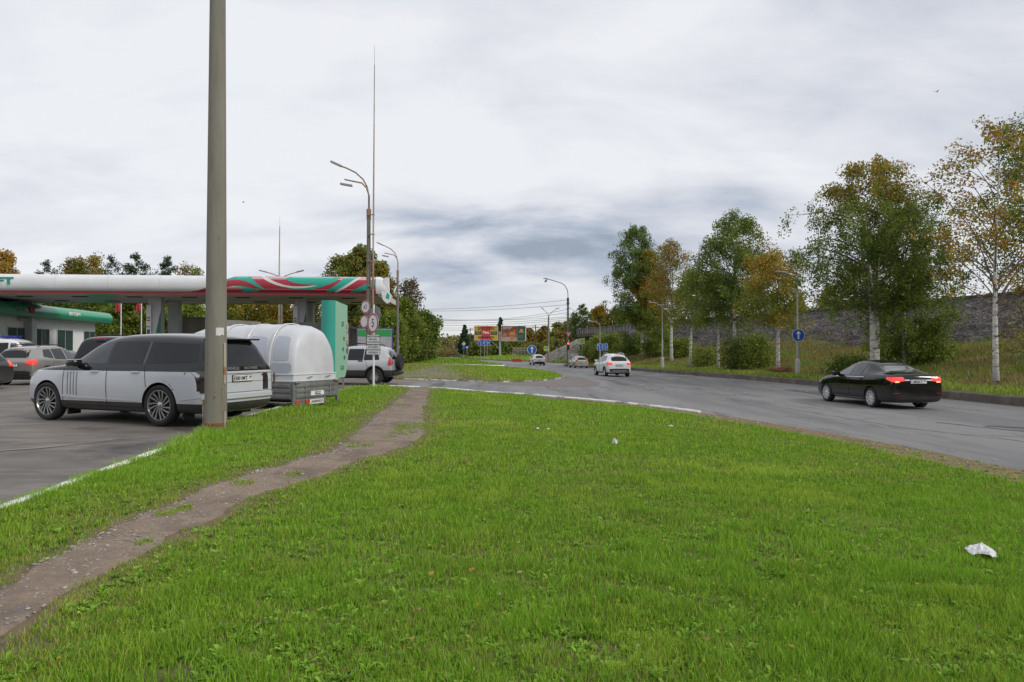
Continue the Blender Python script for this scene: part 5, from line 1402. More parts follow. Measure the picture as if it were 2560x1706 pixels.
m_sred2 = mat('sign_red', (.52, .02, .03), .45)
m_sblue = mat('sign_blue', (.012, .09, .40), .45)
m_swh = mat('sign_white', (.75, .75, .75), .5)
m_back = mat('sign_back', (.26, .28, .28), .55, metal=.3, var=(.20, .215, .215), vscale=4)
m_yg = mat('sign_yellow_green', (.48, .62, .06), .5)
def disc(name, R_, m, par, M, r0=0.001, d0=0.0, d1=.012, n=36):
    return MB().lathe([(r0, d0), (R_, d0), (R_, d1), (r0, d1)], n, M=M, close=r0 > .01).build(name, m, par)
def round_sign(par, z, R_, kind, rz=0.0, y=-.05, x=0):
    M = Matrix.Translation((x, 0, z)) @ Matrix.Rotation(rz, 4, 'Z') @ Matrix.Translation((0, y, 0)) @ Matrix.Rotation(pi / 2, 4, 'X')
    base = disc('sign_plate', R_, m_back, par, M, d0=-.012, d1=0)
    if kind == 'blue':
        disc('rim', R_, m_swh, base, M, d0=.0, d1=.003)
        disc('field', R_ * .93, m_sblue, base, M, d0=.003, d1=.006)
        w_ = R_ * .11
        MB().add([(-w_, -R_ * .62, 0), (w_, -R_ * .62, 0), (w_, R_ * .25, 0), (R_ * .33, R_ * .18, 0), (R_ * .33, R_ * .26, 0), (0, R_ * .72, 0), (-R_ * .33, R_ * .26, 0), (-R_ * .33, R_ * .18, 0), (-w_, R_ * .25, 0)],
                 [(0, 1, 2, 8), (2, 3, 4, 5), (5, 6, 7, 8), (2, 5, 8)]).build('arrow', m_swh, base, M=M @ Matrix.Translation((0, 0, .009)))
    else:
        disc('rim', R_, m_swh, base, M, d0=0, d1=.003)
        disc('red_ring', R_ * .97, m_sred2, base, M, d0=.003, d1=.006)
        disc('field', R_ * .80, m_swh, base, M, d0=.006, d1=.009)
        if kind: text_part('numeral', kind, R_ * (1.15 if len(kind) == 1 else .85), M @ Matrix.Translation((0, -.01, .011)), m_ink, base, bold=.012, extrude=.001, sx=.85 if len(kind) == 1 else .8)
    return base
def pipe(par, z0, z1, r=.03, m=None, x=0, y=0, name='post'):
    return MB().tube([(x, y, z0), (x, y, z1)], r, 10).build(name, m or m_galvp, par, smooth=True)

# speed limit sign with two plates
s5 = empty('speed_sign', (W(934, 25.2), 25.2, gz(W(934, 25.2), 25.2, Llawn)), 0, 'round red rimmed sign reading 5 above two white text plates on a post', 'sign')
pipe(s5, -.2, 2.15, .036, mat('post_white', (.72, .73, .72), .5))
RZ5 = radians(-48)
round_sign(s5, 2.52 - .19 + .07, .375, '5', rz=RZ5, y=-.05, x=.02)
def tplate(par, z, lines, w_, h_, rz, size):
    M = Matrix.Translation((.01, 0, z)) @ Matrix.Rotation(rz, 4, 'Z') @ Matrix.Translation((0, -.05, 0))
    p_ = MB().bbox(-w_ / 2, w_ / 2, 0, .012, -h_ / 2, h_ / 2, .005, M=M).build('text_plate', m_ink, par)
    MB().box(-w_ / 2 + .012, w_ / 2 - .012, -.003, -.0005, -h_ / 2 + .012, h_ / 2 - .012, M=M).build('plate_face', m_swh, p_)
    for i, t_ in enumerate(lines):
        text_part('plate_text', t_, size, M @ Matrix.Translation((0, -.005, h_ * (.28 - .28 * i))) @ Matrix.Rotation(pi / 2, 4, 'X'), m_ink, p_, bold=.015, extrude=.001, sx=.80)
tplate(s5, 1.80, ['ОБЯЗАТЕЛЬНАЯ', 'ВЫСАДКА', 'ПАССАЖИРОВ'], .56, .37, radians(-20), .085)
tplate(s5, 1.415, ['ОСТАНОВКА', 'АВТОТРАНСПОРТА', 'ЗАПРЕЩЕНА'], .58, .36, radians(-20), .082)
# signs on the street lamp behind
hs = empty('height_sign', (W(915, 37.9), 37.9, 0), 0, 'round red rimmed height limit sign reading 4,7 strapped to the street lamp', 'sign')
round_sign(hs, 1.6 + (872 - 768) / 1707 * 37.9, .37, '4,7', rz=radians(-36), y=-.05)
MB().box(-.05, .12, 0, .2, 3.85, 3.9).build('bracket', m_galvp, hs)
MB().prism([(-.05, 4.10), (.05, 4.10), (0, 4.03)], -.0625, -.0605, M=Matrix.Rotation(radians(-42), 4, 'Z')).build('mark', m_ink, hs)
ws = empty('width_sign', (W(912, 37.9), 37.9, 0), 0, 'round red rimmed sign half hidden below the 4,7 sign', 'sign')
round_sign(ws, 1.6 + (872 - 804.5) / 1707 * 37.9, .37, '', rz=radians(-42), y=-.05)
MB().box(-.05, .12, 0, .2, 3.05, 3.1).build('bracket', m_galvp, ws)
# sign seen from behind
bs_ = empty('sign_back', (W(934.5, 27.0), 27.0, gz(-5.4, 26.2, Llawn)), 0, 'grey back of a round sign on a white post, just above the 5 sign', 'sign')
pipe(bs_, -.2, 3.2, .036, MATS['post_white'])
Mx = Matrix.Translation((0, 0, 1.6 + (872 - 788) / 1707 * 27.0 - gz(-5.4, 26.2, Llawn))) @ Matrix.Rotation(radians(138), 4, 'Z') @ Matrix.Translation((0, -.05, 0)) @ Matrix.Rotation(pi / 2, 4, 'X')
bk = disc('sign_plate', .36, m_back, bs_, Mx)
for dz in (-.04, .04): MB().box(-.33, .33, -.001 + dz, .02 + dz, -.02, -.004, M=Mx).build('clamp_bar', m_galvp, bk)

# blue round signs
si = empty('direction_sign', (W(1330, 60), 60, gz(W(1330, 60), 60, Lisl)), 0, 'round blue ahead only sign on a thin post at the tip of the grass island', 'sign')
pipe(si, -.2, 2.15, .03, mat('post_rusty', (.40, .34, .26), .8)); round_sign(si, 1.6 + (872 - 874.6) / 1707 * 60 - gz(W(1330, 60), 60, Lisl), .405, 'blue')
def slim_lamp(px, Y, H, arm, label, base=True):
    x = W(px, Y); z0 = gz(x, Y, verge_h)
    r = empty('street_lamp', (x, Y, z0), 0, label, 'street lamp')
    MB().tube([(0, 0, -.3), (0, 0, H * .45), (0, 0, H * .46), (0, 0, H - .35)], [.075, .072, .05, .042], 12).build('post', m_galvp, r, smooth=40)
    MB().lathe([(.16, -.3), (.15, .9), (.12, 1.05), (.075, 1.08)], 8).build('base_box', mat('lamp_base', (.42, .43, .42), .6, metal=.1), r)
    MB().tube([(0, 0, H - .4), (-.03, 0, H - .15), (-.16, 0, H), (-.45, 0, H + .06), (-arm + .3, 0, H + .16)], .035, 8).build('arm', m_galvp, r, smooth=True)
    MB().bbox(-.36, .36, -.12, .12, -.045, .06, .04, M=Matrix.Translation((-arm, 0, H + .2)) @ Matrix.Rotation(radians(7), 4, 'Y')).build('lamp_head', m_lampc, r, smooth=50)
    return r, z0
sr, z0 = slim_lamp(1994, 43.3, 6.35, 1.0, 'slim grey street lamp carrying a round blue ahead only sign, on the right verge')
zc = 1.6 + (872 - 838.5) / 1707 * 43.3 - z0
sg = empty('direction_sign', (W(1994, 43.3), 43.2, z0), 0, 'round blue ahead only sign fixed to the slim lamp post on the right verge', 'sign'); round_sign(sg, zc, .405, 'blue', y=-.04)
slim_lamp(1656, 63.5, 5.95, .85, 'slim grey street lamp between two birch trunks, right of the crossover')
slim_lamp(1500, 84, 5.2, .75, 'slim street lamp in front of the railway bridge, above the blue lane sign')

def lane_sign(name, px0, px1, y0, y1, Y, posts, zf, label, sh=0):
    xc = W((px0 + px1) / 2, Y); w_ = (px1 - px0) / 1707 * Y; h_ = (y1 - y0) / 1707 * Y; z0 = gz(xc, Y, zf); zc = 1.6 + (872 - (y0 + y1) / 2) / 1707 * Y - z0
    r = empty(name, (xc, Y, z0), 0, label, 'sign')
    pl = MB().bbox(-w_ / 2, w_ / 2, -.03, -.01, zc - h_ / 2, zc + h_ / 2, .008).build('sign_board', m_swh, r)
    MB().box(-w_ / 2 + .03, w_ / 2 - .03, -.034, -.03, zc - h_ / 2 + .03, zc + h_ / 2 - .03).build('blue_field', m_sblue, pl)
    B = MB()
    def seg(x0, z0_, x1, z1_, t=.035):
        B.tube([(x0 * w_, -.037, zc + z0_ * h_), (x1 * w_, -.037, zc + z1_ * h_)], t * w_ * .42, 4)
    seg(-.27, -.42, -.27, .25); seg(-.27, .25, -.42, .25); seg(-.36, .34, -.43, .25, .025); seg(-.36, .16, -.43, .25, .025)
    seg(-.16, -.42, -.16, .1, .012)
    seg(.03, -.42, .03, .34); seg(.03, -.02, -.08, -.02); seg(.03, .36, -.03, .20, .025); seg(.03, .36, .08, .20, .025); seg(-.09, -.02, -.05, .06, .02); seg(-.09, -.02, -.05, -.1, .02)
    seg(.13, -.42, .13, .1, .012)
    seg(.28, -.42, .28, .0); seg(.28, .0, .40, .0); seg(.28, .0, .21, .36); seg(.41, 0, .37, .09, .02); seg(.41, 0, .37, -.09, .02); seg(.21, .36, .19, .2, .02)
    B.build('arrows', m_swh, pl)
    for p_ in posts: pipe(r, -.2, zc + h_ * .45, .035, m_galvp, x=W(p_, Y) - xc, y=.03)
    return r
lane_sign('lane_sign', 1195, 1225, 850, 865, 88, (1201.5, 1211.5, 1218), Lnisl, 'blue lane direction sign on three posts in front of the left billboard')
lane_sign('lane_sign', 1492.7, 1519, 860, 875.8, 83, (1500,), verge_h, 'blue lane direction sign on one post beside the willow bush')

def square_sign(px, py, size, Y, zbase, label, kind='ped'):
    x = W(px, Y); s_ = size / 1707 * Y / 2; zc = 1.6 + (872 - py) / 1707 * Y
    r = empty('crossing_sign', (x, Y, zbase), 0, label, 'sign'); zc -= zbase
    pl = MB().bbox(-s_, s_, -.02, 0, zc - s_, zc + s_, .005).build('sign_board', m_yg, r)
    if kind == 'ped':
        MB().box(-s_ * .68, s_ * .68, -.024, -.02, zc - s_ * .72, zc + s_ * .72).build('blue_field', m_sblue, pl)
        MB().prism([(-s_ * .55, zc - s_ * .55), (s_ * .55, zc - s_ * .55), (0, zc + s_ * .55)], -.028, -.024).build('white_triangle', m_swh, pl)
        B = MB().prism([(-.04 * 2 * s_ * 2, zc + s_ * .05), (.08 * s_ * 2, zc + s_ * .05), (s_ * .22, zc - s_ * .42), (s_ * .08, zc - s_ * .42), (0, zc - s_ * .12), (-s_ * .2, zc - s_ * .42), (-s_ * .3, zc - s_ * .38)], -.031, -.028)
        B.lathe([(.001, 0), (s_ * .1, 0), (s_ * .1, .004), (.001, .004)], 12, M=Matrix.Translation((0, -.028, zc + s_ * .2)) @ Matrix.Rotation(pi / 2, 4, 'X')); B.build('walker', m_ink, pl)
    else:
        MB().box(-s_ * .45, s_ * .5, -.024, -.02, zc - s_ * .55, zc + s_ * .55).build('faded_panel', mat('faded_blue', (.30, .42, .52), .6, var=(.12, .2, .35), vscale=9), pl)
    pipe(r, -.2, zc + s_, .035, m_galvp, y=.02)
    return r
square_sign(1365.5, 872, 11.6, 112, gz(5, 128, G) + .1, 'yellow bordered pedestrian crossing sign beside the double armed lamp')
square_sign(1455, 853, 14, 92, gz(10.2, 92, verge_h), 'faded yellow bordered crossing sign under the left end of the bridge', 'faded')

# traffic light pole
Yt = 93.5; xt = W(1420, Yt); zt_ = gz(xt, Yt, verge_h)
tp = empty('street_lamp', (xt, Yt, zt_), 0, 'tall concrete lamp pole with one long bent arm beside the red traffic light', 'street lamp')
MB().lathe([(.001, -.3), (.19, -.3), (.12, 9.1), (.001, 9.1)], 20).build('post', m_pole2, tp, smooth=40)
MB().lathe([(.13, 8.2), (.155, 8.2), (.155, 9.2), (.05, 9.25)], 16).build('collar', mat('collar_dark', (.10, .08, .065), .8), tp, smooth=40)
MB().tube([(0, 0, 9.1), (0, 0, 9.8), (-.12, 0, 10.4), (-.45, 0, 10.95), (-.95, 0, 11.25), (-1.9, 0, 11.55), (-2.75, 0, 11.8)], .05, 8).build('arm', mat('arm_grey', (.13, .13, .13), .6), tp, smooth=True)
MB().bbox(-.36, .30, -.14, .14, -.07, .07, .05, M=Matrix.Translation((-3.0, 0, 11.85)) @ Matrix.Rotation(radians(8), 4, 'Y')).build('lamp_head', m_lampc, tp, smooth=50)
for z in (8.4, 7.7, 6.9, 6.4): MB().box(-.3, .3, -.02, .02, z, z + .06).build('wire_bracket', m_black, tp)
tl = empty('traffic_light', (W(1420.5, 92.8), 92.8, zt_), 0, 'traffic light showing red, on a white post beside the concrete pole', 'traffic light')
zl_ = lambda py: 1.6 + (872 - py) / 1707 * 92.8 - zt_
MB().bbox(-.17, .17, -.10, .12, zl_(874.5), zl_(856), .03).build('housing', mat('tl_black', (.015, .012, .012), .5), tl)
for i, (py, m_) in enumerate(((859.3, mat('signal_red', (1, .1, .05), .3, emit=2.2, ecol=(1, .13, .05))), (865.2, mat('signal_off', (.05, .035, .02), .3)), (871.1, mat('signal_off2', (.02, .035, .03), .3)))):
    disc('signal_lens', .125, m_, tl, Matrix.Translation((0, -.105, zl_(py))) @ Matrix.Rotation(pi / 2, 4, 'X'), d0=0, d1=.03, n=20)
MB().tube([(.11, .12, -.3), (.11, .12, zl_(850))], .07, 10).build('post', mat('tl_post', (.55, .53, .50), .6), tl, smooth=True)
gs = empty('give_way_sign', (W(1421.5, 92.6), 92.6, zt_), 0, 'faded give way triangle above the red traffic light', 'sign')
cz = zl_(836)
MB().prism([(-.5, cz + .28), (.5, cz + .28), (0, cz - .5)], -.03, 0).build('triangle', m_sred2, gs)
MB().prism([(-.33, cz + .2), (.33, cz + .2), (0, cz - .30)], -.035, -.03).build('white_field', mat('faded_pink', (.62, .50, .48), .6), gs)
MB().box(-.45, -.32, -.02, .0, cz - .1, cz + .15).box(.32, .5, -.02, .0, cz + .05, cz + .2).build('bracket', m_black, gs)
st_ = empty('stop_plate', (W(1435.5, 92.4), 92.4, zt_), 0, 'small white plate reading СТОП above the silver hatchback', 'sign')
MB().bbox(-.48, .48, -.03, 0, zl_(890.3) , zl_(884.8), .006).build('plate', m_swh, st_)
text_part('plate_text', 'СТОП', .30, Matrix.Translation((0, -.032, (zl_(890.3) + zl_(884.8)) / 2)) @ Matrix.Rotation(pi / 2, 4, 'X'), m_ink, st_, bold=.02, extrude=.002)
pipe(st_, -.3, zl_(884.8), .03)
# second signal seen from behind near the abutment
for px, py0, py1, Y, lab in ((1391, 852, 866, 118, 'dark traffic light seen from the side in front of the stone slope'), (1452, 862, 874, 100, 'dark traffic light seen from behind under the bridge')):
    x = W(px, Y); z0 = gz(x, Y); r = empty('traffic_light', (x, Y, z0), 0, lab, 'traffic light'); a1 = 1.6 + (872 - py1) / 1707 * Y - z0; a2 = 1.6 + (872 - py0) / 1707 * Y - z0
    MB().bbox(-.16, .16, -.1, .1, a1, a2, .03).build('housing', MATS['tl_black'], r); pipe(r, -.2, a1 + .1, .05, m_galvp)
    for k in range(3): MB().bbox(-.2, .2, -.3, .0, a1 + (a2 - a1) * (.25 + .27 * k), a1 + (a2 - a1) * (.30 + .27 * k), .01).build('visor', m_black, r)

# double armed lamp and wooden pole beyond the junction
Yd = 130; xd = W(1371.5, Yd); dl = empty('street_lamp', (xd, Yd, gz(xd, Yd) + .1), 0, 'concrete lamp pole with two arms in a V shape beyond the junction', 'street lamp')
MB().lathe([(.001, -.3), (.26, -.3), (.22, 2.4), (.17, 2.6), (.14, 8.6), (.001, 8.6)], 16).build('post', m_pole2, dl, smooth=40)
MB().tube([(0, 0, 8.5), (-.12, 0, 9.1), (-.6, 0, 9.7), (-1.1, 0, 10.1)], .05, 8).build('arm', m_rust, dl, smooth=True)
MB().tube([(0, 0, 8.5), (.12, 0, 9.0), (.9, 0, 9.7), (1.5, 0, 10.1)], .05, 8).build('arm', m_rust, dl, smooth=True)
lamp_head(Matrix.Translation((-1.2, 0, 10.2)) @ Matrix.Rotation(radians(35), 4, 'Y'), MATS['collar_dark'], par=dl); lamp_head(Matrix.Translation((1.75, 0, 10.2)) @ Matrix.Rotation(radians(-12), 4, 'Y'), MATS['collar_dark'], par=dl)
MB().lathe([(.30, -.02), (.34, -.02), (.34, .02), (.30, .02)], 20, close=True, M=Matrix.Translation((0, -.1, 3.9)) @ Matrix.Rotation(pi / 2, 4, 'X')).build('cable_coil', m_black, dl)
for px, py, Y, lab in ((1339, 813, 150, 'dark wooden utility pole right of the billboards'), (1175.5, 820, 185, 'wooden utility pole left of the yellow billboard'), (1112.5, 848, 260, 'thin utility pole by the far end of the road'), (1347, 822, 210, 'farther wooden utility pole behind the orange bushes')):
    x = W(px, Y); o_ = empty('utility_pole', (x, Y, gz(x, Y)), 0, lab, 'utility pole'); H_ = 1.6 + (872 - py) / 1707 * Y - gz(x, Y)
    MB().tube([(0, 0, -.3), (0, 0, H_)], [.16, .11], 10).build('post', mat('old_timber', (.07, .06, .05), .9), o_, smooth=True)
    MB().box(-.8, .8, -.06, .06, H_ - .55, H_ - .42).build('crossarm', MATS['old_timber'], o_)
    for k in (-.7, .7): MB().bbox(k - .05, k + .05, -.05, .05, H_ - .42, H_ - .25, .02).build('insulator', m_lampc, o_)

# billboards on one post
Yb = 168; zb_ = gz(-3, Yb); bb = empty('billboard', (W(1250, Yb), Yb, zb_), 0, 'double billboard on a grey post beyond the junction, yellow advert left, dark advert right', 'billboard')
z_ = lambda py: 1.6 + (872 - py) / 1707 * Yb - zb_
k_ = Yb / 1707
MB().bbox(-.24, .24, .15, .6, -.3, z_(829), .03).build('post', mat('bb_post', (.34, .35, .35), .6), bb)
MB().tube([(-.2, .3, z_(872)), (-2.2, .3, z_(853))], .07, 8).build('brace', m_galvp, bb)
m_yel = mat('ad_yellow', (.50, .34, .04), .6); m_ared = mat('ad_red', (.50, .04, .045), .6, var=(.42, .06, .05), vscale=.8)
m_adk = mat('ad_dark', (.045, .045, .04), .6); m_agr = mat('ad_green', (.02, .085, .055), .6)
def bx(px): return (px - 1250) * k_
def panel(px0, px1, py0, py1, y=0):
    return MB().bbox(bx(px0), bx(px1), -.12, .12, z_(py1), z_(py0), .03).build('panel', mat('bb_frame', (.5, .5, .47), .5), bb)
p1 = panel(1185.3, 1245.5, 815, 852); p2 = panel(1253, 1315.5, 815, 853.3)
def fld(name, par, px0, px1, py0, py1, m, lay): return MB().box(bx(px0), bx(px1), -.12 - .006 * lay, -.12 - .006 * lay + .005, z_(py1), z_(py0)).build(name, m, par)
def btx(par, s, px, py, h_px, m, lay, sx=1, bold=.02): return text_part('advert_text', s, h_px * k_ * 1.35, Matrix.Translation((bx(px), -.125 - .006 * lay, z_(py))) @ Matrix.Rotation(pi / 2, 4, 'X'), m, par, bold=bold, extrude=.003, sx=sx)
fld('advert_yellow', p1, 1186.2, 1244.6, 815.8, 851.2, m_yel, 1)
MB().prism([(bx(1200), z_(815.8)), (bx(1231), z_(815.8)), (bx(1226), z_(825)), (bx(1226), z_(842)), (bx(1232), z_(851.2)), (bx(1198), z_(851.2)), (bx(1204), z_(842)), (bx(1204), z_(825))], -.138, -.133).build('advert_red', m_ared, p1)
fld('advert_black_band', p1, 1187, 1203.5, 828.3, 837.6, m_adk, 2); fld('advert_black_band', p1, 1227, 1243, 828.3, 837.6, m_adk, 2)
btx(p1, 'ДОСТУПНО!', 1215.5, 821.5, 5.2, m_ink, 4, sx=1.0, bold=.03); btx(p1, 'ШИКАРНО!', 1215, 844, 5.2, m_ink, 4, sx=1.05, bold=.03)
btx(p1, 'Рио', 1215, 832, 6.5, m_letter, 4, bold=.03)
for px, lay in ((1195, 4), (1235, 4)):
    fld('small_print', p1, px - 6, px + 6, 829.6, 831.2, mat('print_gold', (.35, .27, .08), .6), lay); fld('small_print', p1, px - 5, px + 6, 833.4, 834.2, mat('print_grey', (.30, .30, .28), .6), lay)
fld('advert_dark', p2, 1254, 1292.8, 816, 852.3, mat('ad_brown', (.085, .045, .035), .6, var=(.30, .08, .03), vscale=.45, vlo=.4, vhi=.62), 1)
fld('advert_green', p2, 1293.2, 1313, 816, 852.3, m_agr, 1)
btx(p2, 'НЕЖНЫЙ БУРГЕР', 1268.5, 819.3, 2.1, m_letter, 3, sx=.9); btx(p2, 'ВНОВЬ С НАМИ', 1267, 823, 2.1, m_letter, 3, sx=.9)
MB().lathe([(.001, 0), (.35, .0), (.35, .01), (.001, .01)], 24, M=Matrix.Translation((bx(1286.5), -.128, z_(827.5))) @ Matrix.Rotation(pi / 2, 4, 'X')).build('advert_badge', mat('ad_badge', (.6, .06, .04), .6), p2)
bun = MB()
for cx_, cz_, rx_, rz__ in ((1281, 835, 8, 4.5), (1281, 841, 8.4, 1.4)):
    bun.add([(bx(cx_) + rx_ * k_ * cos(a_), -.130, z_(cz_) + rz__ * k_ * max(sin(a_), -.4)) for a_ in np.linspace(0, 2 * pi, 22)[:-1]], [tuple(range(21))])
bun.build('advert_bun', mat('ad_bun', (.48, .24, .08), .6), p2)
fld('advert_filling', p2, 1272.5, 1290, 837.4, 838.4, mat('ad_leaf', (.10, .22, .04), .6), 4); fld('advert_filling', p2, 1273, 1289.5, 838.4, 839.8, mat('ad_tomato', (.5, .06, .03), .6), 4)
fld('advert_fries', p2, 1257, 1266, 833, 842, mat('ad_fries', (.42, .28, .10), .6, var=(.30, .08, .04), vscale=3), 2)
fld('advert_strip', p2, 1254, 1292.8, 843, 852.3, mat('ad_strip', (.34, .14, .10), .6, var=(.40, .36, .34), vscale=1.2), 2)
MB().prism([(bx(1297), z_(832)), (bx(1301), z_(822)), (bx(1303.5), z_(823)), (bx(1300), z_(832))], -.134, -.129).prism([(bx(1301.5), z_(832)), (bx(1302.5), z_(824)), (bx(1305.5), z_(822)), (bx(1309), z_(832))], -.134, -.129).build('advert_emblem', mat('ad_orange', (.62, .22, .05), .6), p2)
for py in (840, 843.5): fld('advert_line', p2, 1296, 1308, py, py + .5, mat('print_grey', (.30, .30, .28), .6), 2)
for px in (1196, 1219, 1262, 1299): MB().tube([(bx(px), -.1, z_(815)), (bx(px), -.5, z_(813.6))], .04, 6).build('spotlight', m_black, bb)

# small signs by the far left verge
def far_board(px, py, size, Y, m, label, diamond=False, inner=None, post_to=None):
    x = W(px, Y); s_ = size / 1707 * Y / 2; zb0_ = gz(x, Y) + .3; zc_ = 1.6 + (872 - py) / 1707 * Y - zb0_
    r = empty('road_sign', (x, Y, zb0_), 0, label, 'sign')
    if diamond:
        p_ = MB().prism([(-s_, zc_), (0, zc_ - s_), (s_, zc_), (0, zc_ + s_)], -.03, 0).build('sign_board', m_swh, r); MB().prism([(-s_ * .7, zc_), (0, zc_ - s_ * .7), (s_ * .7, zc_), (0, zc_ + s_ * .7)], -.034, -.03).build('yellow_field', m, p_)
    else:
        p_ = MB().bbox(-s_, s_, -.03, 0, zc_ - s_, zc_ + s_, .01).build('sign_board', m, r)
        if inner: MB().box(-s_ * .6, s_ * .6, -.036, -.03, zc_ - s_ * .6, zc_ + s_ * .6).build('white_symbol', m_swh, p_)
    pipe(r, -.3, zc_, .05, m_galvp, y=.05); return r
far_board(1159.6, 860, 10.2, 172, mat('priority_yellow', (.55, .36, .12), .6), 'yellow diamond priority sign above two small blue signs', True)
far_board(1159.4, 869.5, 7, 173, m_sblue, 'small blue sign directly below the yellow diamond'); far_board(1167.6, 868.6, 7, 172, m_sblue, 'small blue sign with a white panel, right of the yellow diamond post', inner=True)
far_board(1133.5, 868, 5, 215, m_back, 'grey back of a small sign by the far road')
# red barrier block in the road
rb = empty('road_barrier', (W(1292, 128), 128, gz(1, 128)), 0, 'low red plastic barrier block lying in the road junction', 'barrier')
MB().prism([(-1.0, 0), (1.0, 0), (.85, .35), (.72, .62), (-.72, .62), (-.85, .35)], -.25, .25).build('block', mat('barrier_red', (.42, .03, .04), .5), rb)
MB().prism([(-.9, .3), (.9, .3), (.88, .36), (-.88, .36)], -.262, .262).build('groove', mat('barrier_dark', (.22, .015, .02), .6), rb)
# white picket fence
fn = empty('picket_fence', (W(1282, 172), 172, gz(0, 172)), 0, 'pale picket fence right of the billboard post', 'fence')
fz = 1.6 - .2 - gz(0, 172)
for k in range(13): MB().bbox(k * .36, k * .36 + .09, -.03, .03, 0, fz + .55, .01).build('picket', mat('fence_pale', (.45, .43, .40), .8), fn)
for z in (fz - .3, fz + .25): MB().box(0, 4.5, .03, .07, z, z + .08).build('rail', MATS['fence_pale'], fn)
# striped stake by the exit
sk = empty('marker_stake', (W(996, 29.8), 29.8, gz(-5, 29.8)), 0, 'leaning orange striped stake behind the off-roader with the spare wheel', 'stake')
MB().tube([(-.12, 0, .62), (.02, 0, -.1)], .016, 8).build('stake', mat('stake_orange', (.55, .16, .04), .6, var=(.6, .5, .2), vscale=12), sk)

# ------------------------------------------------------------------ railway bridge
m_br = mat('bridge_concrete', (.24, .225, .20), .9, var=(.12, .11, .10), vscale=1.0, stretch=(1, 1, .5), bump=.3, bscale=6)
m_brd = mat('bridge_dark', (.075, .068, .06), .9, var=(.045, .04, .038), vscale=1.2)
br = empty('railway_bridge', (0, 0, 0), 0, 'old concrete railway bridge with a panelled parapet crossing the side road', 'bridge')
A0 = Vector((19.5, 103.5)); A1 = Vector((13.2, 137.5)); dd = (A1 - A0).normalized(); nn_ = Vector((dd.y, -dd.x)); Lb = (A1 - A0).length
Mbr = Matrix.Translation((A0.x, A0.y, 0)) @ Matrix.Rotation(atan2(dd.y, dd.x), 4, 'Z')
MB().box(0, Lb, -5.5, -.3, 4.3, 4.55).box(1.5, Lb - 2, -5.2, -.9, 3.5, 4.29).build('deck', m_brd, br, M=Mbr)
B = MB().box(0, Lb, -.05, .16, 4.45, 5.42)
for k in range(int(Lb / 1.55) + 1): B.box(k * 1.55, k * 1.55 + .22, .16, .27, 4.45, 5.42)
B.box(-.1, Lb + .1, -.1, .30, 5.424, 5.52)
B.build('parapet', m_br, br, M=Mbr)
MB().box(0, Lb - .1, .02, .12, 3.95, 4.445).build('girder', mat('girder_rust', (.11, .075, .055), .9, var=(.07, .055, .05), vscale=.8), br, M=Mbr)
for x in (4.5, 14, 24, Lb - 1.5):
    MB().box(x - .5, x + .5, -5, -.6, -1.6, 3.49).box(x - .7, x + .7, -5.2, -.4, 3.2, 3.494).build('pier', m_br, br, M=Mbr)
# stone paved cone of the abutment
def cone():
    vs = []; fs = []; K, R_ = 40, 9; cxx, cyy = 14.5, 142.0; zb2 = -1.2; top = 3.6
    for i in range(R_ + 1):
        t = i / R_; rr_ = .8 + 8.6 * (1 - t)
        for k in range(K):
            a_ = 2 * pi * k / K; x, y = cxx + rr_ * 1.15 * cos(a_), cyy + rr_ * sin(a_)
            vs.append((x, y, zb2 + (top - zb2) * t + .25 * (fbm(x, y, .9, 71) - .5) * (1 - t) * 2))
    for i in range(R_):
        for k in range(K): fs.append((i * K + k, i * K + (k + 1) % K, (i + 1) * K + (k + 1) % K, (i + 1) * K + k))
    fs.append(tuple(R_ * K + k for k in range(K)))
    m_ = layered('abutment_stone', [((.23, .21, .18), 0, 0, 0), ((.13, .12, .10), 1.2, .46, .56), ((.07, .08, .04), .8, .54, .60), ((.29, .27, .235), 3, .52, .62)], bump=1, bscale=3)
    o_ = MB().add(vs, fs).build('abutment_cone', m_, smooth=True); tag(o_, 'pale stone paved cone slope at the left end of the railway bridge', 'embankment slope')
cone()
MB_ = MB()
hr = empty('stair_handrail', (0, 0, 0), 0, 'pale sloping handrail on the embankment right of the bridge', 'handrail')
pA, pB = Vector((W(1574, 96), 96, 1.6 + 47 / 1707 * 96)), Vector((W(1541, 100), 100, 1.6 + 27 / 1707 * 100))
MB().tube([pA, pB], .07, 8).build('rail', m_conc, hr)
for t in (.05, .5, .95):
    p = pA.lerp(pB, t); MB().tube([p, (p.x, p.y, p.z - 1.5)], .05, 8).build('post', m_conc, hr)

# ------------------------------------------------------------------ overhead wires
def wire(p0, p1, sag, label=None, r=.022):
    pts = []
    for k in range(25):
        t = k / 24; p = Vector(p0).lerp(Vector(p1), t); p.z -= sag * 4 * t * (1 - t); pts.append(p)
    o_ = MB().tube(pts, r, 5).build('overhead_wire', mat('wire_black', (.03, .03, .03), .6), smooth=True)
    tag(o_, label, 'wire', 'overhead wires across the junction')
zw = lambda py, Y: 1.6 + (872 - py) / 1707 * Y
LW = [(1030, 773, 1418, 750, 8, 'top'), (1030, 776, 1418, 762, 7, 'second'), (1040, 782, 1418, 774, 22, 'third'), (1050, 790, 1418, 782, 16, 'fourth'),
      (1050, 801, 1418, 793, 5, 'fifth'), (1050, 805, 1418, 796, 7, 'sixth'), (1060, 812, 1418, 800, 7, 'seventh'), (1060, 817, 1418, 806, 8, 'eighth'), (1065, 822, 1418, 815, 7, 'ninth')]
for i, (x0, y0, x1, y1, sg_, w_) in enumerate(LW):
    Ya, Yb_ = 104, 93.7
    wire((W(x0 - 60, Ya), Ya, zw(y0, Ya)), (W(x1, Yb_), Yb_, zw(y1, Yb_)), sg_ / 1707 * 98, 'thin black wire running left from the junction lamp pole, %s from the top' % w_)
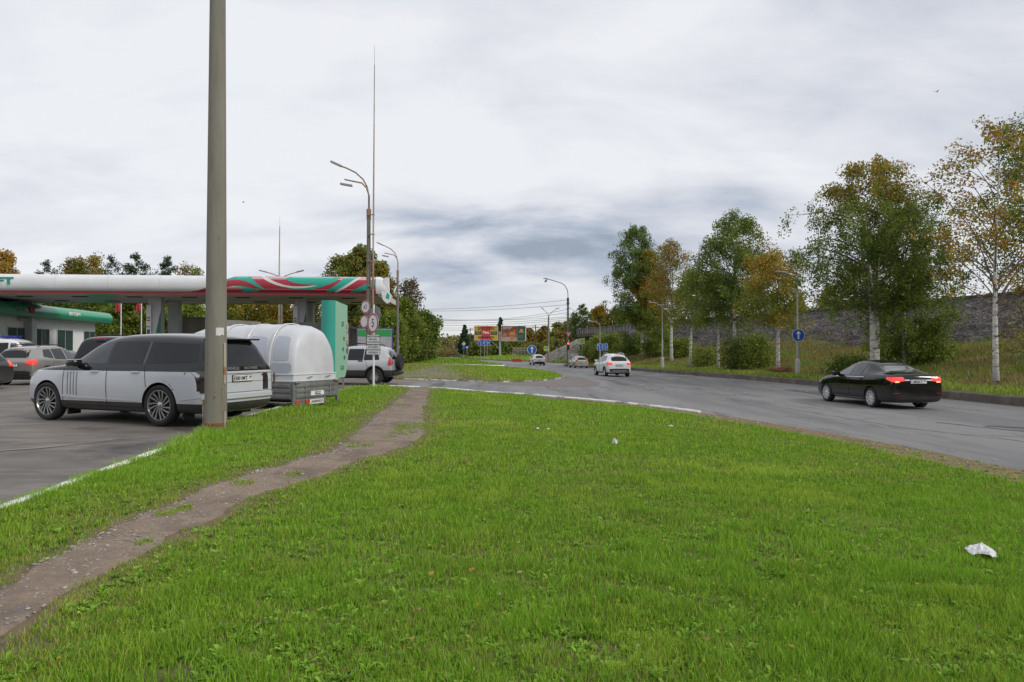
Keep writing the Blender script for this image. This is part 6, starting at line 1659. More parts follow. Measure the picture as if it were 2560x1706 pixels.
wire((xt, Yt, zt_ + 8.0), (W(1520, 150), 150, zw(808, 150)), .6, 'thin black overhead wire running down behind the junction lamp pole to the right')
wire((W(1340, 150), 150, zw(814, 150)), (W(1176, 185), 185, zw(821, 185)), .8, 'thin black wire between the two wooden utility poles behind the billboards', r=.03)

# ------------------------------------------------------------------ birds
def bird(px, py, Y, flying, label, sc=1):
    r = empty('bird', (W(px, Y), Y, 1.6 + (872 - py) / 1707 * Y), 0.4, label, 'bird')
    b_ = MB(); prof_ = [(.001, -.17), (.03, -.12), (.06, -.02), (.055, .06), (.03, .11), (.035, .14), (.025, .18), (.004, .22)]
    Mz = Matrix.Rotation(pi / 2 if flying else radians(35), 4, 'Y')
    b_.lathe(prof_, 12, M=Mz)
    b_.build('body', mat('feathers', (.07, .07, .075), .8), r, smooth=True)
    if flying:
        for s in (-1, 1): MB().add([(.06, 0, .02), (-.08, 0, .02), (-.12, s * .28, .12), (.02, s * .26, .13), (-.10, s * .5, .06), (.06, 0, .035), (-.08, 0, .035), (-.12, s * .28, .13), (.02, s * .26, .14)], [(0, 1, 2, 3), (3, 2, 4), (5, 6, 7, 8), (0, 5, 8, 3), (1, 6, 7, 2)]).build('wing', MATS['feathers'], r)
    else:
        MB().prism([(-.10, -.02), (.0, .06), (-.02, .10), (-.2, -.1)], -.05, .05).build('wing', MATS['feathers'], r)
    r.scale = (sc, sc, sc); return r
bird(1365.3, 703, 93.5, False, 'dark bird perched on the lamp at the end of the long arm', 1.6)
bird(2347, 227, 60, True, 'small dark bird flying high in the sky at the upper right', .7); bird(607, 505, 60, True, 'tiny dark bird flying in the sky right of the thick pole', .5)
# ------------------------------------------------------------------ vegetation
G1 = (.035, .075, .012); G2 = (.055, .10, .016); G3 = (.022, .05, .010); GY = (.12, .13, .02); OR = (.30, .15, .015); YE = (.34, .22, .03); BR = (.16, .10, .04); PA = (.24, .22, .09); DK = (.016, .036, .012); GG = (.07, .13, .02)
LEAF_N = 1.0
def _b(c, k=1.55): return tuple(min(.8, q * k) for q in c)
G1, G2, G3, GY, OR, YE, BR, PA, DK, GG = [_b(c, k) for c, k in (((.060, .086, .012), 2.7), ((.088, .112, .016), 2.6), ((.038, .056, .011), 2.6), (GY, 1.75), (OR, 1.4), (YE, 1.35), (BR, 1.5), (PA, 1.6), (DK, 2.2), ((.09, .13, .025), 2.1))]
def birch_bark():
    m = bpy.data.materials.new('birch_bark'); m.use_nodes = True; t = m.node_tree; b = t.nodes['Principled BSDF']
    c = t.nodes.new('ShaderNodeTexCoord'); mp = t.nodes.new('ShaderNodeMapping'); mp.inputs['Scale'].default_value = (1.6, 1.6, 5.5); t.links.new(c.outputs['Object'], mp.inputs[0])
    n = t.nodes.new('ShaderNodeTexNoise'); n.inputs['Scale'].default_value = 1.5; n.inputs['Detail'].default_value = 6; n.inputs['Roughness'].default_value = .7; t.links.new(mp.outputs[0], n.inputs[0])
    r = t.nodes.new('ShaderNodeValToRGB'); t.links.new(n.outputs[0], r.inputs[0]); e = r.color_ramp.elements
    e[0].position = .40; e[0].color = (.03, .028, .026, 1); e[1].position = .47; e[1].color = (.50, .48, .44, 1); k = e.new(.62); k.color = (.62, .60, .56, 1)
    # dark furrowed foot
    s = t.nodes.new('ShaderNodeSeparateXYZ'); t.links.new(c.outputs['Object'], s.inputs[0])
    mr = t.nodes.new('ShaderNodeMapRange'); t.links.new(s.outputs['Z'], mr.inputs[0]); mr.inputs[1].default_value = 1.3; mr.inputs[2].default_value = .1; mr.inputs[3].default_value = 0; mr.inputs[4].default_value = 1.1
    mu = t.nodes.new('ShaderNodeMath'); mu.operation = 'MULTIPLY'; t.links.new(mr.outputs[0], mu.inputs[0]); t.links.new(n.outputs[0], mu.inputs[1])
    mx_ = t.nodes.new('ShaderNodeMix'); mx_.data_type = 'RGBA'; t.links.new(mu.outputs[0], mx_.inputs[0]); t.links.new(r.outputs[0], mx_.inputs[6]); mx_.inputs[7].default_value = (.05, .045, .04, 1)
    t.links.new(mx_.outputs[2], b.inputs['Base Color']); b.inputs['Roughness'].default_value = .8
    MATS['birch_bark'] = m; return m
m_birch = birch_bark(); m_brown = mat('brown_bark', (.09, .07, .055), .9, var=(.05, .04, .033), vscale=6, bump=.4); m_twig = mat('twig_bark', (.11, .085, .075), .85, var=(.20, .17, .15), vscale=3)
m_leaf = leaf_mat('leaves', .42); m_needle = leaf_mat('needles', .12, .7)

def leaves_mesh(name, C, size, cols, m, par, seed, aspect=.62, flat=0.0, hang=0.0):
    """leaf quads (kites) centred at C with per-leaf colour"""
    R_ = np.random.RandomState(seed); n = len(C)
    d = R_.normal(size=(n, 3)); d[:, 2] -= hang; d /= np.linalg.norm(d, axis=1)[:, None]
    q = R_.normal(size=(n, 3)); q[:, 2] *= (1 - flat); s_ = np.cross(d, q); s_ /= np.linalg.norm(s_, axis=1)[:, None] + 1e-9
    L_ = (size * (.65 + .7 * R_.rand(n)))[:, None]
    tip = C + d * L_ * .5; base = C - d * L_ * .5; l = C - d * L_ * .05 + s_ * L_ * aspect * .5; r = C - d * L_ * .05 - s_ * L_ * aspect * .5
    V = np.stack([base, r, tip, l], 1).reshape(-1, 3); F = np.arange(4 * n).reshape(-1, 4)
    return fast_mesh(name, V, F, m, np.repeat(cols, 4, axis=0), par)

def tree(name, label, cat, x, y, z, H, crown, zb=.28, rad=2.5, seed=1, n_limb=26, n_leaf=9000, leaf=.12, pal=((G1, .5), (G2, .5)), shape='oval', droop=.4, tr=.14, lean=(0, 0), bark=None, group=None,
         stems=1, split=0.0, colf=None, sig=.32, asym=(0, 0), bare=0.0, twigs=True, up=.5, flatten=1.0, spread=0.5, dens=2.0):
    n_leaf = int(n_leaf * dens * LEAF_N); leaf *= 1.12; sig *= .86
    R_ = random.Random(seed); NR = np.random.RandomState(seed)
    root = empty(name, (x, y, z), 0, label, cat, group)
    trunk = MB(); br_ = MB(); cl = []; 
    lo = zb * H
    def rprof(t):
        if shape == 'cone': return (1 - t) ** .85 * 1.0 + .03
        if shape == 'pine': return max(.04, min(1, (1 - t) * 3.0))
        if shape == 'bush': return sqrt(max(0.02, 1 - (t * 1.02 - .25) ** 2 * 1.6)) if t > .25 else .8 + t * .8
        if shape == 'column': return .55 + .45 * sin(pi * min(1, t * 1.05)) if t < .9 else .45
        return sin(pi * min(.98, .12 + t * .86)) ** .65 * (1.08 - .25 * t)
    tops = []
    for s_ in range(stems):
        a_ = 2 * pi * s_ / stems + R_.random()
        sx_, sy_ = (split * cos(a_), split * sin(a_)) if stems > 1 else (0, 0)
        ph = R_.random() * 6
        K = 14; pts = []; rs = []
        Hs = H * (1 if s_ == 0 else .93)
        for k in range(K + 1):
            t = k / K
            wob = .02 * H * sin(t * 5 + ph) * t
            pts.append(Vector((lean[0] * H * t ** 1.3 + sx_ * (t ** .8) + wob + (sx_ * .08), lean[1] * H * t ** 1.3 + sy_ * (t ** .8) + wob * .6, Hs * t * .97 - (.15 if k == 0 else 0))))
            rs.append(max(.012, tr * (1 - t) ** 1.05 * (1.25 if k == 0 else 1) * (1 if stems == 1 else .8)))
        trunk.tube(pts, rs, 9); tops.append(pts)
    def at_trunk(st, h):
        P_ = tops[st]; 
        for k in range(len(P_) - 1):
            if P_[k + 1].z >= h: 
                t = (h - P_[k].z) / max(1e-6, P_[k + 1].z - P_[k].z); return P_[k].lerp(P_[k + 1], max(0, min(1, t)))
        return P_[-1]
    for i in range(n_limb):
        t = (i + R_.random()) / n_limb
        st = i % stems
        tt = t ** .9
        zt2 = lo + (H - lo) * tt
        a_ = i * 2.399 + R_.uniform(-.4, .4)
        rr = rad * rprof(t) * R_.uniform(.72, 1.12)
        zs_ = max(H * .08, zt2 - rr * up * R_.uniform(.7, 1.2)); 
        p0 = at_trunk(st, min(zs_, H * .93)); 
        dx, dy = cos(a_), sin(a_) * flatten
        ex = p0.x + dx * rr + asym[0] * rad * (1 - abs(t - .4)); ey = p0.y + dy * rr + asym[1] * rad
        end = Vector((ex, ey, zt2 - (droop * rr * .35 if shape not in ('bush',) else 0)))
        if shape == 'cone': end.z = zt2 - rr * .28; p0 = at_trunk(st, min(zt2 + .05 * rr, H * .97))
        mid = p0.lerp(end, .5) + Vector((0, 0, rr * (.22 if shape != 'cone' else .03)))
        K = 6; lp_ = []
        for k in range(K + 1):
            q = k / K; lp_.append(p0 * (1 - q) ** 2 + mid * 2 * q * (1 - q) + end * q * q)
        r0 = max(.012, tr * .33 * (rr / rad) ** .5 * (1 - .5 * t)); br_.tube(lp_, [r0 * (1 - .8 * k / K) for k in range(K + 1)], 5)
        ntw = 5 if shape != 'cone' else 4
        is_bare = R_.random() < bare
        for j in range(ntw + 2):
            q = R_.uniform(.30, 1.02); b0 = p0 * (1 - q) ** 2 + mid * 2 * q * (1 - q) + end * q * q
            ln = rr * R_.uniform(.16, .42) * spread * 2 + .15
            td = Vector((R_.uniform(-1, 1) + dx * .5, R_.uniform(-1, 1) + dy * .5, R_.uniform(-.35, .75) - droop * .5))
            if shape == 'cone': td = Vector((R_.uniform(-1, 1) + dx, R_.uniform(-1, 1) + dy, -.25))
            td.normalize(); b1 = b0 + td * ln; b2 = b1 + Vector((td.x * .2, td.y * .2, -droop * ln * .9))
            if twigs: br_.tube([b0, b1, b2], [.012, .008, .004], 4, cap=False)
            if not is_bare:
                for k in range(2 + int(ln * 2.2)):
                    qq = R_.random(); c_ = b0.lerp(b1, qq) if R_.random() < .55 else b1.lerp(b2, qq)
                    cl.append((c_.x, c_.y, c_.z, R_.uniform(.6, 1.4) * sig * (1 if shape not in ('cone', 'pine') else .3 + .7 * rprof(t)), R_.random(), R_.uniform(.3, 1.7)))
    cl = np.array(cl); wgt = cl[:, 5] * (cl[:, 3] ** 1.2); wgt /= wgt.sum()
    idx = NR.choice(len(cl), n_leaf, p=wgt)
    off = NR.normal(size=(n_leaf, 3)); off *= (np.minimum(1, 1.5 / np.linalg.norm(off, axis=1)) * 1.12)[:, None]; off = off * cl[idx, 3][:, None] * np.array([1, 1, .8 + droop * .6])
    Cn = cl[idx, :3] + off - np.array([0, 0, 1]) * (droop * .25 * cl[idx, 3])[:, None]
    Cn = Cn[Cn[:, 2] > .12]; idx = idx[:len(Cn)]
    names_ = np.array([p[0] for p in pal]); pr_2 = np.array([p[1] for p in pal], float); pr_2 /= pr_2.sum()
    ch = np.searchsorted(np.cumsum(pr_2), np.clip(cl[idx, 4] * .75 + .25 * NR.rand(len(Cn)), 0, .9999))
    cols = names_[ch]
    if colf is not None: cols = colf(Cn, cols, NR)
    cols = cols * (.86 + .28 * NR.rand(len(Cn)))[:, None] * (.72 + .56 * ((cl[idx, 4] * 7.13) % 1))[:, None]
    trunk.build('trunk', bark or m_birch, root, smooth=True)
    if twigs: br_.build('branches', m_twig if bark is None or bark is m_birch else bark, root, smooth=True)
    else: br_.build('branches', bark or m_twig, root, smooth=True)
    leaves_mesh('crown', Cn, leaf, cols, m_needle if shape in ('cone', 'pine') else m_leaf, root, seed, aspect=.62 if shape not in ('cone', 'pine') else .34, hang=.3 if droop > .3 else 0)
    return root

def vz(px, Y): return gz(W(px, Y), Y, verge_h)
grp = 'roadside birches on the right verge'
def mixcol(f):
    def g(C, cols, NR):
        w_ = f(C); pick = NR.rand(len(C)) < w_
        alt = np.where(NR.rand(len(C), 1) < .6, np.array(OR), np.array(YE)); cols = cols.copy(); cols[pick] = alt[pick]; return cols
    return g
# eight roadside birches
T = lambda px, Y, H, lab, **k: tree('birch_tree', lab, 'tree', W(px, Y), Y, vz(px, Y) - .05, H, None, group=grp, dens=1.35, **k)
T(2489, 29, 11.3, 'slender white birch with thin yellow orange leaves, near the right edge', seed=11, zb=.40, rad=2.9, n_limb=34, n_leaf=4300, leaf=.105, sig=.22, pal=((OR, .34), (YE, .26), (GY, .28), (BR, .12)), droop=.15, tr=.13, lean=(.012, 0), asym=(-.18, 0), bare=.22, up=.95, spread=.45)
T(2187, 37.5, 12.1, 'tallest green birch, broad and drooping, behind the black saloon', seed=12, zb=.40, rad=3.9, n_limb=64, n_leaf=38000, leaf=.11, sig=.21, pal=((G1, .45), (G2, .30), (G3, .25)), droop=.75, tr=.27, lean=(-.012, 0), asym=(.02, 0), stems=2, split=.5,
  colf=mixcol(lambda C: np.clip((C[:, 2] - 8.6) / 4, 0, .45)), up=.7, spread=.42)
# lower side shoots right of its trunk
tree('birch_tree', 'bushy green young birch to the right of the tallest green birch', 'tree', W(2262, 38.5), 38.5, vz(2262, 38.5), 9.6, None, zb=.10, rad=2.5, seed=13, n_limb=40, n_leaf=16000, leaf=.11, sig=.20, pal=((G1, .4), (G2, .4), (G3, .2)), droop=.7, tr=.11, group=grp, up=.6, dens=1.35)
T(2590, 31, 12.3, 'dark green birch cut off by the right edge', seed=14, zb=.40, rad=2.6, n_limb=30, n_leaf=12000, leaf=.115, sig=.30, pal=((G1, .5), (G2, .3), (G3, .2)), droop=.6, tr=.18)
T(1945, 46.8, 8.3, 'low birch with yellow upper leaves, left of the round blue sign', seed=15, zb=.44, rad=2.2, n_limb=30, n_leaf=10000, leaf=.125, sig=.30, pal=((G2, .4), (GY, .35), (YE, .25)), droop=.45, tr=.15, lean=(-.01, 0), colf=mixcol(lambda C: np.clip((C[:, 2] - 5.2) / 3, 0, .5)))
T(1838, 54, 12.6, 'tall rounded green birch in the middle of the row', seed=16, zb=.42, rad=3.4, n_limb=50, n_leaf=24000, leaf=.135, sig=.27, pal=((G1, .45), (G3, .25), (G2, .30)), droop=.6, tr=.19, up=.8,
  colf=mixcol(lambda C: np.clip((C[:, 0] - .8) / 3.0, 0, .35) * (C[:, 2] > 7)))
T(1796, 56.5, 8.2, 'thin young green birch just left of the tall rounded birch', seed=17, zb=.48, rad=2.0, n_limb=24, n_leaf=7500, leaf=.13, pal=((G1, .4), (G2, .35), (GY, .25)), droop=.4, tr=.13)
T(1726, 64, 9.2, 'leaning thin birch with yellowing green leaves', seed=18, zb=.48, rad=2.0, n_limb=26, n_leaf=8000, leaf=.14, pal=((G1, .3), (G2, .35), (GY, .35)), droop=.4, tr=.16, lean=(.05, 0))
T(1679, 73, 13.2, 'tall thin orange birch with sparse leaves', seed=19, zb=.36, rad=2.5, n_limb=34, n_leaf=9500, leaf=.14, sig=.30, pal=((OR, .22), (GY, .36), (YE, .18), (BR, .24)), droop=.3, tr=.19, up=.9, bare=.10)
T(1606, 87, 16.8, 'tallest dark green birch of the left pair, trunk leaning right', seed=20, zb=.30, rad=4.1, n_limb=52, n_leaf=22000, leaf=.18, sig=.32, pal=((G3, .45), (G1, .40), (DK, .15)), droop=.55, tr=.24, lean=(-.045, 0), asym=(-.05, 0), up=.8)
T(1618, 85.5, 13.4, 'orange and green birch of the left pair, in front of the dark one', seed=21, zb=.26, rad=2.0, n_limb=34, n_leaf=14000, leaf=.17, sig=.38, pal=((G1, .35), (GY, .25), (OR, .25), (BR, .15)), droop=.4, tr=.20, lean=(.01, 0), colf=mixcol(lambda C: np.clip((C[:, 2] - 5.5) / 5, 0, .55)))
# bushes and undergrowth on the verge
def bush(px, Y, H, R0, lab, pal, seed, n=5000, leaf=.14, zf=verge_h, sig=.34, grpn='bushes on the right verge', name='bush'):
    x = W(px, Y); return tree(name, lab, 'bush', x, Y, gz(x, Y, zf) - .05, H, None, zb=.05, rad=R0, seed=seed, n_limb=26, n_leaf=n, leaf=leaf, pal=pal, shape='bush', droop=.2, tr=.05, bark=m_brown, stems=4, split=R0 * .45, sig=sig, group=grpn, up=.9, dens=1.1)
PG = ((G1, .4), (G2, .35), (GY, .25))
bush(1838, 53.2, 2.6, .85, 'dark green bush round the foot of the tall rounded birch', ((G3, .6), (G1, .4)), 31, 2600)
bush(1893, 51.5, 2.6, .9, 'green young growth right of the tall rounded birch', PG, 32, 3500)
bush(1765, 61, 1.7, 1.0, 'loose green growth between the thin birches', PG, 33, 2200)
bush(1642, 83, 5.6, 1.7, 'green growth right of the left pair of birches', PG, 34, 7500, .18)
bush(1705, 75, 2.0, 1.2, 'low green growth behind the orange birch', PG, 35, 5000, .16)
bush(1590, 90, 2.6, 1.8, 'dark growth behind the left pair of birch trunks', ((G1, .5), (G3, .5)), 36, 6000, .18)
bush(2125, 39.5, .9, .9, 'low dark green bush left of the tallest green birch', ((G3, .5), (G1, .5)), 37, 3800)
bush(2300, 39, 2.6, 1.5, 'low green bush at the right foot of the broad birch', ((G1, .5), (G2, .5)), 38, 5000)
bush(1520, 97, 2.7, 2.3, 'pale green willow bush in front of the railway bridge', ((GG, .5), (G2, .3), (PA, .2)), 39, 10000, .2, sig=.45)
bush(1486, 99.5, 2.2, 1.7, 'low green willow bush beside the faded crossing sign', ((G2, .5), (G1, .3), (GG, .2)), 40, 6500, .2, sig=.42)
bush(1505, 94, 2.0, 1.6, 'low rusty green bush behind the silver hatchback', ((GY, .4), (G1, .4), (BR, .2)), 41, 4500, .17)
bush(2575, 34, 4.6, 1.1, 'sparse yellow leaved bush at the right edge in front of the stone slope', ((YE, .5), (GY, .5)), 42, 700, .11)
# red-leaved low plants by the kerb
bush(1957, 45.5, .55, .8, 'low reddish plants by the kerb near the round blue sign', (((.40, .12, .05), .7), (BR, .3)), 43, 500, .09, sig=.12)

# trees behind the embankment and beyond the junction
def far_tree(px, py_top, Y, wpx, lab, pal, seed, shape='oval', n=4200, leaf=None, zb=.15, name='tree', cat='tree', zbase=None, sig=None, grp_='trees beyond the road', droop=.25, bare=0, bark=None):
    x = W(px, Y); z0 = gz(x, Y) + .1 if zbase is None else zbase; H = 1.6 + (872 - py_top) / 1707 * Y - z0; rad = wpx / 1707 * Y / 2
    return tree(name, lab, cat, x, Y, z0, H, None, zb=zb, rad=rad, seed=seed, n_limb=30 if shape != 'cone' else 60, n_leaf=n, leaf=leaf or max(.16, Y * .0026), pal=pal, shape=shape, droop=droop, tr=H * .012, bark=bark or m_brown, sig=sig or max(.3, rad * .17), group=grp_, bare=bare, dens=2.4)
OG = ((G1, .3), (GY, .45), (OR, .12), (BR, .13)); DG = ((G3, .5), (G1, .5)); SP = ((DK, .6), ((.022, .05, .022), .4))
g2 = 'trees behind the railway embankment'
for i, (px, py, Y, w_, lab, pal) in enumerate([(2070, 716, 96, 95, 'olive and orange tree showing above the stone embankment', OG), (1990, 752, 110, 90, 'orange green tree behind the low yellow topped birch', OG), (2140, 745, 100, 70, 'pale green tree top above the stone embankment, left of the broad birch', ((PA, .4), (GY, .6))),
                                               (2378, 712, 84, 44, 'small bare grey tree top above the embankment', ((PA, .5), (BR, .5))), (2550, 720, 70, 40, 'yellow tree top above the embankment at the right edge', ((YE, .4), (GY, .6)))]):
    far_tree(px, py, Y, w_, lab, pal, 60 + i, grp_=g2, n=3600 if i != 3 else 500, zbase=.5)
g3 = 'trees beyond the railway bridge'
far_tree(1455, 758, 168, 58, 'young pine with open branches behind the left end of the bridge', ((G1, .4), ((.05, .08, .03), .4), (G3, .2)), 66, 'pine', 3600, grp_=g3, name='pine_tree', sig=.5)
far_tree(1498, 765, 175, 60, 'orange tree behind the bridge parapet', ((OR, .5), (GY, .3), (YE, .2)), 67, n=3400, grp_=g3)
far_tree(1540, 775, 170, 80, 'olive tree behind the bridge parapet', OG, 68, n=3600, grp_=g3)
far_tree(1590, 770, 160, 90, 'green tree behind the birch pair and the bridge', ((G2, .5), (GY, .5)), 69, n=3800, grp_=g3)
far_tree(1425, 800, 185, 50, 'grey green tree behind the junction lamp pole', ((G1, .4), (PA, .3), (BR, .3)), 70, n=2600, grp_=g3)
g4 = 'trees beyond the junction'
for i, (px, py, Y, w_, lab, pal, sh) in enumerate([
    (1160, 812, 195, 27, 'narrow dark spruce left of the yellow billboard', SP, 'cone'), (1249.5, 793, 205, 26, 'dark spruce rising between the two billboards', SP, 'cone'),
    (1180, 842, 200, 46, 'brown green bush left of the yellow billboard', ((BR, .4), (G1, .35), (GY, .25)), 'bush'), (1213, 840, 205, 52, 'brown green growth behind the yellow billboard', ((BR, .4), (G1, .6)), 'bush'),
    (1240, 850, 190, 48, 'dark green conifer growth below the billboards', DG, 'bush'), (1283, 852, 205, 60, 'olive growth below the right billboard', ((GY, .5), (G1, .5)), 'bush'),
    (1322, 822, 215, 40, 'orange brown tree right of the billboards', ((BR, .4), (OR, .25), (GY, .35)), 'oval'), (1348, 830, 205, 40, 'orange tree between the two utility poles', ((OR, .4), (GY, .4), (BR, .2)), 'oval'),
    (1362, 818, 225, 40, 'yellow brown birch behind the V shaped lamp', ((YE, .25), (BR, .35), (GY, .4)), 'oval'), (1393, 806, 200, 44, 'pale olive tree left of the junction lamp pole', ((PA, .35), (GY, .35), (G1, .3)), 'oval'),
    (1330, 862, 178, 60, 'low olive bushes behind the round blue island sign', ((GY, .5), (G1, .3), (BR, .2)), 'bush'), (1380, 852, 160, 60, 'brown and green bushes in front of the stone cone', ((BR, .35), (GY, .35), (G1, .3)), 'bush'),
    (1405, 832, 178, 50, 'rusty brown tree behind the stone cone', ((BR, .5), (GY, .3), (OR, .2)), 'oval'), (1197, 858, 178, 50, 'grassy olive bush below the left billboard', ((G1, .5), (GY, .3), (BR, .2)), 'bush')]):
    far_tree(px, py, Y, w_, lab, pal, 80 + i, sh, n=2600, grp_=g4, name='spruce_tree' if sh == 'cone' else ('bush' if sh == 'bush' else 'tree'), cat='bush' if sh == 'bush' else 'tree')
# left side: behind the filling station and along the left of the far road
g5 = 'trees behind the filling station'
for i, (px, py, Y, w_, lab, pal, sh, n) in enumerate([
    (12, 626, 92, 85, 'orange yellow birch at the left edge above the canopy', ((YE, .4), (OR, .3), (PA, .3)), 'oval', 4200),
    (108, 647, 88, 72, 'small dark pine above the canopy, right of the orange birch', ((.03, .06, .03), .6) and (((.03, .06, .03), .6), (DK, .4)), 'pine', 2600),
    (186, 646, 88, 84, 'olive brown broadleaf tree above the canopy', ((GY, .5), (BR, .3), (G1, .2)), 'oval', 4200),
    (240, 640, 94, 50, 'pale yellow thin birch above the canopy', ((PA, .6), (YE, .2), (GY, .2)), 'oval', 2400),
    (272, 634, 90, 52, 'dark pine with open crown above the canopy, second from the left', (((.03, .06, .03), .6), (DK, .4)), 'pine', 2800),
    (338, 629, 86, 98, 'broad dark green pine above the canopy', (((.03, .065, .025), .6), (DK, .4)), 'pine', 5200),
    (411, 636, 86, 74, 'dark green pine above the canopy, nearest the thick pole', (((.028, .06, .022), .6), (DK, .4)), 'pine', 4600),
    (455, 660, 95, 50, 'thin bare birch top above the canopy left of the thick pole', ((PA, .4), (BR, .6)), 'oval', 900),
    (488, 668, 95, 60, 'sparse grey green tree top above the canopy beside the thick pole', ((G1, .4), (PA, .6)), 'oval', 1500),
    (60, 755, 84, 120, 'dark green tree under the canopy far left', DG, 'bush', 4500), (150, 748, 84, 110, 'dark tree behind the shop roof', DG, 'bush', 4500), (245, 745, 82, 110, 'dark green tree right of the shop', ((G3, .5), (G1, .3), (GY, .2)), 'bush', 5200),
    (320, 742, 80, 100, 'green tree behind the red flags', ((G1, .5), (GY, .25), (G3, .25)), 'bush', 5200), (395, 745, 82, 95, 'mixed green tree between the pump columns', ((G1, .45), (GY, .35), (BR, .2)), 'bush', 5200),
    (470, 745, 80, 95, 'bright green tree left of the thick pole under the canopy', ((GG, .4), (G2, .4), (GY, .2)), 'bush', 5200), (555, 745, 84, 100, 'olive tree right of the thick pole under the canopy', ((GY, .5), (G1, .5)), 'bush', 5000),
    (625, 742, 84, 90, 'yellowing tree above the white trailer cover', ((GY, .5), (YE, .2), (G1, .3)), 'bush', 4500), (690, 742, 82, 85, 'orange green tree behind the lightning mast', ((GY, .35), (OR, .3), (G1, .35)), 'bush', 4500),
    (765, 745, 82, 95, 'orange brown tree behind the right pump columns', ((OR, .25), (GY, .4), (G1, .35)), 'bush', 4500), (845, 640, 78, 80, 'thin twiggy tree above the right end of the canopy', ((BR, .4), (GY, .4), (PA, .2)), 'oval', 2800),
    (905, 618, 76, 118, 'tall olive green birch above the end of the canopy, behind the street lamp', ((G1, .4), (GY, .4), (BR, .2)), 'oval', 8500),
    (950, 660, 72, 70, 'olive and rusty tree right of the tall olive birch', ((GY, .4), (OR, .2), (G1, .4)), 'oval', 5200), (860, 745, 74, 110, 'dark tree behind the teal price board', ((G3, .4), (G1, .4), (BR, .2)), 'bush', 5200),
    (935, 750, 70, 90, 'dark green growth behind the round signs', ((G3, .4), (G1, .4), (OR, .1), (BR, .1)), 'bush', 5500),
    (1022, 700, 92, 70, 'bare grey twigged tree behind the second street lamp', (((.10, .10, .06), .6), (BR, .4)), 'oval', 1900),
    (1000, 755, 74, 76, 'dense dark green tree right of the second street lamp', ((G1, .5), (G2, .3), (G3, .2)), 'bush', 7500),
    (1052, 785, 84, 72, 'rounded green tree, rightmost of the dark trees left of the far road', ((G1, .45), (G3, .25), (G2, .3)), 'bush', 8500), (1028, 800, 80, 70, 'brownish green growth at the foot of the rounded tree', ((BR, .3), (G1, .5), (GY, .2)), 'bush', 4000),
    (978, 790, 68, 60, 'green bush behind the post of the second street lamp', ((G1, .5), (G2, .5)), 'bush', 4000)]):
    far_tree(px, py, Y, w_, lab, pal, 120 + i, sh, n=n, grp_=g5, zb=.15 if sh != 'oval' else .25, zbase=-.2, name={'pine': 'pine_tree', 'bush': 'tree'}.get(sh, 'tree'), leaf=.26, sig=.42, bark=m_birch if 'birch' in lab else None)
# distant wood: one mass on the horizon
def wood(name, pts, h0, h1, n, leaf, pal, lab, seed, thick=12):
    NR = np.random.RandomState(seed); P = np.array(pts, float); d = np.r_[0, np.cumsum(np.hypot(*np.diff(P, axis=0).T))]; t = NR.rand(n) * d[-1]
    X = np.interp(t, d, P[:, 0]) + NR.normal(size=n) * thick; Y = np.interp(t, d, P[:, 1]) + NR.normal(size=n) * thick
    top = h0 + (h1 - h0) * (fbm(X, Y, .06, seed, 3) ** 1.2) * (.7 + .5 * vnoise(X, Y, .25, seed + 5)); Z = -1.1 + top * NR.rand(n) ** .6
    names_ = np.array([p[0] for p in pal]); ch = np.clip((vnoise(X, Y, .09, seed + 3) * len(pal) * .9 + NR.rand(n) * .8).astype(int), 0, len(pal) - 1)
    o_ = leaves_mesh(name, np.stack([X, Y, Z], 1), leaf, names_[ch] * (.7 + .6 * NR.rand(n))[:, None], m_leaf, None, seed, aspect=.8)
    tag(o_, lab, 'wood', kind='stuff')
wood('distant_wood', [(-330, 330), (-120, 360), (-52, 400), (0, 420), (90, 380), (220, 340)], 7, 15, 52000, 1.5, ((G1, 1), (GY, 1), (BR, 1), (G3, 1)), 'far off line of mixed autumn woodland on the horizon', 5, 16)
wood('roadside_scrub', [(-62, 420), (-36, 300), (-28, 235), (-20, 205)], .8, 4.2, 16000, .7, ((GY, 1), (PA, 1), (BR, 1), (G1, 1)), 'straw coloured and olive scrub along the left of the far road', 6, 3)
wood('left_scrub', [(-100, 190), (-60, 160), (-40, 125), (-30, 100)], 2, 6, 14000, .6, ((G1, 1), (G3, 1), (G2, 1)), 'dense green thicket behind the trees left of the far road', 8, 5)
wood('right_scrub', [(-12, 215), (10, 205), (45, 190), (80, 180)], 2, 6.0, 22000, .6, ((GY, 1), (G1, 1), (BR, 1), (G3, 1)), 'dense autumn thicket behind the junction under the billboards', 9, 5)

wood('added_reflection_wood', [(-110, -30), (-50, -42), (0, -46), (60, -40), (120, -20)], 7, 15, 26000, .9, ((G1, 1), (GY, 1), (G3, 1), (BR, 1)), 'mixed wood on the near side, reflected in the car windows', 12, 6)  # unseen tree belt behind the camera, added so car glass reflects something dark
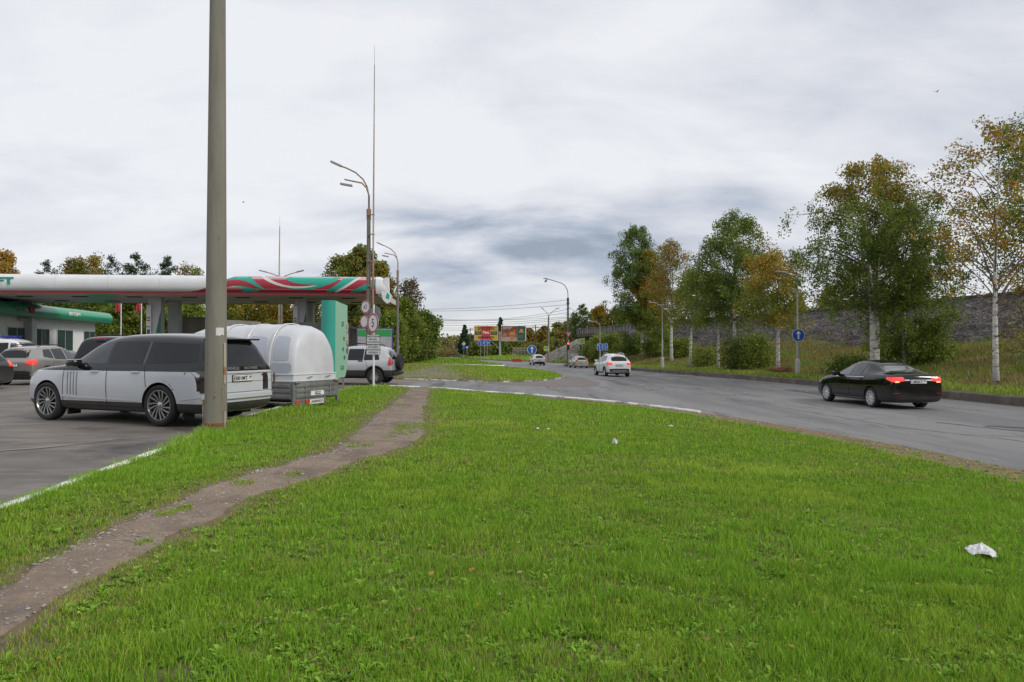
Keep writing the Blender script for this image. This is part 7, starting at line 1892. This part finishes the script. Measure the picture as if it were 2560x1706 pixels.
# ------------------------------------------------------------------ grass
m_grass = leaf_mat('grass_blades', .30, .55)
def blades(name, X, Y, Z, h, w, cols, lab, seed, lean=.45, kind='stuff'):
    NR = np.random.RandomState(seed); n = len(X)
    a_ = NR.rand(n) * 2 * pi; ca, sa_ = np.cos(a_), np.sin(a_)
    ld = NR.rand(n) * 2 * pi; ll = h * lean * (.25 + NR.rand(n))
    lx, ly = np.cos(ld) * ll, np.sin(ld) * ll
    def P(dx, dy, dz): return np.stack([X + dx, Y + dy, Z + dz], 1)
    b0 = P(-ca * w / 2, -sa_ * w / 2, -.01); b1 = P(ca * w / 2, sa_ * w / 2, -.01)
    m0 = P(-ca * w * .42 + lx * .35, -sa_ * w * .42 + ly * .35, h * .55); m1 = P(ca * w * .42 + lx * .35, sa_ * w * .42 + ly * .35, h * .55)
    t0 = P(lx - ca * w * .06, ly - sa_ * w * .06, h * (1 - .15 * lean)); t1 = P(lx + ca * w * .06, ly + sa_ * w * .06, h * (1 - .15 * lean))
    V = np.stack([b0, b1, m1, m0, t1, t0], 1).reshape(-1, 3)
    base = np.arange(n)[:, None] * 6; F = np.concatenate([base + np.array([[0, 1, 2, 3]]), base + np.array([[3, 2, 4, 5]])], 0)
    C6 = np.repeat(cols, 6, axis=0)
    o_ = fast_mesh(name, V, F, m_grass, C6); tag(o_, lab, 'grass', kind=kind); return o_
def gcol(X, Y, NR, dry=0.0, seed=0):
    n = len(X)
    A = np.array([(.215, .415, .026), (.285, .48, .036), (.14, .295, .02), (.33, .49, .045), (.42, .36, .13), (.28, .19, .08)])
    f = fbm(X, Y, .55, 91 + seed); f2 = fbm(X, Y, 2.3, 95 + seed)
    p = NR.rand(n) * .55 + (f - .5) * 1.5 + .375 + (f2 - .5) * .9 - .15
    idx = np.clip((p * 4.2).astype(int), 0, 3)
    c = A[idx]
    dr = NR.rand(n) < (.045 + dry + .20 * np.clip(fbm(X, Y, .8, 99) - .52, 0, 1) * 3)
    c = np.where(dr[:, None], A[4 + (NR.rand(n) < .4).astype(int)], c)
    return c * (.75 + .5 * NR.rand(n))[:, None]
def near_path(X, Y):
    """signed distance outside the worn path (negative inside)"""
    D, ins = pdist(X, Y, [tuple(p) for p in pl_[::2]] + [tuple(p) for p in pr_[::-2]])
    D = np.where(ins, -D, D)
    for (x0, y0, rx, ry) in PISL:
        q = np.hypot((X - x0) / rx, (Y - y0) / ry); D = np.where(q < 1 + .3 * (vnoise(X, Y, 8, 12) - .5), .25, D)
    return D
def lawn_points(y0, y1, dens, seed, xpad=4.5):
    NR = np.random.RandomState(seed)
    xm = lambda y: .80 * y + xpad
    A_ = 2 * xm(y1) * (y1 - y0); n = int(A_ * dens)
    Y = y0 + (y1 - y0) * NR.rand(n); X = (NR.rand(n) * 2 - 1) * xm(y1)
    k = (np.abs(X) < xm(Y)) & ((np.abs(X) < .78 * Y + .5) | (NR.rand(n) < min(1, 1400 / dens))); X, Y = X[k], Y[k]
    D, ins = pdist(X, Y, LAWN); k = ins | ((D < .06) & (X < -3.9) & (NR.rand(len(X)) < .3)); X, Y, D = X[k], Y[k], D[k]
    Dp = near_path(X, Y); jag = .16 * (fbm(X, Y, 3.5, 14) - .5) * 2
    k = Dp + jag > 0 ; k &= NR.rand(len(X)) < np.clip(.25 + (Dp + jag) * 2.6, 0, 1) + 1e-3
    X, Y, D, Dp = X[k], Y[k], D[k], Dp[k]
    # thinner along the dusty road edge
    # distance to the road-side edge
    P_, N_, W_ = STR
    rd = np.full(len(X), 9.0)
    for i in range(0, len(P_), 3): rd = np.minimum(rd, np.hypot(X - P_[i, 0], Y - P_[i, 1]))
    k = NR.rand(len(X)) < np.clip((rd - .85 + .6 * (fbm(X, Y, 2.2, 17) - .5)) * 2.2, .03, 1); X, Y, Dp, rd = X[k], Y[k], Dp[k], rd[k]
    bare = fbm(X, Y, 1.3, 18); k = NR.rand(len(X)) < np.clip(1.15 - np.clip(bare - .62, 0, 1) * 5, .55, 1); X, Y, Dp, rd = X[k], Y[k], Dp[k], rd[k]
    return X, Y, Dp, NR
for (y0, y1, dens, hh, ww, sd) in ((-1.5, 2.6, 1500, .05, .008, 0), (2.6, 5.0, 13000, .050, .0036, 1), (5.0, 8.5, 5600, .050, .0052, 2), (8.5, 14, 2300, .050, .0080, 3), (14, 27, 820, .052, .0140, 4)):
    X, Y, Dp, NR = lawn_points(y0, y1, dens, 200 + sd)
    h = hh * (.45 + .9 * NR.rand(len(X))) * (.65 + .75 * fbm(X, Y, 1.1, 33)) * (.45 + 1.15 * vnoise(X, Y, 5.5, 34)) * np.clip(.45 + Dp * .8, .45, 1)
    # rank grass along the parking kerb
    tall = np.clip(1 - np.abs(X + 5.0) / .7, 0, 1) * (Y > 9.5); tall = np.maximum(tall, np.exp(-((X + 5.2) ** 2 + (Y - 24.6) ** 2) / 1.6)); h = h * (1 + 1.7 * tall * NR.rand(len(X)))
    c = gcol(X, Y, NR, dry=.28 * np.clip(1 - Dp / .7, 0, 1))
    blades('lawn_grass', X, Y, Llawn(X, Y), h, ww * (.7 + .6 * NR.rand(len(X))), c, 'short green lawn grass, %s' % {0: 'at the viewer\'s feet', 1: 'nearest the camera', 2: 'in the near middle of the lawn', 3: 'in the middle of the lawn', 4: 'in the far part of the lawn'}[sd], 300 + sd)
# broad leaved weeds
def weeds():
    NR = np.random.RandomState(77); Cs = []; cols = []
    n = 15000; Y = 2.9 + 11 * NR.rand(n) ** 1.3; X = (NR.rand(n) * 2 - 1) * (.8 * Y + .5)
    _, ins = pdist(X, Y, LAWN); Dp = near_path(X, Y); k = ins & (Dp > .12) & (fbm(X, Y, .7, 44) > .34); X, Y = X[k], Y[k]; Z = Llawn(X, Y)
    V = []; F = []; C_ = []
    for x, y, z in zip(X, Y, Z):
        nl = NR.randint(4, 9); s_ = NR.uniform(.02, .048); base = np.array([(.20, .38, .03), (.27, .45, .05), (.14, .30, .025)][NR.randint(3)]) * NR.uniform(.8, 1.15)
        for j in range(nl):
            a_ = NR.rand() * 2 * pi; d = np.array([cos(a_), sin(a_), 0]); sd_ = np.array([-sin(a_), cos(a_), 0]) * s_ * NR.uniform(.16, .26); L_ = s_ * NR.uniform(.7, 1.2); e_ = NR.uniform(.25, .9)
            p0 = np.array([x, y, z]); pA = p0 + d * L_ * .3 + np.array([0, 0, L_ * e_ * .6]); pB = p0 + d * L_ * .7 + np.array([0, 0, L_ * e_ * .95]); p2 = p0 + d * L_ + np.array([0, 0, L_ * e_ * .9]); dn_ = np.array([0, 0, -.1 * L_])
            b = len(V); V += [p0, pA - sd_ * .8, pB - sd_, p2, pB + sd_, pA + sd_ * .8, pA + dn_, pB + dn_]
            F += [(b, b + 1, b + 2, b + 7), (b, b + 7, b + 4, b + 5), (b + 7, b + 2, b + 3, b + 4)]; C_ += [base * NR.uniform(.85, 1.1)] * 8
    o_ = fast_mesh('broadleaf_weeds', V, F, m_grass, np.array(C_)); tag(o_, 'broad leaved weeds and clover growing through the near lawn', 'weeds', kind='stuff')
weeds()
# grass on the islands and verges
def area_blades(name, poly, zf, dens, h0, w0, lab, seed, dry=.05, hv=None, cf=None, xr=None):
    NR = np.random.RandomState(seed); xs = [p[0] for p in poly]; ys = [p[1] for p in poly]
    A_ = (max(xs) - min(xs)) * (max(ys) - min(ys)); n = int(A_ * dens)
    X = min(xs) + (max(xs) - min(xs)) * NR.rand(n); Y = min(ys) + (max(ys) - min(ys)) * NR.rand(n)
    _, ins = pdist(X, Y, poly); ins &= np.abs(X) < .8 * Y + 2; X, Y = X[ins], Y[ins]
    h = h0 * (.4 + .9 * NR.rand(len(X))) * (.6 + .8 * fbm(X, Y, .6, seed))
    if cf is not None: c, k = cf(X, Y, NR); X, Y, h, c = X[k], Y[k], h[k], c[k]
    else: c = gcol(X, Y, NR, dry=dry, seed=seed % 7)
    return blades(name, X, Y, zf(X, Y), h, w0 * (.7 + .6 * NR.rand(len(X))), c, lab, seed + 1, lean=.5)
WT = [(-9.8,72.3),(-8,69.6),(-7.0,60),(-6.9,50),(-6.3,42),(-6.6,34.6),(-2.4,33.9),(-2.9,40),(-4.3,50),(-4.9,60),(-5.6,69)]
def cf_isl(X, Y, NR):
    D, ins = pdist(X, Y, WT); k = ~ins | (NR.rand(len(X)) < np.clip(.04 + .9 * np.exp(-D / .5), 0, 1) * (.35 + 1.1 * fbm(X, Y, .9, 2))); k &= ins | (NR.rand(len(X)) < np.clip(.55 + D * .25, 0, 1))
    return gcol(X, Y, NR, dry=.35 * np.clip(1 - D / 3, 0, 1) + .45 * np.clip((-X - 6) / 3, 0, 1)), k
area_blades('island_grass', ISL, Lisl, 130, .09, .035, 'mown grass on the middle traffic island', 401, cf=cf_isl)
area_blades('far_island_grass', [(-14,81),(-10,77),(-7.4,73.6),(-5,73.4),(-3.2,74.2),(-1.7,75.6),(-.9,78),(-1.6,83),(-3.4,92),(-6,105),(-10,128),(-30,128),(-50,100),(-30,84)], Lnisl, 45, .22, .06, 'longer bright green grass on the far traffic island', 403, dry=.03)
def cf_verge(X, Y, NR):
    s = X - kx(Y); Wd = tx(Y) - kx(Y); foot = Wd - 6.2
    k = (s > .25) & (s < foot + 1.2 + 2.5 * (fbm(X, Y, .35, 61) - .5)) & (NR.rand(len(X)) < np.where(s < foot - .3, 1, .35))
    A = np.array([(.20, .30, .035), (.16, .25, .035), (.26, .28, .06), (.34, .25, .09), (.22, .16, .07), (.27, .38, .045)])
    f = fbm(X, Y, .45, 5) * 1.3 + (NR.rand(len(X)) - .5) * .55 - .12 + .10 * (s > 3.2)
    idx = np.clip((f * 5).astype(int), 0, 4); c = A[idx]; c = np.where((s < 2.6)[:, None] & (NR.rand(len(X)) < .7)[:, None], A[5], c)
    return c * (.75 + .5 * NR.rand(len(X)))[:, None], k
VP = [(17.2, 18), (16.9, 28), (16.3, 37), (14.3, 53), (12.5, 69), (9.5, 89), (8.2, 99), (15, 103), (26, 90), (31, 77), (35, 50), (40, 28), (40, 18)]
def vhz(X, Y): return verge_h(X, Y) + .01
o_ = area_blades('verge_grass', VP, vhz, 85, .22, .038, 'rough green and brown grass on the right verge and slope', 405, cf=cf_verge)
FV = [(9,127.3),(24,120.3),(60,117),(60,200),(-10,200),(-15.6,200),(-8.7,158),(-3.2,146.3),(3.1,138.3)]
area_blades('far_verge_grass', FV, lambda x, y: G(x, y) + .15 + .9 * sstep((pdist(x, y, [(9,127.3),(24,120.3),(60,117),(60,240),(-10,240),(-20,232),(-15.6,200),(-8.7,158),(-3.2,146.3),(3.1,138.3)])[0]) / 30), 7, .5, .14, 'long grass beyond the junction below the billboards', 407, dry=.12)
# rank weeds at the wheels of the wagon and by the price board
# ------------------------------------------------------------------ fallen leaves, pebbles, litter
def scatter_leaves():
    NR = np.random.RandomState(5); V = []; F = []; C_ = []
    P_, N_, W_ = STR
    pts = []
    for _ in range(330):
        i = NR.randint(5, 88); o2 = abs(NR.normal()) * .75 + .02; p = P_[i] + N_[i] * o2; pts.append((p[0], p[1], 'L'))
    for _ in range(150):
        y = NR.uniform(3, 24); x = NR.uniform(-.2, .8) * y * .85; pts.append((x, y, 'L'))
    for _ in range(620):
        t = NR.rand(); p = np.array([-1.3, 33.9]) * (1 - t) + np.array([3.2, 44]) * t if NR.rand() < .6 else np.array([-8, 34.7]) * (1 - t) + np.array([-1, 33.9]) * t
        pts.append((p[0] + NR.normal() * .35, p[1] + NR.normal() * .4 - .1, 'G'))
    for _ in range(520):
        y = NR.uniform(22, 95); pts.append((float(kx(y)) - abs(NR.normal()) * .35 + (1.3 * NR.rand() if NR.rand() < .5 else -.1), y, 'R'))
    for _ in range(110):
        y = NR.uniform(9, 40); pts.append((NR.uniform(6.5, 15), y, 'G'))
    for x, y, k in pts:
        if k == 'L':
            if not pdist(x, y, LAWN)[1]: k = 'G'
        z = float(Llawn(x, y)) + .035 if k == 'L' else float(G(x, y)) + .012
        if k == 'R' and x > float(kx(y)) + .05: z = float(verge_h(x, y)) + .08
        s_ = NR.uniform(.012, .024) * (1.0 if y < 9 else 1.5 if y < 25 else 2.6); a_ = NR.rand() * 6.3; tl_ = NR.uniform(-.4, .4)
        b = len(V)
        for (q, r) in ((0, 1), (.8, .5), (1.1, 0), (.5, -.8), (-.5, -.8), (-1.1, 0), (-.8, .5)):
            V.append((x + s_ * (q * cos(a_) - r * sin(a_)), y + s_ * (q * sin(a_) + r * cos(a_)), z + s_ * tl_ * q + s_ * .3 * r * r))
        F.append(tuple(range(b, b + 7))); C_ += [np.array([(.55, .40, .08), (.62, .55, .28), (.50, .28, .07), (.40, .24, .10)][NR.randint(4)]) * NR.uniform(.8, 1.1)] * 7
    o_ = fast_mesh('fallen_leaves', V, np.array(F), m_leaf, np.array(C_)); tag(o_, 'small yellow leaves fallen on the lawn edge, road and kerb', 'leaves', kind='stuff')
scatter_leaves()
def pebbles():
    NR = np.random.RandomState(9); V = []; F = []; C_ = []
    ico = bmesh.new(); bmesh.ops.create_icosphere(ico, subdivisions=1, radius=1); iv = np.array([v_.co[:] for v_ in ico.verts]); if_ = np.array([[v_.index for v_ in f.verts] for f in ico.faces]); ico.free()
    pts = []
    for _ in range(6500):
        q_ = NR.rand() ** 1.7 * 117; i = int(q_); q_ -= i; w_ = NR.rand(); w_ = w_ ** 2.2 if NR.rand() < .7 else w_
        p = (pl_[i] * (1 - q_) + pl_[i + 1] * q_) * (1 - w_) + (pr_[i] * (1 - q_) + pr_[i + 1] * q_) * w_
        if vnoise(p[0], p[1], 1.7, 88) < .40 and NR.rand() < .8: continue
        pts.append((p[0], p[1], 1))
    for _ in range(700):
        P_, N_, W_ = STR; i = NR.randint(0, 88); p = P_[i] + N_[i] * NR.rand() * W_[i]; pts.append((p[0], p[1], 1))
    X = np.array([p[0] for p in pts]); Y = np.array([p[1] for p in pts]); Z = Llawn(X, Y) + .014
    for x, y, z in zip(X, Y, Z):
        s_ = .003 + .010 * NR.rand() ** 2 * (1 if NR.rand() < .85 else 1.9) * (1 if y < 8 else 1.3)
        sc_ = np.array([NR.uniform(.8, 1.6), NR.uniform(.7, 1.2), NR.uniform(.3, .6)]) * s_; a_ = NR.rand() * 6.3
        vv = iv * (1 + .25 * (NR.rand(len(iv), 1) - .5)) * sc_; ca, sa_ = cos(a_), sin(a_)
        vv = np.stack([vv[:, 0] * ca - vv[:, 1] * sa_ + x, vv[:, 0] * sa_ + vv[:, 1] * ca + y, vv[:, 2] + z + .2 * sc_[2]], 1)
        F.append(if_ + len(V) * len(iv)); V.append(vv); C_ += [np.array([(.34, .29, .26), (.42, .38, .35), (.26, .24, .24), (.36, .27, .23)][NR.randint(4)]) * NR.uniform(.75, 1.1)] * len(iv)
    m_ = bpy.data.materials.new('pebbles'); m_.use_nodes = True; t = m_.node_tree; at_ = t.nodes.new('ShaderNodeAttribute'); at_.attribute_name = 'Col'; t.links.new(at_.outputs['Color'], t.nodes['Principled BSDF'].inputs['Base Color']); t.nodes['Principled BSDF'].inputs['Roughness'].default_value = .9
    o_ = fast_mesh('pebbles', np.concatenate(V), np.concatenate(F), m_, np.array(C_)); tag(o_, 'small loose stones on the worn path', 'stones', kind='stuff')
pebbles()
def flowers():
    NR = np.random.RandomState(15); n = 170; Y = 3.2 + 13 * NR.rand(n); X = (NR.rand(n) * 2 - 1) * .75 * Y
    _, ins = pdist(X, Y, LAWN); k = ins & (near_path(X, Y) > .3); X, Y = X[k], Y[k]; Z = Llawn(X, Y); V = []; F = []; C_ = []
    for x, y, z in zip(X, Y, Z):
        c = [(.70, .50, .03), (.45, .36, .28), (.62, .60, .50), (.40, .25, .30)][NR.randint(4)]; r_ = NR.uniform(.006, .011); h_ = NR.uniform(.05, .09); lx, ly = NR.normal(size=2) * .012
        for q in range(3):
            a_ = q * pi / 3; b_ = len(V)
            V += [(x + lx - r_ * cos(a_), y + ly - r_ * sin(a_), z + h_), (x + lx, y + ly, z + h_ - r_), (x + lx + r_ * cos(a_), y + ly + r_ * sin(a_), z + h_), (x + lx, y + ly, z + h_ + r_)]; F.append((b_, b_ + 1, b_ + 2, b_ + 3)); C_ += [c] * 4
        b_ = len(V); V += [(x - .001, y, z), (x + .001, y, z), (x + lx + .001, y + ly, z + h_), (x + lx - .001, y + ly, z + h_)]; F.append((b_, b_ + 1, b_ + 2, b_ + 3)); C_ += [(.12, .22, .03)] * 4
    o_ = fast_mesh('wildflowers', V, np.array(F), m_leaf, np.array(C_)); tag(o_, 'tiny yellow and faded clover flower heads scattered in the lawn', 'flowers', kind='stuff')
flowers()
# litter
def crumple(name, x, y, L_, Wd, H_, seed, lab, cat):
    NR = np.random.RandomState(seed); n = 26; V = []; F = []
    for j in range(n):
        for i in range(n):
            u_, v_ = i / (n - 1) * 2 - 1, j / (n - 1) * 2 - 1
            px_ = u_ * L_ / 2 * (1 - .25 * abs(v_)); py_ = v_ * Wd / 2 * (1 + .25 * sin(u_ * 3))
            e_ = max(0, 1 - (abs(u_) ** 3 + abs(v_) ** 3) * .8)
            z_2 = H_ * (e_ * .5 + .9 * e_ * abs(float(vnoise(u_ * 2.2, v_ * 2.2, 1.6, seed)) - .5) * 2 + .25 * float(vnoise(u_, v_, 7, seed + 1)))
            V.append((px_ + .02 * NR.randn() * L_ * .3, py_ + .02 * NR.randn() * L_ * .3, z_2))
    for j in range(n - 1):
        for i in range(n - 1): a_ = j * n + i; F.append((a_, a_ + 1, a_ + n + 1, a_ + n))
    r = MB().add(V, F).build(name, mat('litter_white', (.74, .74, .75), .45, var=(.62, .62, .63), vscale=14), smooth=25)
    md = r.modifiers.new('s', 'SOLIDIFY'); md.thickness = .002
    r.location = (x, y, float(Llawn(x, y)) + .03); r.rotation_euler = (0, 0, -.35); tag(r, lab, cat); return r
crumple('plastic_bag', (2447 - 1280) / 546 * 1.70, 1.70 * 1707 / 546, .21, .20, .055, 3, 'crumpled white plastic bag lying in the grass at lower right', 'litter')
crumple('paper_scrap', W(1537, 1.63 * 1707 / 247), 1.63 * 1707 / 247, .09, .07, .085, 4, 'small folded white paper scrap in the middle of the lawn', 'litter')
crumple('paper_scrap', W(1344, 1.63 * 1707 / 207), 1.63 * 1707 / 207, .06, .05, .02, 5, 'tiny white paper bit on the lawn, left of a similar one', 'litter')
crumple('paper_scrap', W(1371, 1.63 * 1707 / 208), 1.63 * 1707 / 208, .06, .05, .02, 6, 'tiny white paper bit on the lawn, right of a similar one', 'litter')
crumple('paper_scrap', W(1100 + 930 * .62, 1.65 * 1707 / 200), 1.65 * 1707 / 200, .10, .05, .02, 8, 'pale flattened wrapper on the lawn near the road edge', 'litter')
